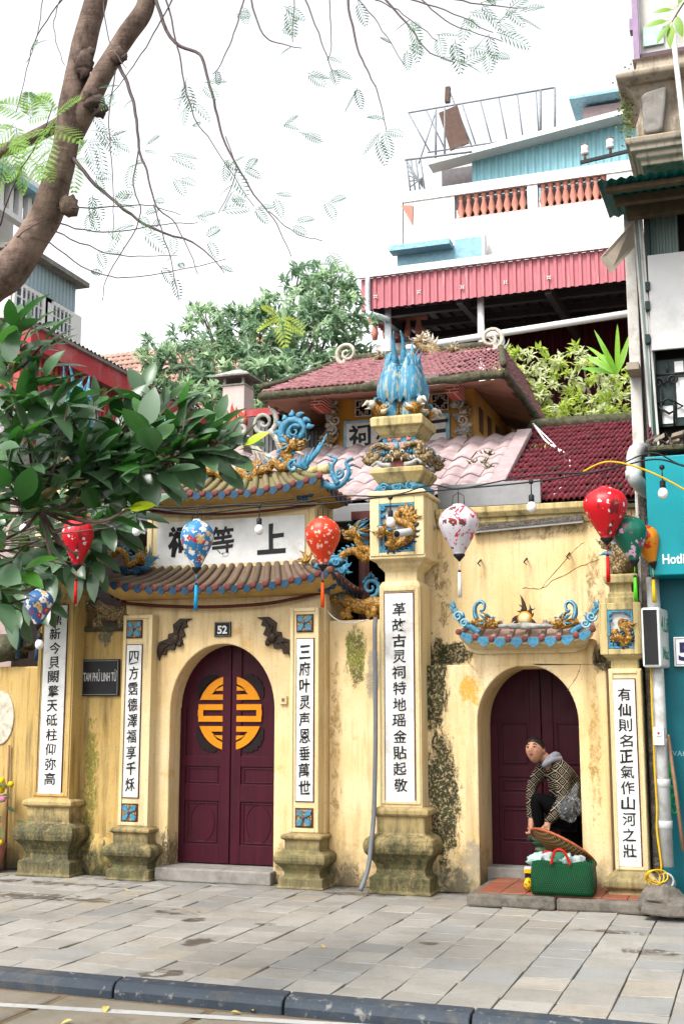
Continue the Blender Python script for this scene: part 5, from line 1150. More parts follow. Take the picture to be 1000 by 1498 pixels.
mb = MB(); mb.box(PX_-4, PX_, 10, XW(56,290,PX_).y, zb2+.95, zt_-.15); mb.build('upper_wall', simple('pink_wall', (0.62,0.45,0.50), .8), ph)
mb = MB(); mb.box(PX_-4, PX_+.25, 9.6, XW(58,290,PX_).y, zt_-.15, zt_-.05); mb.build('roof', M['pblue'], ph)
mb = MB(); y0 = 14.0; y1 = XW(56,300,PX_).y
while y0 < y1: mb.box(PX_-.05, PX_+.05, y0, y0+.12, zb2+.1, zb2+.85); y0 += .28
mb.box(PX_-.08, PX_+.08, 12, y1, zb2+.85, zb2+.95); mb.box(PX_-.08, PX_+.08, 12, y1, zb2, zb2+.1); mb.build('balustrade', M['whitep'], ph)
# ------------------------------------------------------------------ tall white apartment block behind
CY = 24.0
ab = thing('apartment_building', 'white apartment block with pink corrugated canopy, terracotta balusters and pale teal top storey', 'building', (-3, 27, 0))
z24 = lambda px, py, Y=CY: wz(px, py, Y)
ax0_, ax1_ = wx(530,430,CY), 3.0
fz1, fz0 = z24(727,385), z24(727,432)
M['pinkcorr'] = corr_mat('rose_corrugated', (0.52,0.175,0.20), (0.66,0.44,0.46), amt=.7)
mb = MB(); corr(mb, (ax0_,CY,fz0), (ax1_-ax0_,0,0), (0,0,fz1-fz0), .17, .04); corr(mb, (ax0_,CY+4,fz0), (0,-4,0), (0,0,fz1-fz0), .17, .04); mb.build('canopy_fascia', M['pinkcorr'], ab)
mb = MB(); mb.box(ax0_-.06, ax1_, CY-.12, CY-.02, fz1, fz1+.16); mb.build('canopy_gutter', M['whitep'], ab)
for k in range(5):
    mb = MB(); c = W(549+62*k*1.02, 434-7.0*k, CY-.05); 
    for q in range(4): a = R(45+90*q); mb.prism([(c.x+.015*math.cos(a+1.57),c.z+.015*math.sin(a+1.57)),(c.x+.065*math.cos(a),c.z+.065*math.sin(a)),(c.x-.02*math.cos(a+1.57),c.z-.02*math.sin(a+1.57))], CY-.06, CY-.05)
    mb.build('rosette', M['whitep'], ab)
M['darkcorr'] = corr_mat('dark_canopy_sheet', (0.055,0.05,0.055), (0.03,0.03,0.03))
mb = MB(); corr(mb, (ax0_+.1,CY+.1,fz0+.25), (ax1_-ax0_,0,0), (0,5.5,.55), .30, .07); mb.build('canopy_sheet', M['darkcorr'], ab)
mb = MB()
for k in range(4): mb.box(ax0_+.1, ax1_, CY+.9+1.25*k, CY+1.05+1.25*k, fz0+.12+.11*k, fz0+.27+.11*k)
mb.build('purlin', simple('dark_steel', (0.05,0.045,0.05), .6), ab)
for k in range(4):
    xk = ax0_+.25+1.9*k; mb = MB(); mb.bar((xk,CY+.1,fz0+.05), (xk,CY+5.4,fz0+.45), .14, .22); mb.build('truss', M['darkcorr'], ab)
wy = 28.6
M['plumcorr'] = corr_mat('plum_corrugated', (0.10,0.014,0.028), (0.05,0.01,0.015), rough=.6)
mb = MB(); corr(mb, (wx(742,560,wy),wy,5.5), (8,0,0), (0,0,fz0+.9-5.5), .20, .05); mb.build('terrace_wall', M['plumcorr'], ab)
mb = MB(); mb.box(wx(592,300,wy+.3), ax1_+1, wy+.3, wy+9, 0, z24(727,300,wy)); mb.box(wx(520,480,26.2), wx(640,480,26.2), 26.2, wy+.3, 0, fz0-.1); mb.build('block_wall', M['aptwhite'], ab)
c = W(703,470,CY+.3); mb = MB(); mb.tube([(c.x,CY+.3,fz0+.1),(c.x,CY+.3,5)], .075, 10); mb.build('canopy_post', M['whitep'], ab)
p = W(569,470,CY+.4); mb = MB(); mb.tube(cat_rom([(ax0_+.15,CY-.08,fz1+.02),(ax0_+.15,CY-.08,fz0-.05),(ax0_+.25,CY-.08,fz0-.14),(ax0_+.55,CY+.2,fz0-.2)],5), .06, 8); mb.tube([(p.x,CY+.3,fz0+.1),(p.x,CY+.3,5)], .08, 8); mb.build('downpipe', simple('grey_blue_pipe', (0.55,0.60,0.64), .5), ab)
zr0 = z24(727,482); mb = MB(); mb.tube([W(590,510,CY+.25), W(960,452,CY+.25)], .075, 10); mb.build('rail', M['whitep'], ab)
# small balustrade glimpsed under the canopy's left end
mb = MB()
for k in range(5): xk = wx(548+16*k,490,26.1); mb.lathe([(.06,0),(.09,.15),(.05,.4),(.07,.62),(.09,.75)], (xk,26.1,wz(560,496,26.1)), 8)
mb.box(wx(535,490,26.1), wx(625,490,26.1), 26.02, 26.18, wz(560,472,26.1), wz(560,466,26.1)); mb.build('balustrade', M['terracotta'], ab)
# parapet with balusters, set back above the canopy
BY = 26.0
def pz(px, py): return wz(px, py, BY)
bx0 = wx(590,330,BY); zp0, zb0, zb1, zp1 = pz(770,372), pz(728,312), pz(728,277), pz(728,262)
mb = MB(); mb.box(bx0, 4, BY, BY+.2, fz1+.1, zb0); mb.box(bx0, 4, BY-.03, BY+.23, zb1, zp1)
for pa, pb in ((590,664),(771,786),(888,960)): mb.box(wx(pa,300,BY), wx(pb,300,BY), BY, BY+.2, zb0, zb1)
mb.build('parapet', M['aptwhite'], ab)
for pa, pb, n in ((667,769,9),(788,888,9)):
    for k in range(n):
        xk = lerp(wx(pa,300,BY), wx(pb,300,BY), (k+.5)/n); h = zb1-zb0; mb = MB(); mb.lathe([(.075,0),(.075,.08*h),(.04,.13*h),(.095,.35*h),(.04,.72*h),(.06,.8*h),(.04,.86*h),(.075,.92*h),(.075,h)], (xk,BY+.1,zb0), 10); mb.build('baluster', M['terracotta'], ab)
    mb = MB(); mb.box(wx(pa,300,BY), wx(pb,300,BY), BY+.5, BY+.55, zb0-.2, zb1+.1); mb.build('shadow_board', simple('dusky_board', (0.06,0.045,0.05), .9), ab)  # dark sheet added behind the balusters to stand in for shade
M['tealcorr'] = corr_mat('pale_teal_corrugated', (0.26,0.50,0.56), (0.45,0.6,0.62), amt=.3)
p0, p1 = W(690,262,27.2), W(925,185,27.2); zt0 = pz(690,262)
q = lambda px, py: W(px, py, 27.2)
mb = MB(); xa, xb = q(690,250).x, 3.2; za0, za1 = q(690,275).z, q(690,237).z; slope = (q(905,180).z-za1)/(q(905,180).x-xa)
n = int((xb-xa)/.18); vs = []; fs = []
for i in range(n*4+1):
    xx = lerp(xa, xb, i/(n*4)); off = -.03 if i % 4 in (1,2) else 0; vs += [(xx,27.2+off,za0-.5),(xx,27.2+off,za1+slope*(xx-xa))]
mb.add(vs, [(2*i,2*i+2,2*i+3,2*i+1) for i in range(n*4)], 0); mb.build('top_storey', M['tealcorr'], ab)
mb = MB(); r0_, r1_ = q(632,249), q(925,173); r1_ = r0_ + (r1_-r0_)*((xb-r0_.x)/(r1_.x-r0_.x)); mb.bar((r0_.x,27.0,r0_.z), (r1_.x,27.0,r1_.z), .5, .12); mb.build('top_roof', M['whitep'], ab)
mb = MB(); mb.box(q(640,260).x, xa, 27.6, 27.7, za0-.3, za1+.1); mb.build('top_window', simple('dusky_window', (0.13,0.115,0.12), .4), ab)
c0, c1 = W(852,170,30), W(905,150,30); mb = MB(); mb.box(c0.x, 5, 30, 31, wz(870,215,30), wz(870,155,30)); mb.build('roof_room', M['tile_pink'], ab); mb = MB(); mb.box(c0.x-.3, 5, 29.6, 31.2, wz(870,150,30), wz(870,146,30)); mb.build('roof_room_cap', M['pblue'], ab)
# blue tarpaulin windows by the canopy
a, b_ = W(572,372,25.6), W(704,348,25.6); mb = MB(); mb.box(a.x, W(660,360,25.6).x, 25.4, 25.75, wz(620,362,25.6)-.06, wz(620,362,25.6)+.07); mb.build('awning', M['pblue'], ab)
mb = MB(); mb.box(a.x+.1, b_.x, 25.75, 25.9, fz1+.1, wz(620,363,25.7)); mb.box(W(660,360,25.6).x+.05, b_.x, 25.7, 25.75, fz1+.1, wz(690,347,25.7)); mb.build('blue_screen', simple('sky_blue_screen', (0.28,0.50,0.60), .5), ab)
mb = MB(); mb.box(b_.x, b_.x+.06, 25.6, 25.9, fz1, wz(690,345,25.7)); mb.build('screen_post', M['whitep'], ab)
mb = MB(); mb.prism([(wx(593,310,25.9),wz(593,310,25.9)),(wx(610,310,25.9),wz(610,310,25.9)),(wx(609,335,25.9),wz(609,338,25.9))], 25.5, 25.6); mb.build('bracket', M['terracotta'], ab)
# roof-top frame of thin rails with a tilted board
FY = 27.5
rf = thing('rooftop_railing', 'thin grey roof-top rail frame with a leaning brown board above the white building', 'frame', (W(700,190,FY).x, FY, W(700,235,FY).z))
mb = MB(); Q = lambda px, py: W(px, py, FY)
a, b_, c, d = Q(597,165), Q(811,128), Q(811,195), Q(625,223)
for u, v in ((a,b_),(d,c)): mb.tube([u,v], .025, 6)
for k in range(9): t = k/8; mb.tube([a.lerp(b_,t), d.lerp(c,min(1,t*.98+.02))], .018, 6)
for px, p0_, p1_ in ((637,163,235),(650,160,235),(811,128,200),(790,132,196)): mb.tube([Q(px,p0_), Q(px,p1_)], .03, 6)
mb.tube([Q(655,128), Q(690,215)], .02, 6); mb.tube([Q(638,160), Q(612,240)], .018, 6); mb.build('rail_frame', simple('thin_steel', (0.23,0.25,0.27), .5), rf)
mb = MB(); mb.bar(Q(655,160), Q(672,215), .5, .05, up=(0,1,0)); mb.bar(Q(654,150), Q(655,128), .12, .12); mb.build('leaning_board', simple('brown_board', (0.12,0.075,0.06), .8), rf)
mb = MB(); Q2 = lambda px, py: W(px, py, 26.6)
for k in range(6): mb.tube([Q2(593+1.5*k,233+8*k), Q2(618,262-3*k+12)], .018, 5)
for px in (594,601,608,615): mb.tube([Q2(px,235), Q2(px+6,280)], .02, 5)
mb.tube([Q2(592,234), Q2(690,222)], .03, 6); mb.build('balcony_rail', bpy.data.materials['thin_steel'], rf)
mb = MB(); mb.box(Q2(592,282).x, bx0-.02, 25.97, 26.6, pz(610,420), pz(610,282)); mb.build('end_wall', M['aptwhite'], ab)
# boundary wall with greenery at its top, and a maroon side wall behind the shrub
# ------------------------------------------------------------------ the narrow old shophouse at right
SY = 10.2
shop = thing('shop_house', 'old shophouse at right with decayed balcony corner, green tin awning and deep teal ground floor', 'house', (-.3, 10.4, 0))
X_ = lambda px, py, Y=SY: wx(px, py, Y)
Z_ = lambda px, py, Y=SY: wz(px, py, Y)
M['oldwhite'] = simple('peeling_white_wall', (0.58,0.56,0.52), .85, .2, 5, dirt=((0.22,0.19,0.15), .75), bump=.4)
M['stucco'] = plaster('decayed_stucco', (0.33,0.27,0.20), (0.10,0.08,0.055), .9, 0, (0.42,0.36,0.29), blotch=.5, gold=(0.20,0.13,0.08))
M['rubble'] = simple('bare_rubble_wall', (0.16,0.135,0.11), .95, .6, 14, dirt=((0.05,0.045,0.04), .8), bump=1.0, bd=.03)
M['oldpanel'] = simple('weathered_sheet', (0.62,0.62,0.61), .7, .08, 3, dirt=((0.33,0.33,0.31), .5))
M['ply'] = simple('plywood', (0.33,0.28,0.22), .8, .15, 6, dirt=((0.2,0.16,0.11), .5))
M['greycorr'] = corr_mat('grey_green_sheet', (0.20,0.27,0.25), (0.07,0.09,0.09), amt=.7)
M['greentin'] = corr_mat('green_tin', (0.004,0.13,0.115), (0.05,0.07,0.05))
XE = 3.0
mb = MB(); mb.box(X_(921,600)+.0, X_(938,600), SY+.1, SY+.6, Z_(930,890), Z_(930,275)); mb.build('corner_post', M['oldwhite'], shop, .01)
mb = MB(); mb.box(X_(938,900), X_(951,900), SY+.05, SY+.5, 0, Z_(945,655)); mb.build('rubble_wall', M['rubble'], shop, .02)
for k in range(4):
    xk = X_(934,450)+.022*k; mb = MB(); mb.bar((xk-.02,SY+.02-.012*k,Z_(930,285)), (xk+.05,SY+.02-.012*k,Z_(945,625+12*k)), .018, .05, up=(0,1,0)); mb.build('edge_strip', (M['oldwhite'],M['greycorr'],M['pvcw'],M['oldwhite'])[k], shop)
mb = MB(); mb.box(X_(949,500), X_(957,500), SY-.04, SY+.1, Z_(950,655), Z_(950,255)); mb.build('frame_post', M['dkgreen'], shop, .005)
mb = MB(); mb.box(X_(951,600), XE, SY+.1, SY+.5, Z_(960,660), Z_(960,255)); mb.build('dark_room_wall', M['dark'], shop)
mb = MB(); corr(mb, (X_(944,330),SY+.06,Z_(960,380)), (X_(990,330)-X_(944,330),0,0), (0,0,Z_(960,288)-Z_(960,380)), .05, .012); mb.build('wall_sheet', M['greycorr'], shop)
mb = MB(); mb.box(X_(950,440)+.0, XE, SY-.08, SY-.05, Z_(960,516), Z_(960,377)); mb.build('hoarding_panel', M['oldpanel'], shop, .004)
for y in (418,446,494): mb = MB(); mb.box(X_(944,y), X_(951,y), SY-.1, SY, Z_(945,y+12), Z_(945,y)); mb.build('bracket', M['dkgreen'], shop)
mb = MB(); zt_, zb_ = Z_(980,524), Z_(980,622)
mb.box(X_(956,570), XE, SY+.04, SY+.09, zb_, zt_); pane = mb.build('window', M['dkgreen'], shop)
mb = MB()
for px0, px1, y0, y1 in ((987,1000,528,545),(988,1006,552,610),(966,985,592,618),(1010,1030,530,610)): mb.box(X_(px0,570), X_(px1,570), SY+.03, SY+.04, Z_(980,y1), Z_(980,y0))
mb.build('frosted_pane', M['whitep'], pane)
mb = MB(); G_ = lambda px, py: W(px, py, SY-.0)
for y in (546,): mb.tube([G_(956,549), G_(1030,543)], .012, 6)
for px in (966,985,1004,1020): mb.tube([G_(px,568), G_(px+.5,625)], .010, 6)
for px in (975,): mb.tube([G_(px,530), G_(px,548)], .010, 6)
mb.tube([G_(957,593), G_(976,583), G_(998,594), G_(978,605), G_(957,593)], .012, 6)
spiral(mb, G_(984,556), .05, 1.3, .012, 0, 200, -1); spiral(mb, G_(962,560), .05, 1.3, .012, 0, -20, 1); spiral(mb, G_(1010,556), .05, 1.3, .012, 0, -20, 1); mb.build('iron_grille', M['cable'], pane)
mb = MB(); rg = random.Random(4); lz = Z_(970,664)
mb.box(X_(951,650), XE, SY-.35, SY+.1, lz-.04, lz); mb.build('ledge', M['moss_edge'], shop, .01)
mb = MB()
for k in range(40): c = Vector((X_(955,650)+rg.random()*.45, SY-.3+rg.random()*.35, lz+rg.random()*.1)); mb.obox(c, (rg.uniform(-1,1),rg.uniform(-1,1),.2), (0,1,rg.uniform(-.5,.5)), (rg.uniform(-.5,.5),0,1), rg.uniform(.02,.07), rg.uniform(.01,.03), rg.uniform(.004,.02), k % 2)
o = solo(mb, 'leaf_litter', [M['rubble'], M['ply']], 'dry leaf litter and scraps on the ledge above the teal sign', 'litter', kind='stuff')
# green awning with its timbers
az = Z_(930,252,9.4); mb = MB(); corr(mb, (X_(872,252,9.4),9.4,az-.04), (2.0,0,0), (0,.9,.05), .075, .022, square=False); mb.build('tin_awning', M['greentin'], shop)
mb = MB(); mb.box(X_(884,262,9.55), XE, 9.5, 9.57, az-.085, az-.04); mb.box(X_(897,276,9.8), XE, 9.78, 9.85, az-.085, az-.01); mb.box(X_(912,276,9.9), XE, 10.02, 10.1, az-.12, az+.04); mb.build('awning_rafter', simple('dark_timber', (0.10,0.075,0.045), .85, .4, 12), shop, .005)
# decayed balcony pedestal and cornices
BYF = 9.75; zb = lambda y, px=950: wz(px, y, BYF)
x0 = X_(926,170,BYF); ccx, hw2 = x0+.9, .9
def rprof(L): return [(o_, zb(y)) for o_, y in L]
mb = MB(); mb.ring(ccx, BYF+.35, hw2, .35, rprof([(-.04,238),(-.04,232),(0,228),(.0,222),(.04,220),(.04,214),(.07,211),(.08,203),(.02,200),(-.02,197)])); mb.build('lower_cornice', M['stucco'], shop, .012)
mb = MB(); mb.ring(ccx, BYF+.37, hw2, .33, rprof([(-.02,198),(-.01,190),(-.01,176),(-.03,165),(-.05,150),(-.02,140),(.03,128),(.06,122)])); mb.build('urn_pedestal', M['stucco'], shop, .012)
for pa, pb in ((935,974),):
    mb = MB(); pr = [(944,194),(940,188),(938,150),(936,140),(942,134),(966,126),(974,124),(972,150),(968,185),(964,190)]; mb.prism([(wx(a,b_,BYF-.06), wz(a,b_,BYF-.06)) for a, b_ in pr], BYF-.05, BYF+.06); mb.build('carved_panel', M['concrete'], shop, .02)
mb = MB(); mb.ring(ccx, BYF+.35, hw2, .35, rprof([(.05,123),(.12,117),(.13,111),(.09,106),(.0,104),(-.03,96),(-.04,84),(.0,82)])); mb.build('upper_cornice', M['stucco'], shop, .012)
mb = MB(); mb.box(X_(924,40,BYF), X_(933,40,BYF), BYF+.02, BYF+.1, zb(82), zb(-40)); mb.box(X_(920,40,BYF)-.01, X_(924,40,BYF), BYF+.1, BYF+.2, zb(30), zb(12)); mb.build('lilac_post', simple('lilac_paint', (0.34,0.24,0.36), .6), shop, .004)
mb = MB(); mb.box(X_(933,40,BYF), XE, BYF+.12, BYF+.2, zb(80), zb(-40)); w_ = mb.build('balcony_wall', M['oldwhite'], shop)
mb = MB(); mb.box(X_(938,40,BYF), X_(968,40,BYF), BYF+.09, BYF+.12, zb(58), zb(30)); mb.build('window', simple('pale_green_glass', (0.45,0.62,0.55), .3), shop)
mb = MB(); mb.box(X_(933,76,BYF), XE, BYF+.05, BYF+.12, zb(78), zb(72)); mb.build('sill', simple('plum_sill', (0.10,0.06,0.08), .6), shop)
mb = MB(); mb.tube(cat_rom([W(983,40,9.5),W(988,90,9.5),W(996,160,9.5),W(1004,240,9.5)],5), .022, 8); solo(mb, 'white_pipe', M['whitep'], 'thin white pipe slanting down past the decayed balcony at upper right', 'pipe')
mb = MB(); rg = random.Random(8); c = W(917,165,9.9)
for k in range(260):
    p = c+Vector((rg.gauss(0,.035), rg.gauss(0,.05), rg.gauss(0,.16))); a = rg.uniform(0,6.28); d = Vector((math.cos(a),rg.uniform(-1,1),math.sin(a))).normalized()*rg.uniform(.015,.03); s_ = d.cross(Vector((.3,1,.2))).normalized()*.01; mb.quad(p, p+d*.5+s_, p+d, p+d*.5-s_)
solo(mb, 'creeper', simple('creeper_green', (0.13,0.17,0.05), .7), 'small leafy creeper clinging to the corner of the decayed balcony', 'plant')
# power arm with two insulators
arm = thing('insulator_arm', 'black iron arm with two white porcelain insulators sticking out from the balcony corner', 'power fitting', W(880,230,9.7))
mb = MB(); a, b_ = W(848,238,9.7), W(918,221,9.7); mb.bar(a, b_, .022, .028); mb.build('arm', M['cable'], arm)
for px, py in ((855,230),(892,221)):
    c = W(px, py, 9.7); mb = MB(); mb.tube([c+Vector((0,0,-.03)), c+Vector((0,0,.06))], .012, 6, 1); mb.lathe([(.02,.02),(.034,.03),(.035,.045),(.025,.052),(.031,.065),(.031,.10),(.014,.108)], c, 12, 0); mb.lathe([(.0315,.10),(.0315,.112),(.008,.115)], c, 12, 1); mb.build('insulator', [M['whitep'], M['wood']], arm)
mb = MB(); p = [W(924,325,10.0), W(877,377,9.6), W(892,400,9.6), W(926,362,10.0)]; n_ = (p[1]-p[0]).cross(p[3]-p[0]).normalized()*.012
mb.add([v for v in p]+[v+n_ for v in p], [(0,1,2,3),(7,6,5,4),(0,4,5,1),(1,5,6,2),(2,6,7,3),(3,7,4,0)]); solo(mb, 'hanging_board', M['ply'], 'loose brown plywood flap hanging off the shophouse corner post', 'board')
mb = MB(); mb.box(X_(918,540), X_(936,540), SY-.15, SY+.1, Z_(930,547), Z_(930,536)); mb.build('bracket', M['ply'], shop, .004)
# grey elbow pipe
mb = MB(); mb.tube(cat_rom([W(945,655,10.5),W(934,657,10.3),W(927,664,10.15),W(926,690,10.1),W(929,702,10.1),W(944,718,10.25),W(956,728,10.4)],5), .062, 12); mb.lathe([(.07,0),(.07,.07)], W(926,690,10.1)+Vector((0,0,-.06)), 12); solo(mb, 'elbow_pipe', M['pvcw'], 'thick grey plastic elbow pipe beside the maroon roof', 'pipe')
# teal sign box
TY = 9.86
ts = thing('shop_sign', 'teal box sign with white Hotline lettering above the lightbox', 'sign', (X_(990,845,TY)+.6, TY+.1, Z_(970,843,TY)))
tx0, tz0, tz1 = X_(946,760,TY), Z_(950,842,TY), Z_(950,668,TY)
mb = MB(); mb.box(tx0, tx0+2.2, TY, TY+.34, tz0, tz1); mb.build('box', M['teal'], ts, .008)
mb = MB(); word(mb, 'Hotline', wx(968.5,825,TY), wz(970,825,TY), .078, TY-.001, 0, .003, .018, sx=.78); mb.build('lettering', M['whitep'], ts)
# ground floor
mb = MB(); mb.box(X_(958,1000,10.15), XE, 10.15, 10.5, .0, Z_(970,835,10.15)); mb.build('teal_wall', M['tealdk'], shop)
mb = MB(); word(mb, 'VAKE', wx(983,1106,10.14), wz(983,1106,10.14), .042, 10.148, 0, .001, -.012); mb.build('scrawl', M['pblue'], shop)
# lightbox on edge
lb = thing('lightbox_sign', 'white rounded lightbox sign edge-on to the street, green 4.Life lettering', 'sign', W(958,930,9.95))
mb = MB(); c0 = W(951,932,9.85); ux = Vector((math.cos(R(82)), math.sin(R(82)), 0)); un = Vector((math.sin(R(82)), -math.cos(R(82)), 0)); H2 = (wz(955,888,9.85)-wz(955,976,9.85))/2
def lbx(u, d, v): return c0 + ux*u + un*d + Vector((0,0,v))
def rbox(u0, u1, d0, d1, v0, v1, m): mb.add([lbx(u,d,v) for v in (v0,v1) for (u,d) in ((u0,d0),(u1,d0),(u1,d1),(u0,d1))], [(0,3,2,1),(4,5,6,7),(0,1,5,4),(1,2,6,5),(2,3,7,6),(3,0,4,7)], m)
rbox(0,.46,-.075,.075,-H2,H2,0); mb.build('case', simple('lightbox_white', (0.66,0.69,0.66), .35, .06, 3), lb, .02)
mb = MB(); rbox(-.006,.0,-.055,.055,-H2+.02,H2-.02,0); mb.build('edge_panel', M['cable'], lb, .003)
for s_, u, v, h in (('4.Life', .05, .05, .12), ('Mac', .08, -.17, .10)):
    mb = MB(); word(mb, s_, u, v, h, 0, 0, .002, .004, fx=lambda p: lbx(p[0], .0755+(-p[1]), p[2]), sx=.9); mb.build('lettering', simple('sign_green_%d' % int(h*100), (0.03,0.20,0.15), .5), lb)
# number plate 5
nb = thing('number_plate', 'white house number plate with a blue 5 on the teal wall', 'sign', W(1000,953,10.1)); mb = MB()
a = W(985,954,10.12); z0, z1 = wz(985,975,10.12), wz(985,932,10.12)
mb.box(a.x, a.x+.30, 10.11, 10.14, z0, z1); mb.build('plate', M['whitep'], nb, .004)
mb = MB(); frame(mb, a.x+.012, a.x+.288, z0+.012, z1-.012, .004, 10.107, 10.112); mb.build('border', simple('navy', (0.015,0.015,0.07), .5), nb)
mb = MB(); letter(mb, '5', a.x+.085, (z0+z1)/2, .10, .15, 10.108, 0, .002, .035); mb.build('numeral', bpy.data.materials['navy'], nb)
# white drain pipe with its cables
dp = thing('drain_pipe', 'worn white plastic drain pipe standing between right pillar and teal wall', 'pipe', (X_(975,1290,10.0), 10.0, .1))
pa, pb = W(953.5,845,10.05), W(975,1268,9.95); mb = MB(); mb.tube([pa, pa.lerp(pb,.5), pb], .052, 14); mb.build('pipe', M['pvcw'], dp)
for t in (.27,.58,.72,.86): c = pa.lerp(pb, t); mb = MB(); mb.lathe([(.055,-.03),(.058,-.028),(.058,.028),(.055,.03)], c, 14, 0); mb.build('joint', M['pvcw'], dp)
c = W(974,1289,9.93); mb = MB(); rq = Vector((-.05,-1,.25)).normalized().to_track_quat('Z','Y').to_matrix(); mb.lathe([(.055,-.14),(.062,.0),(.062,.03),(.05,.03),(.048,-.10),(.0,-.10)], c+Vector((0,0,.0)), 14, 0, rot=rq, cap=False); mb.build('open_end', M['pvcw'], dp)
mb = MB(); pts = [W(950,900,10.0),W(952,1010,9.95),W(955,1080,9.93),W(957,1130,9.93),W(960,1180,9.92),W(960,1215,9.92),W(966,1262,9.9),W(966,1278,9.9)]
P = cat_rom(pts, 6); mb.tube(P, .008, 6)
for k in range(3):
    cc = W(958,1285,9.88)+Vector((.02*k-.02,-.01*k,.01*k)); mb.tube([cc+Vector(((.055+.01*k)*math.cos(a), .02*math.sin(2*a), (.06-.006*k)*math.sin(a))) for a in [6.283*i/18 for i in range(18)]], .006, 5, closed=True)
solo(mb, 'yellow_cable', simple('yellow_cable', (0.65,0.40,0.02), .5, bump=0), 'yellow cable running down the drain pipe to a loose coil at its foot', 'cable')
sw = thing('switch_box', 'small white switch box with a red button on the drain pipe', 'switch', W(963,1080,9.9))
c = W(963,1077,9.9); mb = MB(); mb.box(c.x-.04, c.x+.04, 9.87, 9.95, c.z-.07, c.z+.07); mb.build('case', M['whitep'], sw, .006); mb = MB(); mb.box(c.x-.022, c.x+.022, 9.86, 9.875, c.z, c.z+.05); mb.build('plate', M['oldpanel'], sw, .003); mb = MB(); mb.blob((c.x,9.86,c.z+.025), (.01,.006,.01), 0, 8); mb.build('button', simple('red_button', (0.5,0.02,0.02), .4), sw)
mb = MB(); mb.tube([W(976,1075,9.98), W(988,1160,9.9), W(999,1245,9.82)], .014, 8); solo(mb, 'broom_handle', M['wood'], 'slanting brown broom handle leaning on the teal wall', 'broom')
mb = MB()
for k in range(4):
    c = W(981+1.5*k,1140+12*k,10.05); mb.tube([c+Vector((.03*math.cos(a),.015*math.sin(a*2),.075*math.sin(a))) for a in [6.283*i/16 for i in range(16)]], .009, 6, closed=True)
mb.tube([W(977,1112,10.05),W(981,1140,10.05)], .009, 6); solo(mb, 'green_rope', simple('green_rope', (0.02,0.35,0.09), .7), 'looped bright green rope hanging beside the broom handle', 'rope')
# rubble at the pillar's foot
rg = random.Random(9)
for k, (px, py, w_, h_, lab) in enumerate(((962,1312,.22,.10,'rounded grey concrete lump under the open end of the drain pipe'),(965,1335,.20,.05,'flat broken paving slab tilted at the end of the red-tiled step'),(998,1328,.16,.09,'squared stone block at the right edge beside the broken slab'))):
    p = W(px, py, 9.72+.06*k); mb = MB()
    if k == 0: mb.blob((p.x, 9.86, .10), (w_*.7,.16,.13), 0, 12, amp=.7, seed=5)
    else: mb.obox((p.x, 9.68, h_/2+.05), (1,.08,-.10 if k == 1 else .02), (0,1,.08), (.1,0,1), w_*.62, .13, h_*.55)
    solo(mb, 'stone_block', M['stepstone'], lab, 'stone', bevel=.015, loc=(p.x, 9.8, 0))
mb = MB(); mb.box(wx(950,1330,9.9), 1.5, 9.85, 10.2, 0, .05); solo(mb, 'step_slab', M['rubble'], 'dark rough foundation ledge below the teal wall at right', 'ledge', bevel=.02)
# yellow-green shrub and strap plant on the terrace above the maroon roof are in the plants section
# ------------------------------------------------------------------ cables, lanterns and bulbs
CYL = 9.55
cpts = [(-60,735),(30,742),(115,741),(200,742),(288,751),(380,741),(472,737),(560,727),(625,719),(670,715),(777,705),(883,688),(954,672),(1000,682),(1060,700)]
mb = MB(); P = cat_rom([W(a,b_,CYL) for a, b_ in cpts], 6); mb.tube(P, .007, 6); mb.tube([p+Vector((0,.01,.03+.025*math.sin(i*.55))) for i, p in enumerate(P)], .006, 6); solo(mb, 'lantern_cable', M['cable'], 'twin black cables strung across the whole frontage carrying lanterns and bulbs', 'cable')
mb = MB(); pts = [(-20,752),(80,750),(170,742),(260,742),(340,738),(430,730)]; mb.tube(cat_rom([W(a,b_,CYL+.25) for a, b_ in pts],6), .005, 6); solo(mb, 'thin_cable', M['cable'], 'thin grey cable crossing behind the lantern cable in front of the signboard', 'cable')
mb = MB(); pts = [(852,690),(884,676),(920,680),(960,695),(1000,716),(1040,738)]; mb.tube(cat_rom([W(a,b_,CYL-.05) for a, b_ in pts],6), .008, 6); solo(mb, 'yellow_wire', bpy.data.materials['yellow_cable'], 'yellow wire drooping across the teal sign to the right edge', 'wire')
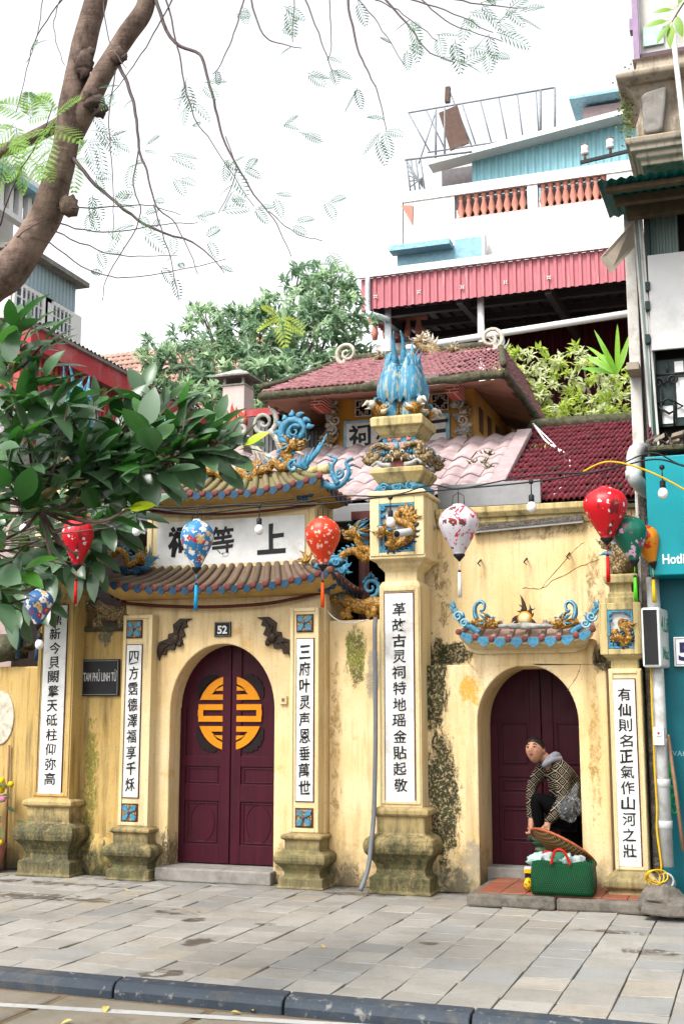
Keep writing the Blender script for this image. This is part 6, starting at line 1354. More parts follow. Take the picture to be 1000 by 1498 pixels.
def silk(name, base, kind):
    t = NT(name); o = t.obj()
    def flowers(scale, r, cseed=(0,0,0)):
        mp = t.n('ShaderNodeMapping'); mp.inputs['Location'].default_value = cseed; t.l(o, mp.inputs[0])
        return mp.outputs[0], t.voro(scale, vec=mp.outputs[0]), t.voro(scale, vec=mp.outputs[0], out='Color')
    wv = t.noise(3, 3, .5, vec=o); c = t.mix(wv, tuple(x*.75 for x in base), base)
    def petals(c, scale, seed, col, core, cut, r=.30):
        v, d, cc = flowers(scale, r, seed); sub = t.voro(scale*3.1, vec=v); keep = t.sep(cc)[0]
        f = t.math('MULTIPLY', t.math('LESS_THAN', t.math('ADD', d, t.math('MULTIPLY', sub, .45)), r+.24), t.math('GREATER_THAN', keep, cut)); c = t.mix(f, c, col)
        return t.mix(t.math('MULTIPLY', t.math('LESS_THAN', d, r*.28), t.math('GREATER_THAN', keep, cut)), c, core)
    if kind == 'red':
        c = petals(c, 17, (0,0,0), (0.75,0.66,0.66), (0.5,0.05,0.05), .5, .22); c = t.mix(t.math('MULTIPLY', t.math('LESS_THAN', t.noise(1.0,3,.5,vec=o,scl=(9,9,2.5)), .36), .8), c, (0.10,0.01,0.01))
    elif kind == 'multi':
        c = petals(c, 12, (1,0,0), (0.72,0.70,0.66), (0.6,0.3,0.05), .15, .36); c = petals(c, 15, (4,2,0), (0.48,0.03,0.05), (0.7,0.5,0.2), .45, .34); c = petals(c, 11, (7,3,2), (0.62,0.40,0.16), (0.4,0.05,0.05), .5, .34)
    elif kind == 'orange':
        c = petals(c, 20, (1,4,0), (0.80,0.45,0.38), (0.75,0.7,0.6), .4, .3); c = petals(c, 26, (3,4,6), (0.72,0.62,0.5), (0.3,0.15,0.05), .6, .25)
    elif kind == 'white':
        c = t.mix(t.math('MULTIPLY', t.math('GREATER_THAN', t.noise(5,3,.6,vec=o,dist=1.5), .555), 1.0), c, (0.52,0.01,0.035)); c = petals(c, 12, (2,7,1), (0.13,0.035,0.03), (0.4,0.3,0.25), .62, .36); c = petals(c, 22, (5,1,1), (0.6,0.12,0.2), (0.8,0.7,0.6), .6, .28)
    elif kind == 'green':
        c = petals(c, 12, (2,0,5), (0.62,0.42,0.52), (0.5,0.05,0.2), .5, .34); c = petals(c, 17, (2,6,5), (0.42,0.04,0.12), (0.8,0.6,0.6), .6, .3)
    elif kind == 'gold':
        c = petals(c, 12, (2,0,2), (0.50,0.03,0.02), (0.1,0.05,0.02), .45, .36)
    return t.fin(c, .42, spec=.4)
LPROF = [(.26,0),(.30,-.012),(.30,-.03),(.46,-.055),(.70,-.115),(.86,-.18),(.95,-.25),(1.0,-.33),(.99,-.40),(.93,-.49),(.83,-.58),(.70,-.68),(.56,-.78),(.42,-.88),(.30,-.965),(.27,-.985),(.29,-1.0)]
def lantern(label, px, py_top, py_bot, wpx, mat, tassel, tas_bot, Y=CYL, cap=None, tilt=0.0):
    top = W(px, py_top, Y); H = top.z-wz(px, py_bot, Y); r = wpx/2*(Y/1750*1.02)/math.cos(R(6))
    t = thing('silk_lantern', label, 'lantern', top, 'silk lanterns on the cable'); rot = Matrix.Rotation(R(tilt), 3, 'Y')
    mb = MB(); mb.lathe([(a*r, z*H) for a, z in LPROF], top, 36, 0, True, rot=rot, scal=lambda j, n: 1-.035*(j % 3 == 0)); mb.build('shade', mat, t)
    bot = top + rot @ Vector((0,0,-H))
    mb = MB(); mb.lathe([(.28*r,.005),(.30*r,-.01),(.10*r,-.045),(.03*r,-.06)], bot, 14, 0, rot=rot); mb.build('base_cap', M['cable'], t)
    mb = MB(); mb.tube([top, top+Vector((0,0,wz(px,py_top-22,Y)-top.z))], .004, 5)
    for s_ in (-1,1): mb.tube([top+Vector((s_*.3*r,0,0)), top+Vector((s_*.28*r,0,.07)), top+Vector((0,0,.10))], .003, 5)
    mb.build('hook', M['cable'], t)
    tb = wz(px, tas_bot, Y); z0 = bot.z-.05; mb = MB(); L = z0-tb
    mb.tube([(bot.x,bot.y,z0), (bot.x,bot.y,z0-L*.30)], .003, 5); mb.blob((bot.x,bot.y,z0-L*.30), .014, 1, 8); 
    for k in range(7): a = 6.283*k/7; mb.tube([(bot.x+.006*math.cos(a),bot.y+.006*math.sin(a),z0-L*.32), (bot.x+.010*math.cos(a),bot.y+.010*math.sin(a),z0-L*.7), (bot.x+.011*math.cos(a),bot.y+.011*math.sin(a),tb+.01*(k % 2))], .006, 5, 0)
    mb.build('tassel', [tassel, M['cable']], t); return t
tas = lambda n, c: simple(n, c, .6, .1, 10, bump=0)
t_red = tas('red_tassel', (0.58,0.012,0.015)); t_blue = tas('blue_tassel', (0.02,0.30,0.58)); t_or = tas('orange_tassel', (0.75,0.10,0.015)); t_wh = tas('white_tassel', (0.75,0.72,0.66)); t_gr = tas('green_tassel', (0.10,0.52,0.03)); t_ye = tas('yellow_tassel', (0.75,0.55,0.02))
lantern('scarlet silk lantern with white blossoms hanging over the rubber leaves at left', 115, 757, 826, 53, silk('scarlet_silk', (0.62,0.012,0.025), 'red'), t_red, 884)
lantern('blue and white flowered lantern hanging before the signboard characters', 289, 760, 830, 53, silk('blue_flower_silk', (0.04,0.22,0.46), 'multi'), t_blue, 893)
lantern('orange-red lantern with small pink flowers beside the signboard right end', 472, 756, 826, 55, silk('vermilion_silk', (0.72,0.055,0.015), 'orange'), t_or, 889)
lantern('white lantern with dark red patterns hanging right of the tall pillar', 670, 738, 811, 59, silk('white_red_silk', (0.72,0.68,0.72), 'white'), t_wh, 874)
lantern('large scarlet lantern with white blossoms under the maroon roof corner', 884, 712, 787, 63, silk('scarlet_silk_large', (0.64,0.012,0.02), 'red'), t_red, 852)
lantern('dark green lantern with pink blossoms beside the large scarlet one', 915, 755, 820, 50, silk('green_silk', (0.006,0.14,0.085), 'green'), t_gr, 880, Y=9.7, tilt=-8)
lantern('orange-yellow lantern with red flowers, tilted behind the green one', 937, 768, 825, 38, silk('amber_silk', (0.72,0.26,0.02), 'gold'), t_ye, 882, Y=9.85, tilt=-14)
lantern('blue lantern with pale flowers half hidden by leaves beside the left tablet', 58, 862, 913, 48, silk('navy_flower_silk', (0.04,0.14,0.34), 'multi'), M['dblue'], 966, Y=9.4)
m_bulb = simple('milk_glass', (0.80,0.79,0.76), .25, .03, 4, bump=0)
for px, py, lab, Y in ((35,772,'white bulb hanging among the rubber leaves at far left',CYL),(200,776,'white bulb left of the signboard against the dark opening',CYL),(379,774,'white bulb hanging between the signboard characters',CYL),(571,763,'white bulb in front of the dragon panel on the tall pillar',CYL),(777,741,'white bulb hanging before the grey flashing under the maroon roof',CYL),(969,721,'white bulb hanging on the face of the teal sign',CYL),(58,942,'white bulb beside the left white tablet under the blue lantern',9.4)):
    c = W(px, py, Y); t = thing('light_bulb', lab, 'bulb', c, 'bulbs on the cable')
    mb = MB(); mb.lathe([(.002,-.052),(.02,-.047),(.036,-.028),(.040,-.005),(.034,.018),(.020,.036),(.018,.042)], c, 16, 0); mb.build('glass', m_bulb, t)
    mb = MB(); mb.lathe([(.021,.038),(.023,.045),(.023,.09),(.012,.10)], c, 12, 0); mb.tube([c+Vector((0,0,.09)), c+Vector((0,0,.21 if Y == CYL else .14))], .005, 5); mb.build('socket', M['cable'], t)
    mb = MB(); q = c+Vector((0,0,.205)); mb.blob(q, (.022,.012,.022), 0, 6); mb.build('clip', M['cable'], t) if Y == CYL else None
# ------------------------------------------------------------------ small fittings on the walls
npl = thing('number_plate', 'small black house number plate with white 52 over the main door', 'sign', W(325,921,YG))
a, b_ = W(313.5,910,YG-.02), W(337,931,YG-.02); mb = MB(); mb.box(a.x, b_.x, YG-.02, YG, b_.z, a.z, 0); frame(mb, a.x+.005, b_.x-.005, b_.z+.005, a.z-.005, .004, YG-.023, YG-.018, 1); mb.build('plate', [M['ink'], M['greycarve']], npl, .003)
mb = MB(); word(mb, '52', (a.x+b_.x)/2, b_.z+.03, .072, YG-.021, 0, .002, .03, center=True); mb.build('numeral', M['whitep'], npl)
pq = thing('plaque', 'black stone plaque reading TAM PHỦ LINH TỪ on the weathered wall', 'plaque', W(147,992,10.44))
a, b_ = W(121,965,10.44), W(174,1018,10.44); mb = MB(); mb.box(a.x, b_.x, 10.43, 10.46, b_.z, a.z, 0); frame(mb, a.x+.012, b_.x-.012, b_.z+.012, a.z-.012, .005, 10.426, 10.431, 1); mb.build('slab', [M['ink'], M['grey']], pq, .004)
mb = MB(); word(mb, 'TAM PHỦ LINH TỪ', (a.x+b_.x)/2, (a.z+b_.z)/2-.035, .085, 10.4295, 0, .002, .004, sx=.36, center=True); mb.build('lettering', M['oldpanel'], pq)
db = thing('door_bell', 'small beige door bell on the wall right of the main door', 'bell', W(415.5,1024,YG)); c = W(415.5,1024,YG)
mb = MB(); mb.box(c.x-.035, c.x+.035, YG-.025, YG, c.z-.04, c.z+.04, 0); mb.build('case', M['cream'], db, .004); mb = MB(); mb.box(c.x-.012, c.x+.012, YG-.032, YG-.02, c.z-.012, c.z+.015); mb.build('button', M['wood'], db)
mb = MB(); pts = [W(549,905,10.3),W(548,930,10.22),W(549,1060,10.2),W(547,1180,10.18),W(543,1230,10.12),W(538,1270,10.06),W(527,1303,9.98)]; mb.tube(cat_rom(pts,6), .021, 10)
solo(mb, 'conduit', M['pvc'], 'grey plastic conduit running down the left edge of the tall pillar', 'conduit')
mb = MB(); mb.tube([W(632,772,10.55), W(580,781,9.95)], .034, 12, 0); e = W(580,781,9.95); d_ = (W(632,772,10.55)-e).normalized(); mb.lathe([(.030,0),(.030,.002)], e-d_*.001, 12, 1, rot=(-d_).to_track_quat('Z','Y').to_matrix()); solo(mb, 'spout_pipe', [M['pvcw'], M['dark']], 'short grey spout pipe sticking out across the dragon panel', 'pipe')
mb = MB(); a, b_ = W(690,773,10.6), W(852,757,10.6); mb.bar(a, b_, .06, .05, 0); mb.bar(a+Vector((0,-.0,-.035)), b_+Vector((0,0,-.035)), .035, .02, 1); solo(mb, 'tube_lamp', [M['rubble'], M['pvcw']], 'dark fluorescent lamp fitting under the cornice of the side gate', 'lamp')
for px, py, lab in ((770,918-100,'bent rusty hook in the middle of the upper yellow wall'),(832,810,'bent rusty hook high on the upper yellow wall near the scarlet lantern'),(703,820,'bent rusty hook on the upper yellow wall near the white lantern')):
    c = W(px, py, 10.65); mb = MB(); mb.tube([c, c+Vector((.01,-.05,.0)), c+Vector((-.015,-.07,-.035)), c+Vector((.01,-.06,-.06))], [.009,.009,.008,.004], 6); solo(mb, 'iron_hook', M['bronze'], lab, 'hook', 'hooks in the upper wall')
mb = MB(); pts = [W(478,893,10.35),W(490,905,10.3),W(510,912,10.35),W(540,906,10.4)]; mb.tube(cat_rom(pts,6), .006, 5); solo(mb, 'grey_wire', M['pvcw'], 'grey wire sagging along the top of the narrow wall by the tall pillar', 'wire')
m_crack = simple('crack_dirt', (0.22,0.15,0.07), .9)
rg = random.Random(2)
def crack(pts, Y):
    P = []; mb = MB()
    for i in range(len(pts)-1):
        for k in range(5): t = k/5; P.append(W(lerp(pts[i][0],pts[i+1][0],t)+rg.uniform(-1,1), lerp(pts[i][1],pts[i+1][1],t)+rg.uniform(-1,1), Y))
    mb.tube(P, [rg.uniform(.0015,.0045) for _ in P], 4, 0); mb.build('crack', m_crack, sg)
crack([(763,860),(790,862),(808,850),(850,828),(880,815)], 10.66); crack([(790,862),(838,805),(858,790)], 10.66); crack([(830,1010),(846,985),(850,970)], YS); crack([(648,918),(652,905),(662,895)], 10.66); crack([(682,965),(690,975),(700,985)], YS)
# ------------------------------------------------------------------ leaves and trees
def leaf_mat(name, c, c2, rough=.45, transl=.35, under=None, spec=.5, vein=None):
    t = NT(name); r = t.island(); col = t.mix(r, c, c2); col = t.mix(t.ramp(t.noise(18,3,.6), .45, .75, 0, .35), col, tuple(x*.6 for x in lin(c)[:3]))
    if under: col = t.mix(t.pos.outputs['Backfacing'], col, under)
    t.fin(col, rough, spec=spec)
    if transl:
        tr = t.n('ShaderNodeBsdfTranslucent'); t.l(t.mix(.5, col, tuple(min(1,x*1.6) for x in lin(c2)[:3])), tr.inputs[0]); mx = t.n('ShaderNodeMixShader'); mx.inputs[0].default_value = transl
        t.l(t.b.outputs[0], mx.inputs[1]); t.l(tr.outputs[0], mx.inputs[2]); t.l(mx.outputs[0], t.out.inputs[0])
    return t.mat
def bark_mat(name, a, b_):
    t = NT(name); n1 = t.noise(9,7,.7, scl=(1,1,.5)); c = t.mix(t.ramp(n1,.34,.66), a, b_); c = t.mix(t.ramp(t.noise(2.2,5,.6),.5,.7,0,.5), c, tuple(x*1.5 for x in b_)); rg_ = t.noise(1.0,4,.6,scl=(6,6,34))
    c = t.mix(t.ramp(rg_,.55,.7,0,.4), c, tuple(x*.5 for x in a)); t.bump(t.math('ADD', n1, t.math('MULTIPLY', rg_, .6)), .8, .02); return t.fin(c, .9)
M['bark'] = bark_mat('grey_brown_bark', (0.055,0.036,0.026), (0.24,0.17,0.135)); M['twig'] = simple('twig_brown', (0.10,0.075,0.07), .8, .3, 20, bump=0)
def leaf(mb, base, d, up, L, wd, bend=.15, fold=.25, m=0, pet=.03, tipm=1.0, seg=5):
    """one broad leaf: two half blades folded on the midrib, on a short stalk"""
    d = d.normalized(); s = d.cross(up); s = s.normalized() if s.length > 1e-4 else d.orthogonal().normalized(); n = s.cross(d).normalized()
    b0 = base + d*pet; L_ = L; mid = []; ll = []; rr = []
    for i in range(seg+1):
        t = i/seg; c = b0 + d*(L_*t) - n*(bend*L_*t*t); w = wd*.5*(math.sin(math.pi*min(1,t**.8*.985+.008))**.72) if 0 < i < seg else .001
        mid.append(c); ll.append(c + s*w + n*w*fold); rr.append(c - s*w + n*w*fold)
    k = seg+1; vs = mid+ll+rr; fs = [(i, i+1, k+i+1, k+i) for i in range(seg)] + [(i+1, i, 2*k+i, 2*k+i+1) for i in range(seg)]
    mb.add(vs, fs, m, True)
    q = s*.003; mb.add([base+q, base-q, b0-q, b0+q], [(0,1,2,3)], m)
# --- rubber tree at left, close to the viewer
rb = thing('rubber_tree', 'dark glossy broad-leaved rubber tree filling the left side in front of the gate', 'tree', GZ(-190, 1500))
rg = random.Random(21); stems = MB(); lv = MB()
_win = ((92,755,140,880),(34,866,82,925),(18,768,50,800),(188,770,212,792),(45,925,70,962),(100,760,128,900))
def pix(p):
    q = p - Vector((0,0,EYE)); k = FPX/q.dot(_fw); return 500+q.dot(_rt)*k, 749-q.dot(_up)*k
def clear(p, d, L):        # foliage does not hang between the street and the lanterns
    for t in (.15,.45,.75,1.0):
        x, y = pix(p+d.normalized()*L*t)
        for x0, y0, x1, y1 in _win:
            if x0-9 < x < x1+9 and y0-6 < y < y1+6: return False
    return True
trunk_b = GZ(-190, 1500); hub = W(-95, 800, 5.3)
stems.tube(cat_rom([trunk_b, trunk_b.lerp(hub,.5)+Vector((.05,0,0)), hub, W(-60,640,5.4), W(-20,560,5.4)],6), taper(.07,.018,25), 9, 0)
cl = [(25,478,5.2,70),(62,505,5.3,60),(12,540,5.1,100),(62,560,5.2,40),(105,610,5.4,30),(40,628,5.1,70),(5,690,5.0,120),(52,672,5.2,60),(100,655,5.5,50),(140,668,5.4,40),(178,612,5.8,70),(140,590,5.7,60),(215,650,5.7,30),(243,592,5.9,70),(210,575,5.9,90),(268,606,5.9,60),(285,640,5.9,20),(325,640,6.0,40),(352,650,6.1,30),(235,690,5.6,-10),(180,690,5.5,-20),(120,715,5.4,20),(60,740,5.2,30),(15,775,5.0,60),(90,775,5.3,0),(140,760,5.4,20),(188,742,5.6,30),(158,722,5.5,60),(28,838,5.1,10),(82,825,5.2,-20),(2,880,5.0,-20),(42,875,5.2,-30),(118,812,5.4,-60),(300,664,5.9,-10),(262,668,5.8,10),(-10,610,5.0,90),(-20,730,5.0,40),(30,590,5.6,40),(75,700,5.7,10),(110,750,5.8,-30),(20,720,5.9,0),(-15,830,5.6,0),(60,790,5.9,-20),(150,690,6.0,30),(90,640,6.1,40),(10,500,5.5,80),(70,850,5.6,-30),(35,800,5.4,-90),(75,600,5.9,60),(130,640,6.0,10),(185,660,6.0,60),(100,590,5.2,10),(205,620,5.4,120),(5,850,5.7,-10),(60,640,5.9,120),(245,640,6.1,100),(315,620,6.1,80),(-5,520,5.3,60),(45,600,5.5,60),(25,660,5.4,20),(-15,690,5.2,60),(85,610,5.8,90),(130,740,5.6,0),(45,770,5.7,-20),(100,800,5.6,-40),(-10,780,5.5,0),(160,640,5.9,60),(-20,880,5.2,-30),(25,815,5.5,-10),(70,760,5.9,30),(200,690,5.8,0),(105,690,5.8,60),(165,665,5.6,20),(45,480,5.4,60)]
hubs = [hub, W(-60,640,5.4), W(-20,560,5.4), W(60,690,5.6), W(150,672,5.75)]
stems.tube(cat_rom([W(-60,700,5.4), W(60,690,5.6), W(150,672,5.75), W(250,672,5.85), W(335,668,6.0)],6), taper(.022,.007,25), 7, 0)
stems.tube(cat_rom([W(-40,720,5.3), W(60,745,5.35), W(140,764,5.4), W(188,744,5.55)],6), taper(.018,.006,19), 7, 0)
hubs += [W(250,672,5.85), W(60,745,5.35), W(-60,860,5.2)]
for i, (px, py, Y, a) in enumerate(cl):
    c = W(px, py, Y); h = min(hubs, key=lambda q: (q-c).length + (5 if q.x > c.x+.1 else 0)); mid = h.lerp(c,.6)+Vector((0,0,-.05))
    if (h-c).length > .08: stems.tube(cat_rom([h, mid, c],5), taper(.011,.004,11), 6, 0)
    ax = Vector((math.cos(R(a)), rg.uniform(-.35,.15), math.sin(R(a)))).normalized(); n = rg.choice((8,9,10))
    s1 = ax.orthogonal().normalized(); s2 = ax.cross(s1)
    for k in range(n):
        ph = k*2.4+rg.random(); op = lerp(.35, 1.45, k/n); d = ax*math.cos(op) + (s1*math.cos(ph)+s2*math.sin(ph))*math.sin(op)
        d = d + Vector((.10,-.10,-.05)); up = Vector((rg.uniform(-.5,.5), rg.uniform(-1.1,-.1), 1)); L = rg.uniform(.175,.265)*(1 if k > 1 else .8)
        if not clear(c-ax*.03*k, d, L+.03): continue
        leaf(lv, c-ax*.03*k, d, up, L, L*rg.uniform(.44,.56), rg.uniform(.05,.35), rg.uniform(.1,.35), 1 if rg.random() < .2 else 0, .03)
for px, py, a in ((95,760,30),(130,790,-20),(70,800,20),(150,740,40),(40,850,10),(60,880,-40),(110,830,-60),(95,735,60),(30,790,30),(140,830,-70),(175,770,-10),(200,750,20),(20,900,-60),(75,850,-90)):
    c = W(px, py, 9.85); ax = Vector((math.cos(R(a)), -.1, math.sin(R(a)))); s1 = ax.orthogonal().normalized(); s2 = ax.cross(s1); stems.tube(cat_rom([W(-60,860,5.2).lerp(c,.05), W(-30,800,8.0), c],5), taper(.012,.005,11), 6, 0)
    for k in range(9):
        ph = k*2.4; op = lerp(.35,1.4,k/9); d = ax*math.cos(op)+(s1*math.cos(ph)+s2*math.sin(ph))*math.sin(op); L = rg.uniform(.27,.36); leaf(lv, c-ax*.04*k, d, Vector((rg.uniform(-.5,.5),-.8,1)), L, L*.45, .2, .25, 0, .03)
for px, py, Y, a in ((352,655,6.0,25),(182,745,5.5,5)):
    c = W(px, py, Y); leaf(lv, c, Vector((math.cos(R(a)),-.1,math.sin(R(a)))), Vector((-.2,-1,.6)), .16, .07, .1, .15, 2, .03)
stems.build('trunk', M['bark'], rb)
lv.build('foliage', [leaf_mat('rubber_leaf', (0.012,0.052,0.013), (0.050,0.185,0.030), .28, .15, (0.075,0.14,0.07), spec=.5), leaf_mat('rubber_leaf_young', (0.025,0.10,0.018), (0.07,0.21,0.03), .35, .25, spec=.5), leaf_mat('rubber_leaf_new', (0.32,0.45,0.02), (0.45,0.55,0.03), .4, .35)], rb)
# --- leaning street tree with feathery leaves
YT = 6.7
tr = thing('street_tree', 'leaning grey-brown tree trunk with knots and thin feathery twigs spreading across the sky', 'tree', GZ(-330, 1330))
T = lambda px, py, dy=0: W(px, py, YT+dy)
mb = MB(); b0 = GZ(-330,1330)
P = cat_rom([b0, T(-260,1000,.2), T(-150,640), T(-40,450), T(14,398), T(50,345), T(70,310), T(84,262), T(96,215), T(103,165), T(112,115), T(127,50), T(141,0), T(156,-60), T(175,-140)], 7)
W_ = [(b0.z,.20),(2.5,.16),(4.3,.130),(4.55,.122),(4.75,.112),(4.95,.108),(5.15,.098),(5.35,.090),(5.7,.088),(6.2,.082),(6.6,.075),(7.0,.06)]
def rad_at(z):
    for (z0,r0),(z1,r1) in zip(W_, W_[1:]):
        if z <= z1: return lerp(r0, r1, max(0,(z-z0)/(z1-z0)))
    return .06
mb.tube(P, [rad_at(p.z)*(1+.10*noise.noise(p*3.1)+.05*noise.noise(p*9)) for p in P], 16, 0)
P2 = cat_rom([T(106,196,.05), T(124,163,.03), T(145,118), T(158,95), T(185,52), T(205,25), T(214,5), T(224,-40), T(236,-120)], 6); mb.tube(P2, [lerp(.082,.055,i/(len(P2)-1))*(1+.12*noise.noise(p*5)) for i, p in enumerate(P2)], 12, 0)
P3 = cat_rom([T(-60,450,.2), T(-10,402,.16), T(22,372,.12), T(45,340,.1), T(58,318,.06)], 6); mb.tube(P3, taper(.11,.05,len(P3)), 12, 0)
P4 = cat_rom([T(-80,245,1.2), T(0,222,1.0), T(40,205,.8), T(82,184,.5), T(100,170,.1)], 6); mb.tube(P4, taper(.055,.05,len(P4)), 10, 0)
for px, py, r, s_ in ((106,262+40,.06,1),(68,320,.06,2)): mb.blob(T(px-4,py,-.03), (r*1.2,r,r*1.3), 0, 12, amp=.5, seed=s_)
mb.build('trunk', M['bark'], tr)
KM = bark_mat('dark_bark', (0.03,0.02,0.015), (0.15,0.105,0.085))
mb = MB()
for px, py, r, s_ in ((122,92,.075,3),(119,84,.06,4),(130,78,.04,5),(122,104,.055,9)): mb.blob(T(px,py,-.055), (r,r*.8,r*1.05), 0, 14, amp=.6, seed=s_)
mb.build('knot', KM, tr); mb = MB()
for px, py, r, s_ in ((140,152,.07,6),(147,163,.05,7),(135,140,.06,3)): mb.blob(T(px,py,-.04), (r,r*.8,r*.9), 0, 12, amp=.6, seed=s_)
mb.build('knot', KM, tr); mb = MB()
for px, py, r, s_ in ((174,82,.055,8),(181,84,.03,2)): mb.blob(T(px,py,-.04), (r,r*.8,r*.9), 0, 12, amp=.6, seed=s_)
mb.build('knot', KM, tr)
tw = MB(); fl = MB(); rg = random.Random(77)
def twig(pts, r0=.010, dy0=0, dy1=-.4):
    n = len(pts); P = cat_rom([T(a,b_, lerp(dy0,dy1,i/(n-1))) for i,(a,b_) in enumerate(pts)], 6)
    P = [p+Vector((noise.noise(p*8)*.012,0,noise.noise(p*8+Vector((5,5,5)))*.012)) for p in P]; tw.tube(P, taper(r0,.0025,len(P)), 5, 0); return P
def feather(c, d, L, up=None, m=0, np_=8, dens=9):
    """twice-pinnate leaf"""
    d = d.normalized(); up = up or Vector((rg.uniform(-.4,.4),-.7,rg.uniform(.2,1))); s = d.cross(up).normalized(); n = s.cross(d)
    ax = [c + d*(L*i/8) - n*0 + Vector((0,0,-.25*L*(i/8)**2)) for i in range(9)]; tw.tube(ax, taper(.0022,.001,9), 3, 1, caps=False)
    for i in range(1, np_+1):
        t = i/np_; k = min(7, int(t*8)); b_ = ax[k].lerp(ax[k+1], t*8-k) if k < 8 else ax[8]; pl = L*.42*math.sin(math.pi*(.18+.72*t))
        for sg_ in (-1,1):
            pd = (s*sg_*.85 + d*.5).normalized() + Vector((0,0,-.15))
            wv = n.cross(pd).normalized()*(.0046 if m else .0042); fl.add([b_-wv*.6, b_+pd*pl*.6-wv, b_+pd*pl, b_+pd*pl*.6+wv], [(0,1,2,3)], m)
            for q in range(1, (dens if m else 0)+1):
                u = q/dens; e = b_ + pd*(pl*u); ld = (d*.75 + pd*.5).normalized(); ll = .0135*L/.2*(1.1-.5*u); lw = ll*.20
                for w_ in (1,-1):
                    dd = (pd.cross(n).normalized()*w_*.8 + pd*.55).normalized(); ww = dd.cross(n).normalized()*lw
                    fl.add([e-ww*.6, e+dd*ll*.6-ww, e+dd*ll, e+dd*ll*.5+ww], [(0,1,2,3)], m)
tws = [([(225,-10),(250,55),(290,80),(305,115),(320,180),(335,220),(372,285),(400,320),(425,375)],.014),([(172,92),(190,130),(200,175),(204,220),(215,250),(228,300),(258,330),(290,400)],.014),([(104,228),(150,280),(215,330),(290,360),(330,400)],.016),
 ([(60,305),(150,303),(215,300),(262,314)],.006),([(80,325),(150,340),(230,330),(290,325)],.006),([(75,335),(140,365),(190,375),(260,372)],.006),([(70,352),(130,395),(200,405),(330,380)],.006),([(242,-10),(262,80),(280,160),(310,210),(370,300)],.007),([(357,-5),(345,40),(325,90),(312,108)],.006),([(365,-5),(385,50),(410,64),(440,70)],.007),([(445,-5),(470,60),(490,120)],.006),
 ([(508,-5),(520,60),(533,95),(552,135),(565,190)],.009),([(560,-5),(600,40),(622,72),(665,92)],.008),([(580,-5),(650,15),(720,48)],.006),([(640,-8),(700,6),(770,12)],.006),([(95,-5),(55,50),(40,100),(25,165)],.005),([(65,-5),(52,60),(40,90)],.004),([(205,215),(195,270),(205,320),(160,400),(150,440)],.006),([(170,100),(160,180),(165,260),(166,350)],.005),([(255,-5),(225,50),(190,105),(160,140)],.006),([(330,200),(345,250),(320,310)],.004),([(480,-5),(485,60),(478,90)],.004),([(430,-5),(428,60)],.004),([(540,-5),(580,15),(640,60)],.005),
 ([(0,330),(20,270),(60,200),(80,150)],.006),([(8,360),(40,335),(70,320)],.006),([(610,-5),(660,35),(735,60)],.005),([(520,-5),(560,45),(590,95)],.004),([(90,-5),(78,40),(95,95)],.004),([(150,-5),(160,60),(185,100)],.005),([(225,300),(250,380),(262,440)],.005),([(395,310),(430,340),(470,352)],.004)]
twp = [twig(*t_) for t_ in tws]
lp = [(70,190,62,1,200),(20,185,60,1,170),(45,170,60,1,20),(85,165,50,1,60),(10,215,50,1,200),(30,235,45,1,250),(270,120,34,0,250),(285,140,40,0,200),(300,125,34,0,-20),(278,145,36,0,280),(140,190,45,0,-30),(145,205,48,0,-60),(125,215,40,0,-20),(160,205,30,0,0),(215,215,30,0,10),(252,228,36,0,-5),(332,245,34,0,-15),(135,258,30,0,-20),(130,285,30,0,-70),(290,315,36,0,-10),(325,305,36,0,20),(165,335,34,0,0),(150,370,32,0,-30),(215,345,34,0,15),(400,288,30,0,-20),(410,185,32,0,0),(440,195,32,0,-15),(452,112,34,0,-20),(418,40,32,0,10),(490,100,28,0,-60),(700,8,40,0,-10),(730,35,40,0,-20),(745,12,40,0,0),(690,75,36,0,10),(640,52,34,0,-30),(565,190,36,0,-60),(552,198,30,0,-110),(330,238,28,0,-60),(372,308,30,0,-10),(428,330,30,0,0),(445,385,36,0,-20),(480,372,34,0,-40),(665,92,36,0,0),(720,50,40,0,-30),(760,18,38,0,-10),(260,265,28,0,-40),(210,310,30,0,-30),(170,300,30,0,20),(240,385,30,0,-10),(110,230,40,1,-40),(150,160,36,0,30),(60,235,36,1,250),(600,35,30,0,-50),(520,5,36,0,-40),(420,15,30,0,-60),(350,15,28,0,-60),(520,130,28,0,-90),(335,290,30,0,-30),(300,350,30,0,-20),(480,300,26,0,-20),(360,250,26,0,10),(200,240,28,0,-40),(128,305,26,0,-80),(135,165,40,0,-5),(690,20,34,0,-60),(660,62,34,0,-70),(715,75,30,0,-40),(595,70,28,0,-40),(410,460,38,2,150)]
for px, py, s_, m, a in lp:
    for k in range((4 if m == 1 else 2) if m != 2 else 5):
        c = T(px+rg.uniform(-6,6), py+rg.uniform(-6,6), rg.uniform(-.5,.4)); aa = R(a+rg.uniform(-25,25)+(k*55-25)); feather(c, Vector((math.cos(aa), rg.uniform(-.4,.4), math.sin(aa))), s_/250*rg.uniform(.85,1.25), m=m)
rg2 = random.Random(5)
for P in twp:            # sparse sprays along every twig
    for i in range(8, len(P), 7):
        if rg2.random() < .62: a = rg2.uniform(0, 6.28); feather(P[i], Vector((math.cos(a), rg2.uniform(-.5,.5), math.sin(a)*.8-.2)), rg2.uniform(.07,.13), dens=7, np_=7)
tw.build('twig', [M['twig'], simple('green_rachis', (0.10,0.16,0.05), .7, bump=0)], tr)
fl.build('foliage', [leaf_mat('feather_leaf', (0.010,0.065,0.016), (0.035,0.13,0.030), .65, .2), leaf_mat('feather_leaf_lit', (0.11,0.28,0.015), (0.24,0.44,0.04), .55, .45), leaf_mat('feather_leaf_yellow', (0.35,0.48,0.05), (0.45,0.55,0.08), .6, .4)], tr)
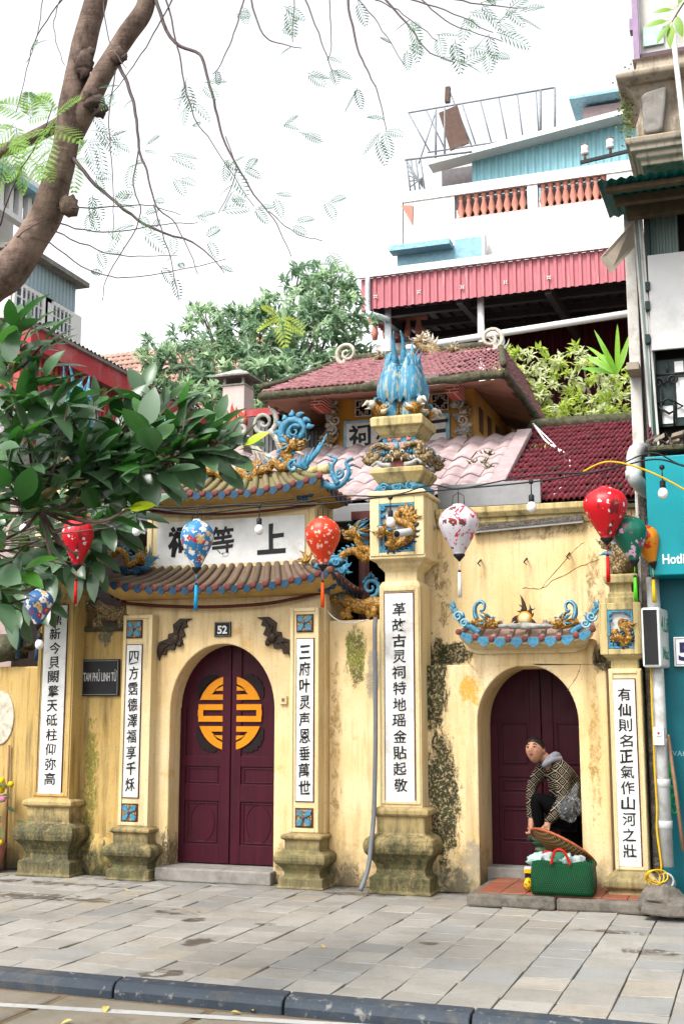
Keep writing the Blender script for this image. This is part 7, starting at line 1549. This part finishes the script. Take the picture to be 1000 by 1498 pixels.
# --- overhanging sprig at the top right
sp = thing('leafy_sprig', 'sprig of long yellow-green leaves hanging in at the top right corner', 'branch', W(985,20,6.0)); mb = MB(); st_ = MB()
for px, py, a, L in ((985,14,178,.10),(978,30,185,.12),(980,32,235,.13),(982,34,262,.135),(988,22,280,.13),(990,10,60,.1)): d = Vector((math.cos(R(a)),-.2,math.sin(R(a)))); leaf(mb, W(px,py,6.0), d, Vector((-.3,-1,.3)), L, L*.34, .15, .12, 0, .01)
st_.tube(cat_rom([W(1060,-60,6.1), W(1010,-10,6.0), W(982,32,6.0)],5), taper(.008,.003,11), 6, 0); st_.build('stem', M['twig'], sp); mb.build('leaves', leaf_mat('sprig_leaf', (0.12,0.28,0.012), (0.24,0.42,0.02), .4, .4), sp)
# --- bushy trees behind
def crown_tree(name, label, base, blobs, n, L, wd, mats, trunk_r=.12, seed=1, limbs=True):
    t = thing(name, label, 'tree', base); rg = random.Random(seed); mb = MB(); top = max(b_[0].z for b_ in blobs); cx_ = sum((b_[0] for b_ in blobs), Vector())/len(blobs)
    mb.tube(cat_rom([base, base.lerp(cx_,.5)+Vector((.1,0,0)), cx_],6), taper(trunk_r,trunk_r*.45,13), 9, 0)
    for c, r in blobs: mb.tube(cat_rom([base.lerp(cx_,.7), base.lerp(cx_,.7).lerp(c,.5)+Vector((0,0,.1)), c+Vector((0,0,r*.6))],4), taper(trunk_r*.4,.008,9), 6, 0)
    mb.build('trunk', M['bark'], t); mb = MB(); tot = sum(r**2.2 for _, r in blobs)
    for c, r in blobs:
        k = int(n*r**2.2/tot); sub = []
        for q in range(max(4, k//14)):
            v = Vector((rg.gauss(0,1), rg.gauss(0,1), rg.gauss(0,1))).normalized()*r*rg.uniform(.45,1.08); v.z *= .85; sub.append((c+v, v.normalized(), rg.random()))
        for sc, dv, sh in sub:
            m = 0 if sh < .6 else 1
            for q in range(14):
                d = (dv*.6 + Vector((rg.gauss(0,.8), rg.gauss(0,.8), rg.gauss(0,.7)-.15))).normalized(); l = L*rg.uniform(.7,1.25)
                p = sc + Vector((rg.gauss(0,.07),rg.gauss(0,.07),rg.gauss(0,.06)))*r; s_ = d.cross(Vector((rg.uniform(-.6,.6),-.6,1))).normalized()*l*wd; nn = s_.cross(d).normalized()*l*.12
                mb.add([p, p+d*l*.45+s_+nn, p+d*l, p+d*l*.45-s_+nn, p+d*l*.5], [(0,4,1),(1,4,2),(2,4,3),(3,4,0)], m)
    mb.build('crown', mats, t); return t
gm = [leaf_mat('tree_leaf_dark', (0.11,0.20,0.12), (0.21,0.34,0.19), .5, .3), leaf_mat('tree_leaf_light', (0.29,0.44,0.25), (0.48,0.64,0.39), .5, .35)]
YB = 18.0
bb = [(W(x,y,YB+dy), r) for x, y, dy, r in ((260,545,0,.55),(300,490,.4,.6),(335,540,0,.65),(380,500,.5,.75),(420,455,.8,.65),(390,560,-.3,.7),(460,500,.4,.75),(470,435,1,.6),(495,420,1,.42),(500,470,.4,.5),(445,550,0,.7),(320,585,-.5,.6),(235,520,.2,.42),(350,470,.6,.45),(270,600,-.6,.6),(500,540,.5,.55),(440,395,1,.22),(222,562,0,.35),(290,455,.6,.25))]
crown_tree('leafy_tree', 'large mid-green bushy tree rising behind the pale chimney and temple roofs', Vector((W(390,560,YB).x, YB+.6, 0)), bb, 9500, .19, .19, gm, .16, 3)
ym = [leaf_mat('shrub_leaf', (0.27,0.39,0.04), (0.52,0.62,0.13), .5, .4), leaf_mat('shrub_leaf_pale', (0.52,0.60,0.24), (0.72,0.78,0.48), .5, .4)]
YV = 15.2
bb = [(W(x,y,YV+dy), r) for x, y, dy, r in ((755,560,0,.36),(775,590,.1,.38),(765,530,.2,.28),(800,545,.3,.26),(745,520,.3,.18),(800,600,0,.3),(780,615,.1,.3))]
crown_tree('roof_garden_shrub', 'bright yellow-green shrub directly right of the shrine roof', Vector((W(770,630,YV).x, YV, 4.0)), bb, 1700, .11, .2, ym, .04, 5)
bb = [(W(x,y,YV+.4+dy), r) for x, y, dy, r in ((850,525,.4,.22),(880,550,.2,.3),(860,590,0,.36),(895,600,0,.34),(835,615,0,.3),(905,560,.3,.25),(830,565,.3,.2),(880,625,0,.3),(815,520,.5,.14))]
crown_tree('roof_garden_shrub', 'loose yellow-green shrub below the strap-leaved plant by the corner post', Vector((W(870,635,YV).x, YV+.4, 4.0)), bb, 1800, .11, .2, ym, .04, 6)
tb = thing('strap_plant', 'plant with long upright bright green strap leaves above the loose shrub', 'plant', W(900,600,YV)); mb = MB(); rg = random.Random(3); c = W(902,548,YV-.2)
for k in range(11):
    a = R(rg.uniform(35,165)); L = rg.uniform(.4,.72); d = Vector((math.cos(a)*.8, rg.uniform(-.3,.3), math.sin(a))); leaf(mb, c, d, Vector((rg.uniform(-.3,.3),-1,.2)), L, .065, .35 if abs(math.cos(a)) > .5 else .05, .1, 0, .01, seg=7)
mb.build('leaves', leaf_mat('strap_leaf', (0.12,0.36,0.02), (0.30,0.52,0.05), .4, .35), tb)
mb = MB(); mb.box(W(735,640,YV).x, 1.0, YV-.6, YV+1.2, 3.9, wz(850,642,YV)); solo(mb, 'planter_wall', M['oldwhite'], 'pale terrace planter wall below the yellow-green shrubs', 'planter', bevel=.02)
# --- potted chrysanthemums at the far left, fallen leaves
fp = thing('flower_pot', 'potted pink and yellow chrysanthemums on the pavement at the far left edge', 'flower pot', Vector((W(-2,1270,10.35).x, 10.3, 0)))
c = W(-16,1200,10.3); mb = MB(); mb.lathe([(.13,0),(.18,.24),(.20,.26)], (c.x,10.3,0), 16, 0); mb.build('pot', M['terracotta'], fp)
mb = MB(); rg = random.Random(1)
for k in range(60): p = Vector((c.x,10.3,0))+Vector((rg.gauss(0,.12), rg.gauss(0,.10), rg.uniform(.25,.85))); leaf(mb, p, Vector((rg.uniform(-1,1),rg.uniform(-1,.4),rg.uniform(-.3,.8))), Vector((0,-.5,1)), .09, .05, .2, .2, 0, .01)
mb.build('foliage', ym[0] if 0 else gm[0], fp); mb = MB()
for k in range(64):
    p = Vector((c.x,10.25,0))+Vector((rg.gauss(.02,.11), rg.uniform(-.12,.05), rg.uniform(.28,.95))); pink = .45 < p.z < .78; mb.blob(p, (.035,.03,.03), (1 if pink else 0), 8, amp=.3, seed=k)
mb.build('blossoms', [simple('yellow_petal', (0.62,0.45,0.03), .7), simple('pink_petal', (0.62,0.22,0.36), .7)], fp)
lm = simple('dry_yellow_leaf', (0.50,0.38,0.12), .7, .3, 30, bump=0)
for k, (px, py, z, s_, lab) in enumerate(((181,1303,.003,.05,'small yellow leaf on the wet slabs near the left pilaster'),(180,1455,-.082,.11,'largest pale dry leaf in the gutter below the kerb'),(193,1456,-.082,.05,'small dry leaf right beside the largest gutter leaf'),(156,1475,-.078,.08,'greenish yellow leaf lying on the road line'),(337,1484,-.082,.06,'yellow leaf in the gutter below the middle kerb joint'),(370,1482,-.082,.05,'greenish leaf in the gutter right of the yellow one'),(107,1496,-.078,.06,'orange-yellow leaf at the bottom edge of the road'),(468,1385,.003,.05,'brown leaf scrap in the middle of the pavement'))):
    p = GZ(px, py, z)+Vector((0,0,.012)); mb = MB(); a = k*1.7; leaf(mb, p, Vector((math.cos(a),math.sin(a),.12)), Vector((.1,-.1,1)), s_, s_*.5, .4, .3, 0, .004)
    solo(mb, 'fallen_leaf', lm, lab, 'leaf', 'fallen leaves on the ground', loc=p)
# ------------------------------------------------------------------ the woman in the side doorway, her bag and tray
def skin_mesh(nodes, edges, root, sub=2):
    """nodes: {name: (Vector, radius or (rx, ry))} -> evaluated skin surface (verts, faces)"""
    me = bpy.data.meshes.new('sk'); idx = {k: i for i, k in enumerate(nodes)}
    me.from_pydata([tuple(v[0]) for v in nodes.values()], [(idx[a], idx[b_]) for a, b_ in edges], [])
    o = bpy.data.objects.new('sk', me); COL.objects.link(o); o.modifiers.new('skin', 'SKIN'); o.modifiers['skin'].use_smooth_shade = True
    for k, v in nodes.items():
        s = me.skin_vertices[0].data[idx[k]]; r = v[1]; s.radius = r if hasattr(r,'__len__') else (r, r); s.use_root = (k == root)
    ss = o.modifiers.new('sub', 'SUBSURF'); ss.levels = ss.render_levels = sub
    ev = bpy.data.meshes.new_from_object(o.evaluated_get(bpy.context.evaluated_depsgraph_get()))
    r = ([v.co.copy() for v in ev.vertices], [tuple(p.vertices) for p in ev.polygons]); bpy.data.objects.remove(o); bpy.data.meshes.remove(me); bpy.data.meshes.remove(ev); return r
V = lambda px, py, Y: W(px, py, Y)
pelv = V(836,1192,10.78)
J = {'pelvis': (pelv, .125), 'waist': (V(837,1166,10.75), .115), 'chest': (V(827,1138,10.69), .125), 'collar': (V(808,1120,10.64), .085), 'neck': (V(798,1111,10.61), .048), 'skull': (V(787,1099,10.58), .055),
     'sh_n': (V(822,1127,10.55), .066), 'el_n': (V(824,1172,10.50), .048), 'wr_n': (V(801,1203,10.47), .030), 'ha_n': (V(798,1213,10.45), .030),
     'sh_f': (V(792,1124,10.74), .062), 'el_f': (V(777,1150,10.76), .046), 'wr_f': (V(777,1196,10.66), .030), 'ha_f': (V(776,1212,10.58), .028),
     'hip_n': (V(826,1192,10.68), .105), 'kn_n': (V(781,1164,10.58), .066), 'an_n': (V(789,1213,10.60), .038), 'toe_n': (V(776,1225,10.54), .032),
     'hip_f': (V(842,1200,10.85), .10), 'kn_f': (V(834,1240,10.80), .062), 'an_f': (V(838,1283,10.82), .04), 'toe_f': (V(824,1290,10.74), .032)}
ED = [('pelvis','waist'),('waist','chest'),('chest','collar'),('collar','neck'),('neck','skull'),('chest','sh_n'),('sh_n','el_n'),('el_n','wr_n'),('wr_n','ha_n'),('chest','sh_f'),('sh_f','el_f'),('el_f','wr_f'),('wr_f','ha_f'),('pelvis','hip_n'),('hip_n','kn_n'),('kn_n','an_n'),('an_n','toe_n'),('pelvis','hip_f'),('hip_f','kn_f'),('kn_f','an_f'),('an_f','toe_f')]
slim = {k: (v[0], v[1]*.80 if k not in ('neck','skull','ha_n','ha_f','wr_n','wr_f') else v[1]) for k, v in J.items()}
body = MB(); bv, bf = skin_mesh(slim, ED, 'pelvis'); body.add(bv, bf, 0, True)
# head: a shaped ovoid, turned towards the street and slightly to the left
hc = V(782,1097,10.565); yaw = R(-13); pitch_ = R(-13)
Hm = Matrix.Rotation(yaw, 3, 'Z') @ Matrix.Rotation(R(-4), 3, 'Y') @ Matrix.Rotation(pitch_, 3, 'X')     # local: -Y is the face, X her left
def headp(v):                       # v on the unit sphere -> head-local metres
    x, y, z = v; X_h, Y_h, Z_h = x*.079, y*.092, z*.114
    if z < 0: k = -z; X_h *= 1-.30*k**1.4; Y_h = Y_h*(1-.10*k) - .010*k*(1 if y < 0 else -.6)
    f = max(0, -y)
    nose = math.exp(-((x/.17)**2))*f**3
    Y_h -= .027*nose*math.exp(-(((z+.18)/.16)**2)) + .011*nose*math.exp(-(((z-.02)/.22)**2))
    Y_h -= .006*f**3*math.exp(-((x/.30)**2))*math.exp(-(((z+.52)/.10)**2)) + .008*f*math.exp(-((x/.28)**2))*math.exp(-(((z+.86)/.14)**2))
    for s_ in (-1,1):
        Y_h += .009*f**2*math.exp(-(((x-s_*.40)/.15)**2 + ((z-.06)/.10)**2)); Y_h -= .007*f*math.exp(-(((x-s_*.58)/.20)**2 + ((z+.24)/.20)**2)); Y_h -= .004*f**2*math.exp(-(((x-s_*.38)/.2)**2 + ((z-.22)/.07)**2))
    return Vector((X_h, Y_h, Z_h))
def hp(x, y, z, out=0.0):
    v = Vector((x, y, z)).normalized(); p = headp(v); return hc + Hm @ (p + Vector((v.x,v.y,v.z))*out)
nu, nv_ = 36, 26; vs = []
for i in range(nv_+1):
    th = math.pi*i/nv_
    for j in range(nu): a = 2*math.pi*j/nu; vs.append(hc + Hm @ headp((math.sin(th)*math.cos(a), math.sin(th)*math.sin(a), math.cos(th))))
body.add(vs, [(i*nu+j, (i+1)*nu+j, (i+1)*nu+(j+1)%nu, i*nu+(j+1)%nu) for i in range(nv_) for j in range(nu)], 0, True)
for s_ in (-1,1):
    e = hc + Hm @ Vector((s_*.076, .012, -.004)); body.blob(e, (.012,.022,.033), 0, 10, rot=Hm)
def hand(ha, wr, curl, side, spread):
    d = (ha-wr).normalized(); s = side.normalized(); n = d.cross(s).normalized()
    for k, (L, off) in enumerate(((.068,-.027),(.078,-.010),(.074,.008),(.058,.025))):
        p0 = ha + s*off + d*.012; p1 = p0 + d*L*.42 + s*off*spread; p2 = p1 + (d*math.cos(curl)+n*math.sin(curl))*L*.34; p3 = p2 + (d*math.cos(curl*2)+n*math.sin(curl*2))*L*.28
        body.tube([p0-d*.02, p0, p1, p2, p3], [.0105,.0105,.0095,.0085,.006], 8, 0)
    p0 = ha - s*.026 - d*.03; body.tube([p0, p0-s*.018+d*.022, p0-s*.014+d*.048+n*.012], [.012,.0105,.007], 8, 0)
    body.blob(ha-d*.012, (.034,.020,.036), 0, 10, rot=Matrix((s, n, d)).transposed())
hand(J['ha_n'][0], J['wr_n'][0], .5, Vector((.9,-.4,.1)), .3)
hand(J['ha_f'][0], J['wr_f'][0], .7, Vector((.5,-.8,.0)), .3)
t = NT('skin'); cs = t.mix(t.ramp(t.noise(22,4,.6),.4,.7), (0.42,0.225,0.145), (0.31,0.15,0.095)); cheek = None
for s_ in (-1,1):
    q = hp(s_*.62,-.75,-.25); sp_ = t.ramp(t.spot(tuple(q), (.030,.030,.026)), 0, 1, 0, .45); cs = t.mix(sp_, cs, (0.42,0.14,0.10))
m_skin = t.fin(cs, .5)
person = body.build('person', m_skin, None); tag(person, 'woman in a black and cream patterned jacket bending over a bag in the side doorway', 'person', kind='thing')
# face details
def face(name, mat, build): mb = MB(); build(mb); return mb.build(name, mat, person)
m_hair = simple('dark_hair', (0.018,0.013,0.012), .35, .4, 30, bump=.2); m_lip = simple('lips', (0.22,0.05,0.045), .45, .1, 30, bump=0); m_eye = simple('eye_dark', (0.012,0.008,0.006), .2, .1, 10, bump=0); m_eyew = simple('eye_white', (0.33,0.26,0.22), .3, .05, 10, bump=0)
for s_ in (-1,1):
    def eye(mb, s_=s_):
        c = hp(s_*.40,-.91,.055,.000); mb.blob(c, (.0145,.006,.0062), 0, 10, rot=Hm); mb.blob(c+Hm@Vector((-.001,-.004,0)), (.0075,.004,.0064), 1, 8, rot=Hm)
        mb.tube([hp(s_*.24,-.95,.075,.002), hp(s_*.38,-.91,.115,.003), hp(s_*.55,-.83,.085,.002)], [.0026,.0042,.0026], 5, 1)
    face('eye', [m_eyew, m_eye], eye)
    face('eyebrow', m_hair, lambda mb, s_=s_: mb.tube([hp(s_*.20,-.93,.26,.001), hp(s_*.40,-.88,.31,.002), hp(s_*.60,-.77,.25,.001)], [.0035,.0058,.0025], 6, 0))
def mouth(mb):
    mb.tube([hp(-.26,-.92,-.49,.0), hp(-.1,-.97,-.525,.002), hp(.1,-.97,-.525,.002), hp(.26,-.92,-.49,.0)], [.003,.0066,.0066,.003], 7, 0); mb.tube([hp(-.2,-.94,-.555,.0), hp(0,-.97,-.58,.002), hp(.2,-.94,-.555,.0)], [.002,.0055,.002], 7, 0)
    mb.tube([hp(-.29,-.91,-.485,.001), hp(0,-.97,-.54,.0055), hp(.29,-.91,-.485,.001)], .0022, 5, 1)  # dark line paints the shade between the lips
face('mouth', [m_lip, m_eye], mouth)
face('nostrils', m_lip, lambda mb: [mb.blob(hp(s_*.10,-.95,-.285,.004), (.003,.002,.002), 0, 6) for s_ in (-1,1)])
def hair(mb):                       # drawn back from the forehead to a low knot
    vs = []; n1, n2 = 32, 14
    for i in range(n2+1):
        for j in range(n1):
            a = 2*math.pi*j/n1 - math.pi/2; fr = (1+math.cos(a+math.pi/2))/2     # 1 at the face
            low = lerp(-.62, .47, fr**.95) ; z = lerp(1.0, low, (i/n2)**.8); r_ = math.sqrt(max(0, 1-z*z)); v = (r_*math.cos(a), r_*math.sin(a), z); p = headp(Vector(v)); q = Vector(v)*( .007 if i < n2 else .001)
            vs.append(hc + Hm @ (p+q))
    mb.add(vs, [(i*n1+j, (i+1)*n1+j, (i+1)*n1+(j+1)%n1, i*n1+(j+1)%n1) for i in range(n2) for j in range(n1)], 0, True)
    mb.blob(hc+Hm@Vector((0,.092,-.035)), (.045,.035,.042), 0, 10, amp=.2)
face('hair', m_hair, hair)
def jacket_mat():
    t = NT('patterned_jacket'); x, y, z = t.sep(); k = 11.5
    xx = t.math('ADD', x, t.math('MULTIPLY', y, .5))
    u = t.math('FRACT', t.math('MULTIPLY', t.math('ADD', xx, z), k)); v = t.math('FRACT', t.math('MULTIPLY', t.math('SUBTRACT', xx, z), k))
    au = t.math('ABSOLUTE', t.math('SUBTRACT', u, .5)); av = t.math('ABSOLUTE', t.math('SUBTRACT', v, .5)); mxx = t.math('MAXIMUM', au, av)
    line = t.math('GREATER_THAN', mxx, .468); ringm = t.math('MULTIPLY', t.math('GREATER_THAN', mxx, .21), t.math('LESS_THAN', mxx, .25)); dot = t.math('LESS_THAN', mxx, .06)
    m = t.math('MAXIMUM', t.math('MAXIMUM', line, ringm), dot); c = t.mix(m, (0.006,0.005,0.005), (0.36,0.30,0.21)); t.bump(t.noise(14,4,.6), .5, .02); return t.fin(c, .9, spec=.08)
JK = {k: J[k] for k in ('waist','chest','collar','sh_n','el_n','wr_n','sh_f','el_f','wr_f')}; JK['hem'] = (pelv+Vector((.02,.0,-.04)), .165)
JK = {k: (v[0], v[1]*1.22 if k not in ('collar','wr_n','wr_f','waist','chest','hem') else v[1]*(1.12 if k != 'hem' else 1)) for k, v in JK.items()}
JK['waist'] = (J['waist'][0], .148); JK['chest'] = (J['chest'][0], .146); JK['wr_n'] = (J['wr_n'][0].lerp(J['el_n'][0],-.12), .043); JK['wr_f'] = (J['wr_f'][0].lerp(J['el_f'][0],-.16), .043)
jv, jf = skin_mesh(JK, [('hem','waist'),('waist','chest'),('chest','collar'),('chest','sh_n'),('sh_n','el_n'),('el_n','wr_n'),('chest','sh_f'),('sh_f','el_f'),('el_f','wr_f')], 'chest')
jv = [v + Vector((noise.noise(v*11), noise.noise(v*11+Vector((3,1,2))), noise.noise(v*11+Vector((7,7,1)))))*.012 for v in jv]
mb = MB(); mb.add(jv, jf, 0, True); mb.build('jacket', jacket_mat(), person)
tv, tf = skin_mesh({k: (J[k][0], J[k][1]*1.1) for k in ('pelvis','hip_n','kn_n','an_n','hip_f','kn_f','an_f')}, [('pelvis','hip_n'),('hip_n','kn_n'),('kn_n','an_n'),('pelvis','hip_f'),('hip_f','kn_f'),('kn_f','an_f')], 'pelvis')
mb = MB(); mb.add(tv, tf, 0, True); mb.build('trousers', simple('black_trousers', (0.004,0.004,0.0045), .95, .3, 20, spec=.05), person)
mb = MB(); hd = J['collar'][0]
P = cat_rom([V(793,1121,10.54), V(800,1115,10.54), V(811,1106,10.60), V(815,1108,10.68), V(808,1112,10.74)], 5); mb.tube(P, [.014,.018,.022,.026,.030,.033,.035,.036,.037,.037,.038,.038,.037,.036,.035,.034,.032,.03,.026,.022,.018][:len(P)], 10, 0); mb.tube(cat_rom([V(796,1120,10.53), V(806,1112,10.54), V(819,1110,10.62)],5), taper(.018,.030,11), 10, 0); mb.build('hood', simple('grey_fleece', (0.22,0.22,0.25), .95, .25, 30, bump=.3), person)
mb = MB()
for k in ('an_n','an_f'):
    a_, b_ = J[k][0], J[k.replace('an','toe')][0]; mb.tube([a_+(a_-b_)*.25+Vector((0,0,-.015)), a_.lerp(b_,.4)+Vector((0,0,-.012)), b_, b_+(b_-a_)*.3+Vector((0,0,-.008))], [.042,.046,.042,.02], 10, 0)
mb.build('shoes', simple('dark_shoe', (0.03,0.025,0.022), .6), person)
# plastic-wrapped black pouch at her hip
c = V(830,1182,10.46)
pou = thing('plastic_bag', 'clear plastic bag wrapped round a black bundle hanging at the woman\'s hip', 'bag', c)
mb = MB(); mb.blob(c+Vector((0,0.015,-.01)), (.085,.05,.075), 0, 16, amp=.4, seed=2); mb.build('bundle', simple('black_cloth', (0.012,0.012,0.013), .6), pou)
def film():
    t = NT('clear_film'); n1 = t.noise(16,6,.75,dist=2.0); t.bump(n1, 1.0, .05); t.fin((0.75,0.78,0.80), .12); t.l(t.ramp(n1, .50, .66, .06, .55), t.b.inputs['Alpha']); return t.mat
mb = MB(); mb.blob(c, (.108,.068,.10), 0, 22, amp=.55, seed=4); mb.tube(cat_rom([c+Vector((.03,0,.07)), c+Vector((.05,.02,.13)), c+Vector((.075,.08,.20))],4), taper(.05,.015,9), 10, 0); mb.build('film', film(), pou)
# woven green tote with red handles, cloth inside
BGF = 9.84; f0, f1 = V(776,1310,BGF), V(867,1316,BGF); zt = V(822,1262,BGF).z; zb_ = STEP+.012
bag = thing('tote_bag', 'green woven plastic tote bag with red handles standing on the red-tiled step', 'bag', Vector(((f0.x+f1.x)/2, BGF+.14, zb_)))
def weave(name, c1, c2, k):
    t = NT(name); x, y, z = t.sep(); u = t.math('MULTIPLY', t.math('ADD', x, y), k); v = t.math('MULTIPLY', z, k)
    a = t.math('SINE', t.math('ADD', t.math('MULTIPLY', u, 6.283), t.math('MULTIPLY', t.math('FLOOR', v), 3.1416))); h = t.math('MULTIPLY', a, t.math('SINE', t.math('MULTIPLY', t.math('FRACT', v), 3.1416)))
    c = t.mix(t.ramp(h, -.5, .7), c1, c2); c = t.mix(t.ramp(t.noise(7,5,.6),.5,.75,0,.5), c, c1); t.bump(h, .7, .006); return t.fin(c, .42, spec=.16)
mb = MB(); x0, x1 = f0.x+.01, f1.x-.005; D = .26; nz = 8; nx = 10; ring_ = []
per = [(lerp(x0,x1,i/nx), 0) for i in range(nx)] + [(x1, D*i/4) for i in range(4)] + [(lerp(x1,x0,i/nx), D) for i in range(nx)] + [(x0, D*(1-i/4)) for i in range(4)]; n = len(per); vs = []
for k in range(nz+1):
    t_ = k/nz
    for i, (x, y) in enumerate(per):
        b_ = .022*math.sin(math.pi*t_); sx_ = (x-(x0+x1)/2); y_ = y-D/2; q = Vector(((x0+x1)/2 + sx_*(1+.04*math.sin(math.pi*t_*.9)-.02*t_), BGF+D/2+y_*(1-.25*t_)-(b_ if y == 0 else 0), lerp(zb_, zt+.012*math.sin(i*.9)-.015*(sx_/.27)*0, t_))); vs.append(q+Vector((0,.006*noise.noise(q*9),0)))
mb.add(vs, [(k*n+i, k*n+(i+1)%n, (k+1)*n+(i+1)%n, (k+1)*n+i) for k in range(nz) for i in range(n)] + [tuple(range(n-1,-1,-1))], 0, True)
o = mb.build('body', weave('green_weave', (0.002,0.022,0.009), (0.006,0.095,0.030), 62), bag); sm = o.modifiers.new('solid','SOLIDIFY'); sm.thickness = .006
mred = simple('red_handle', (0.42,0.018,0.012), .45, .15, 20, bump=.1)
for dy, pa, pk, pb in ((0.0,(806,1261),(817,1243),(832,1262)),(.2,(790,1260),(800,1246),(812,1262))):
    a, b_ = V(pa[0],pa[1],BGF+dy), V(pb[0],pb[1],BGF+dy); m_ = V(pk[0],pk[1],BGF+dy); P = cat_rom([a+Vector((0,-.006,-.015)), a, a.lerp(m_,.6)+Vector((-.012,0,.02)), m_, m_.lerp(b_,.4)+Vector((.012,0,.02)), b_, b_+Vector((0,-.006,-.015))],5); mb = MB(); mb.tube(P, .011, 8, 0); mb.build('handle', mred, bag)
mc = MB()
for k, (px, py, r, m) in enumerate(((785,1257,.07,0),(800,1258,.08,1),(815,1257,.075,2),(828,1259,.07,0),(845,1260,.06,1))): mc.blob(V(px,py,BGF+.13), (r,.08,r*.75), m, 12, amp=.8, seed=k)
mc.box(x0+.02, x1-.02, BGF+.05, BGF+D-.05, zb_+.1, zt-.05, 2)
solo(mc, 'folded_cloth', [simple('mint_cloth', (0.42,0.60,0.54), .8, .35, 20), simple('grey_cloth', (0.42,0.47,0.46), .85, .3, 16), simple('green_cloth', (0.04,0.14,0.08), .8, .3, 14)], 'crumpled mint and green cloth sticking out of the green tote bag', 'cloth', loc=V(810,1258,BGF+.13))
mb = MB(); rg = random.Random(6)
for k in range(5): mb.blob(V(792+rg.uniform(-3,3),1250-8*k,10.36), (.075,.07,.035), k % 2, 12, amp=.5, seed=k+9)
mb.box(V(782,1250,10.36).x, V(802,1250,10.36).x, 10.28, 10.44, STEP, V(792,1254,10.36).z, 0)
solo(mb, 'vegetable_bundle', [simple('leaf_bundle_dark', (0.035,0.085,0.045), .7, .4, 26), simple('leaf_bundle', (0.09,0.16,0.09), .7, .4, 26)], 'stack of dark green leaf bundles under the raised edge of the woven tray', 'bundle', loc=V(792,1250,10.36))
# round winnowing tray
tc = V(823,1240,10.22); e1 = Vector((.90,-.02,-.42)).normalized(); e2 = Vector((.12,.88,-.46)); e2 = (e2-e1*e2.dot(e1)).normalized(); nn = e1.cross(e2).normalized(); nn = -nn if nn.z > 0 else nn
tray_ = thing('woven_tray', 'round woven bamboo tray tilted over the tote bag, held at its raised edge', 'tray', tc); Rt = .285
def bamboo():
    t = NT('woven_bamboo'); x, y, z = t.sep(); k = 27.; u = t.math('FRACT', t.math('MULTIPLY', t.math('ADD', x, y), k)); v = t.math('FRACT', t.math('MULTIPLY', t.math('SUBTRACT', x, y), k)); g_ = t.math('MINIMUM', t.math('ABSOLUTE', t.math('SUBTRACT', u, .5)), t.math('ABSOLUTE', t.math('SUBTRACT', v, .5)))
    c = t.mix(t.ramp(g_, .10, .17), (0.42,0.26,0.11), (0.035,0.018,0.01)); c = t.mix(t.ramp(t.noise(14,4,.6),.5,.7,0,.4), c, (0.25,0.12,0.05)); return t.fin(c, .7)
vs = []; n = 40; rr_ = 6
for k in range(rr_+1):
    q = k/rr_
    for j in range(n): a = 6.283*j/n; vs.append(tc + (e1*math.cos(a)+e2*math.sin(a))*Rt*q + nn*.055*(1-q**3))
mb = MB(); mb.add(vs, [(k*n+j, k*n+(j+1)%n, (k+1)*n+(j+1)%n, (k+1)*n+j) for k in range(rr_) for j in range(n)], 0, True); mb.build('weave', bamboo(), tray_)
mb = MB(); mb.tube([tc + (e1*math.cos(6.283*j/48)+e2*math.sin(6.283*j/48))*(Rt+.004) for j in range(48)], .011, 8, 0, closed=True); mb.build('rim', simple('reddish_cane', (0.36,0.10,0.045), .55, .3, 20), tray_)
# yellow things by the bag
c = V(772,1293,9.98); mb = MB(); mb.blob(c, (.038,.038,.05), 0, 14)
for k in range(14): a = k*2.4; zz = (k/13-.5)*.07; mb.blob(c+Vector((.036*math.cos(a)*.9,-abs(.036*math.sin(a))*.95,zz)), .007, 1, 6)
solo(mb, 'yellow_ball', [simple('bright_yellow', (0.75,0.42,0.02), .4), M['wood']], 'small yellow pierced ball on the red tiles left of the green bag', 'ball', loc=c)
c = V(772,1273,10.1); mb = MB(); mb.box(c.x-.03,c.x+.03,10.07,10.13,c.z-.02,c.z+.012,0); mb.box(c.x-.027,c.x+.027,10.075,10.125,c.z+.012,c.z+.026,1); mb.box(c.x-.024,c.x+.024,10.08,10.12,STEP,c.z-.02,2); solo(mb, 'packet', [bpy.data.materials['bright_yellow'], M['whitep'], M['dark']], 'small yellow and white packet behind the left edge of the green bag', 'packet', loc=c)
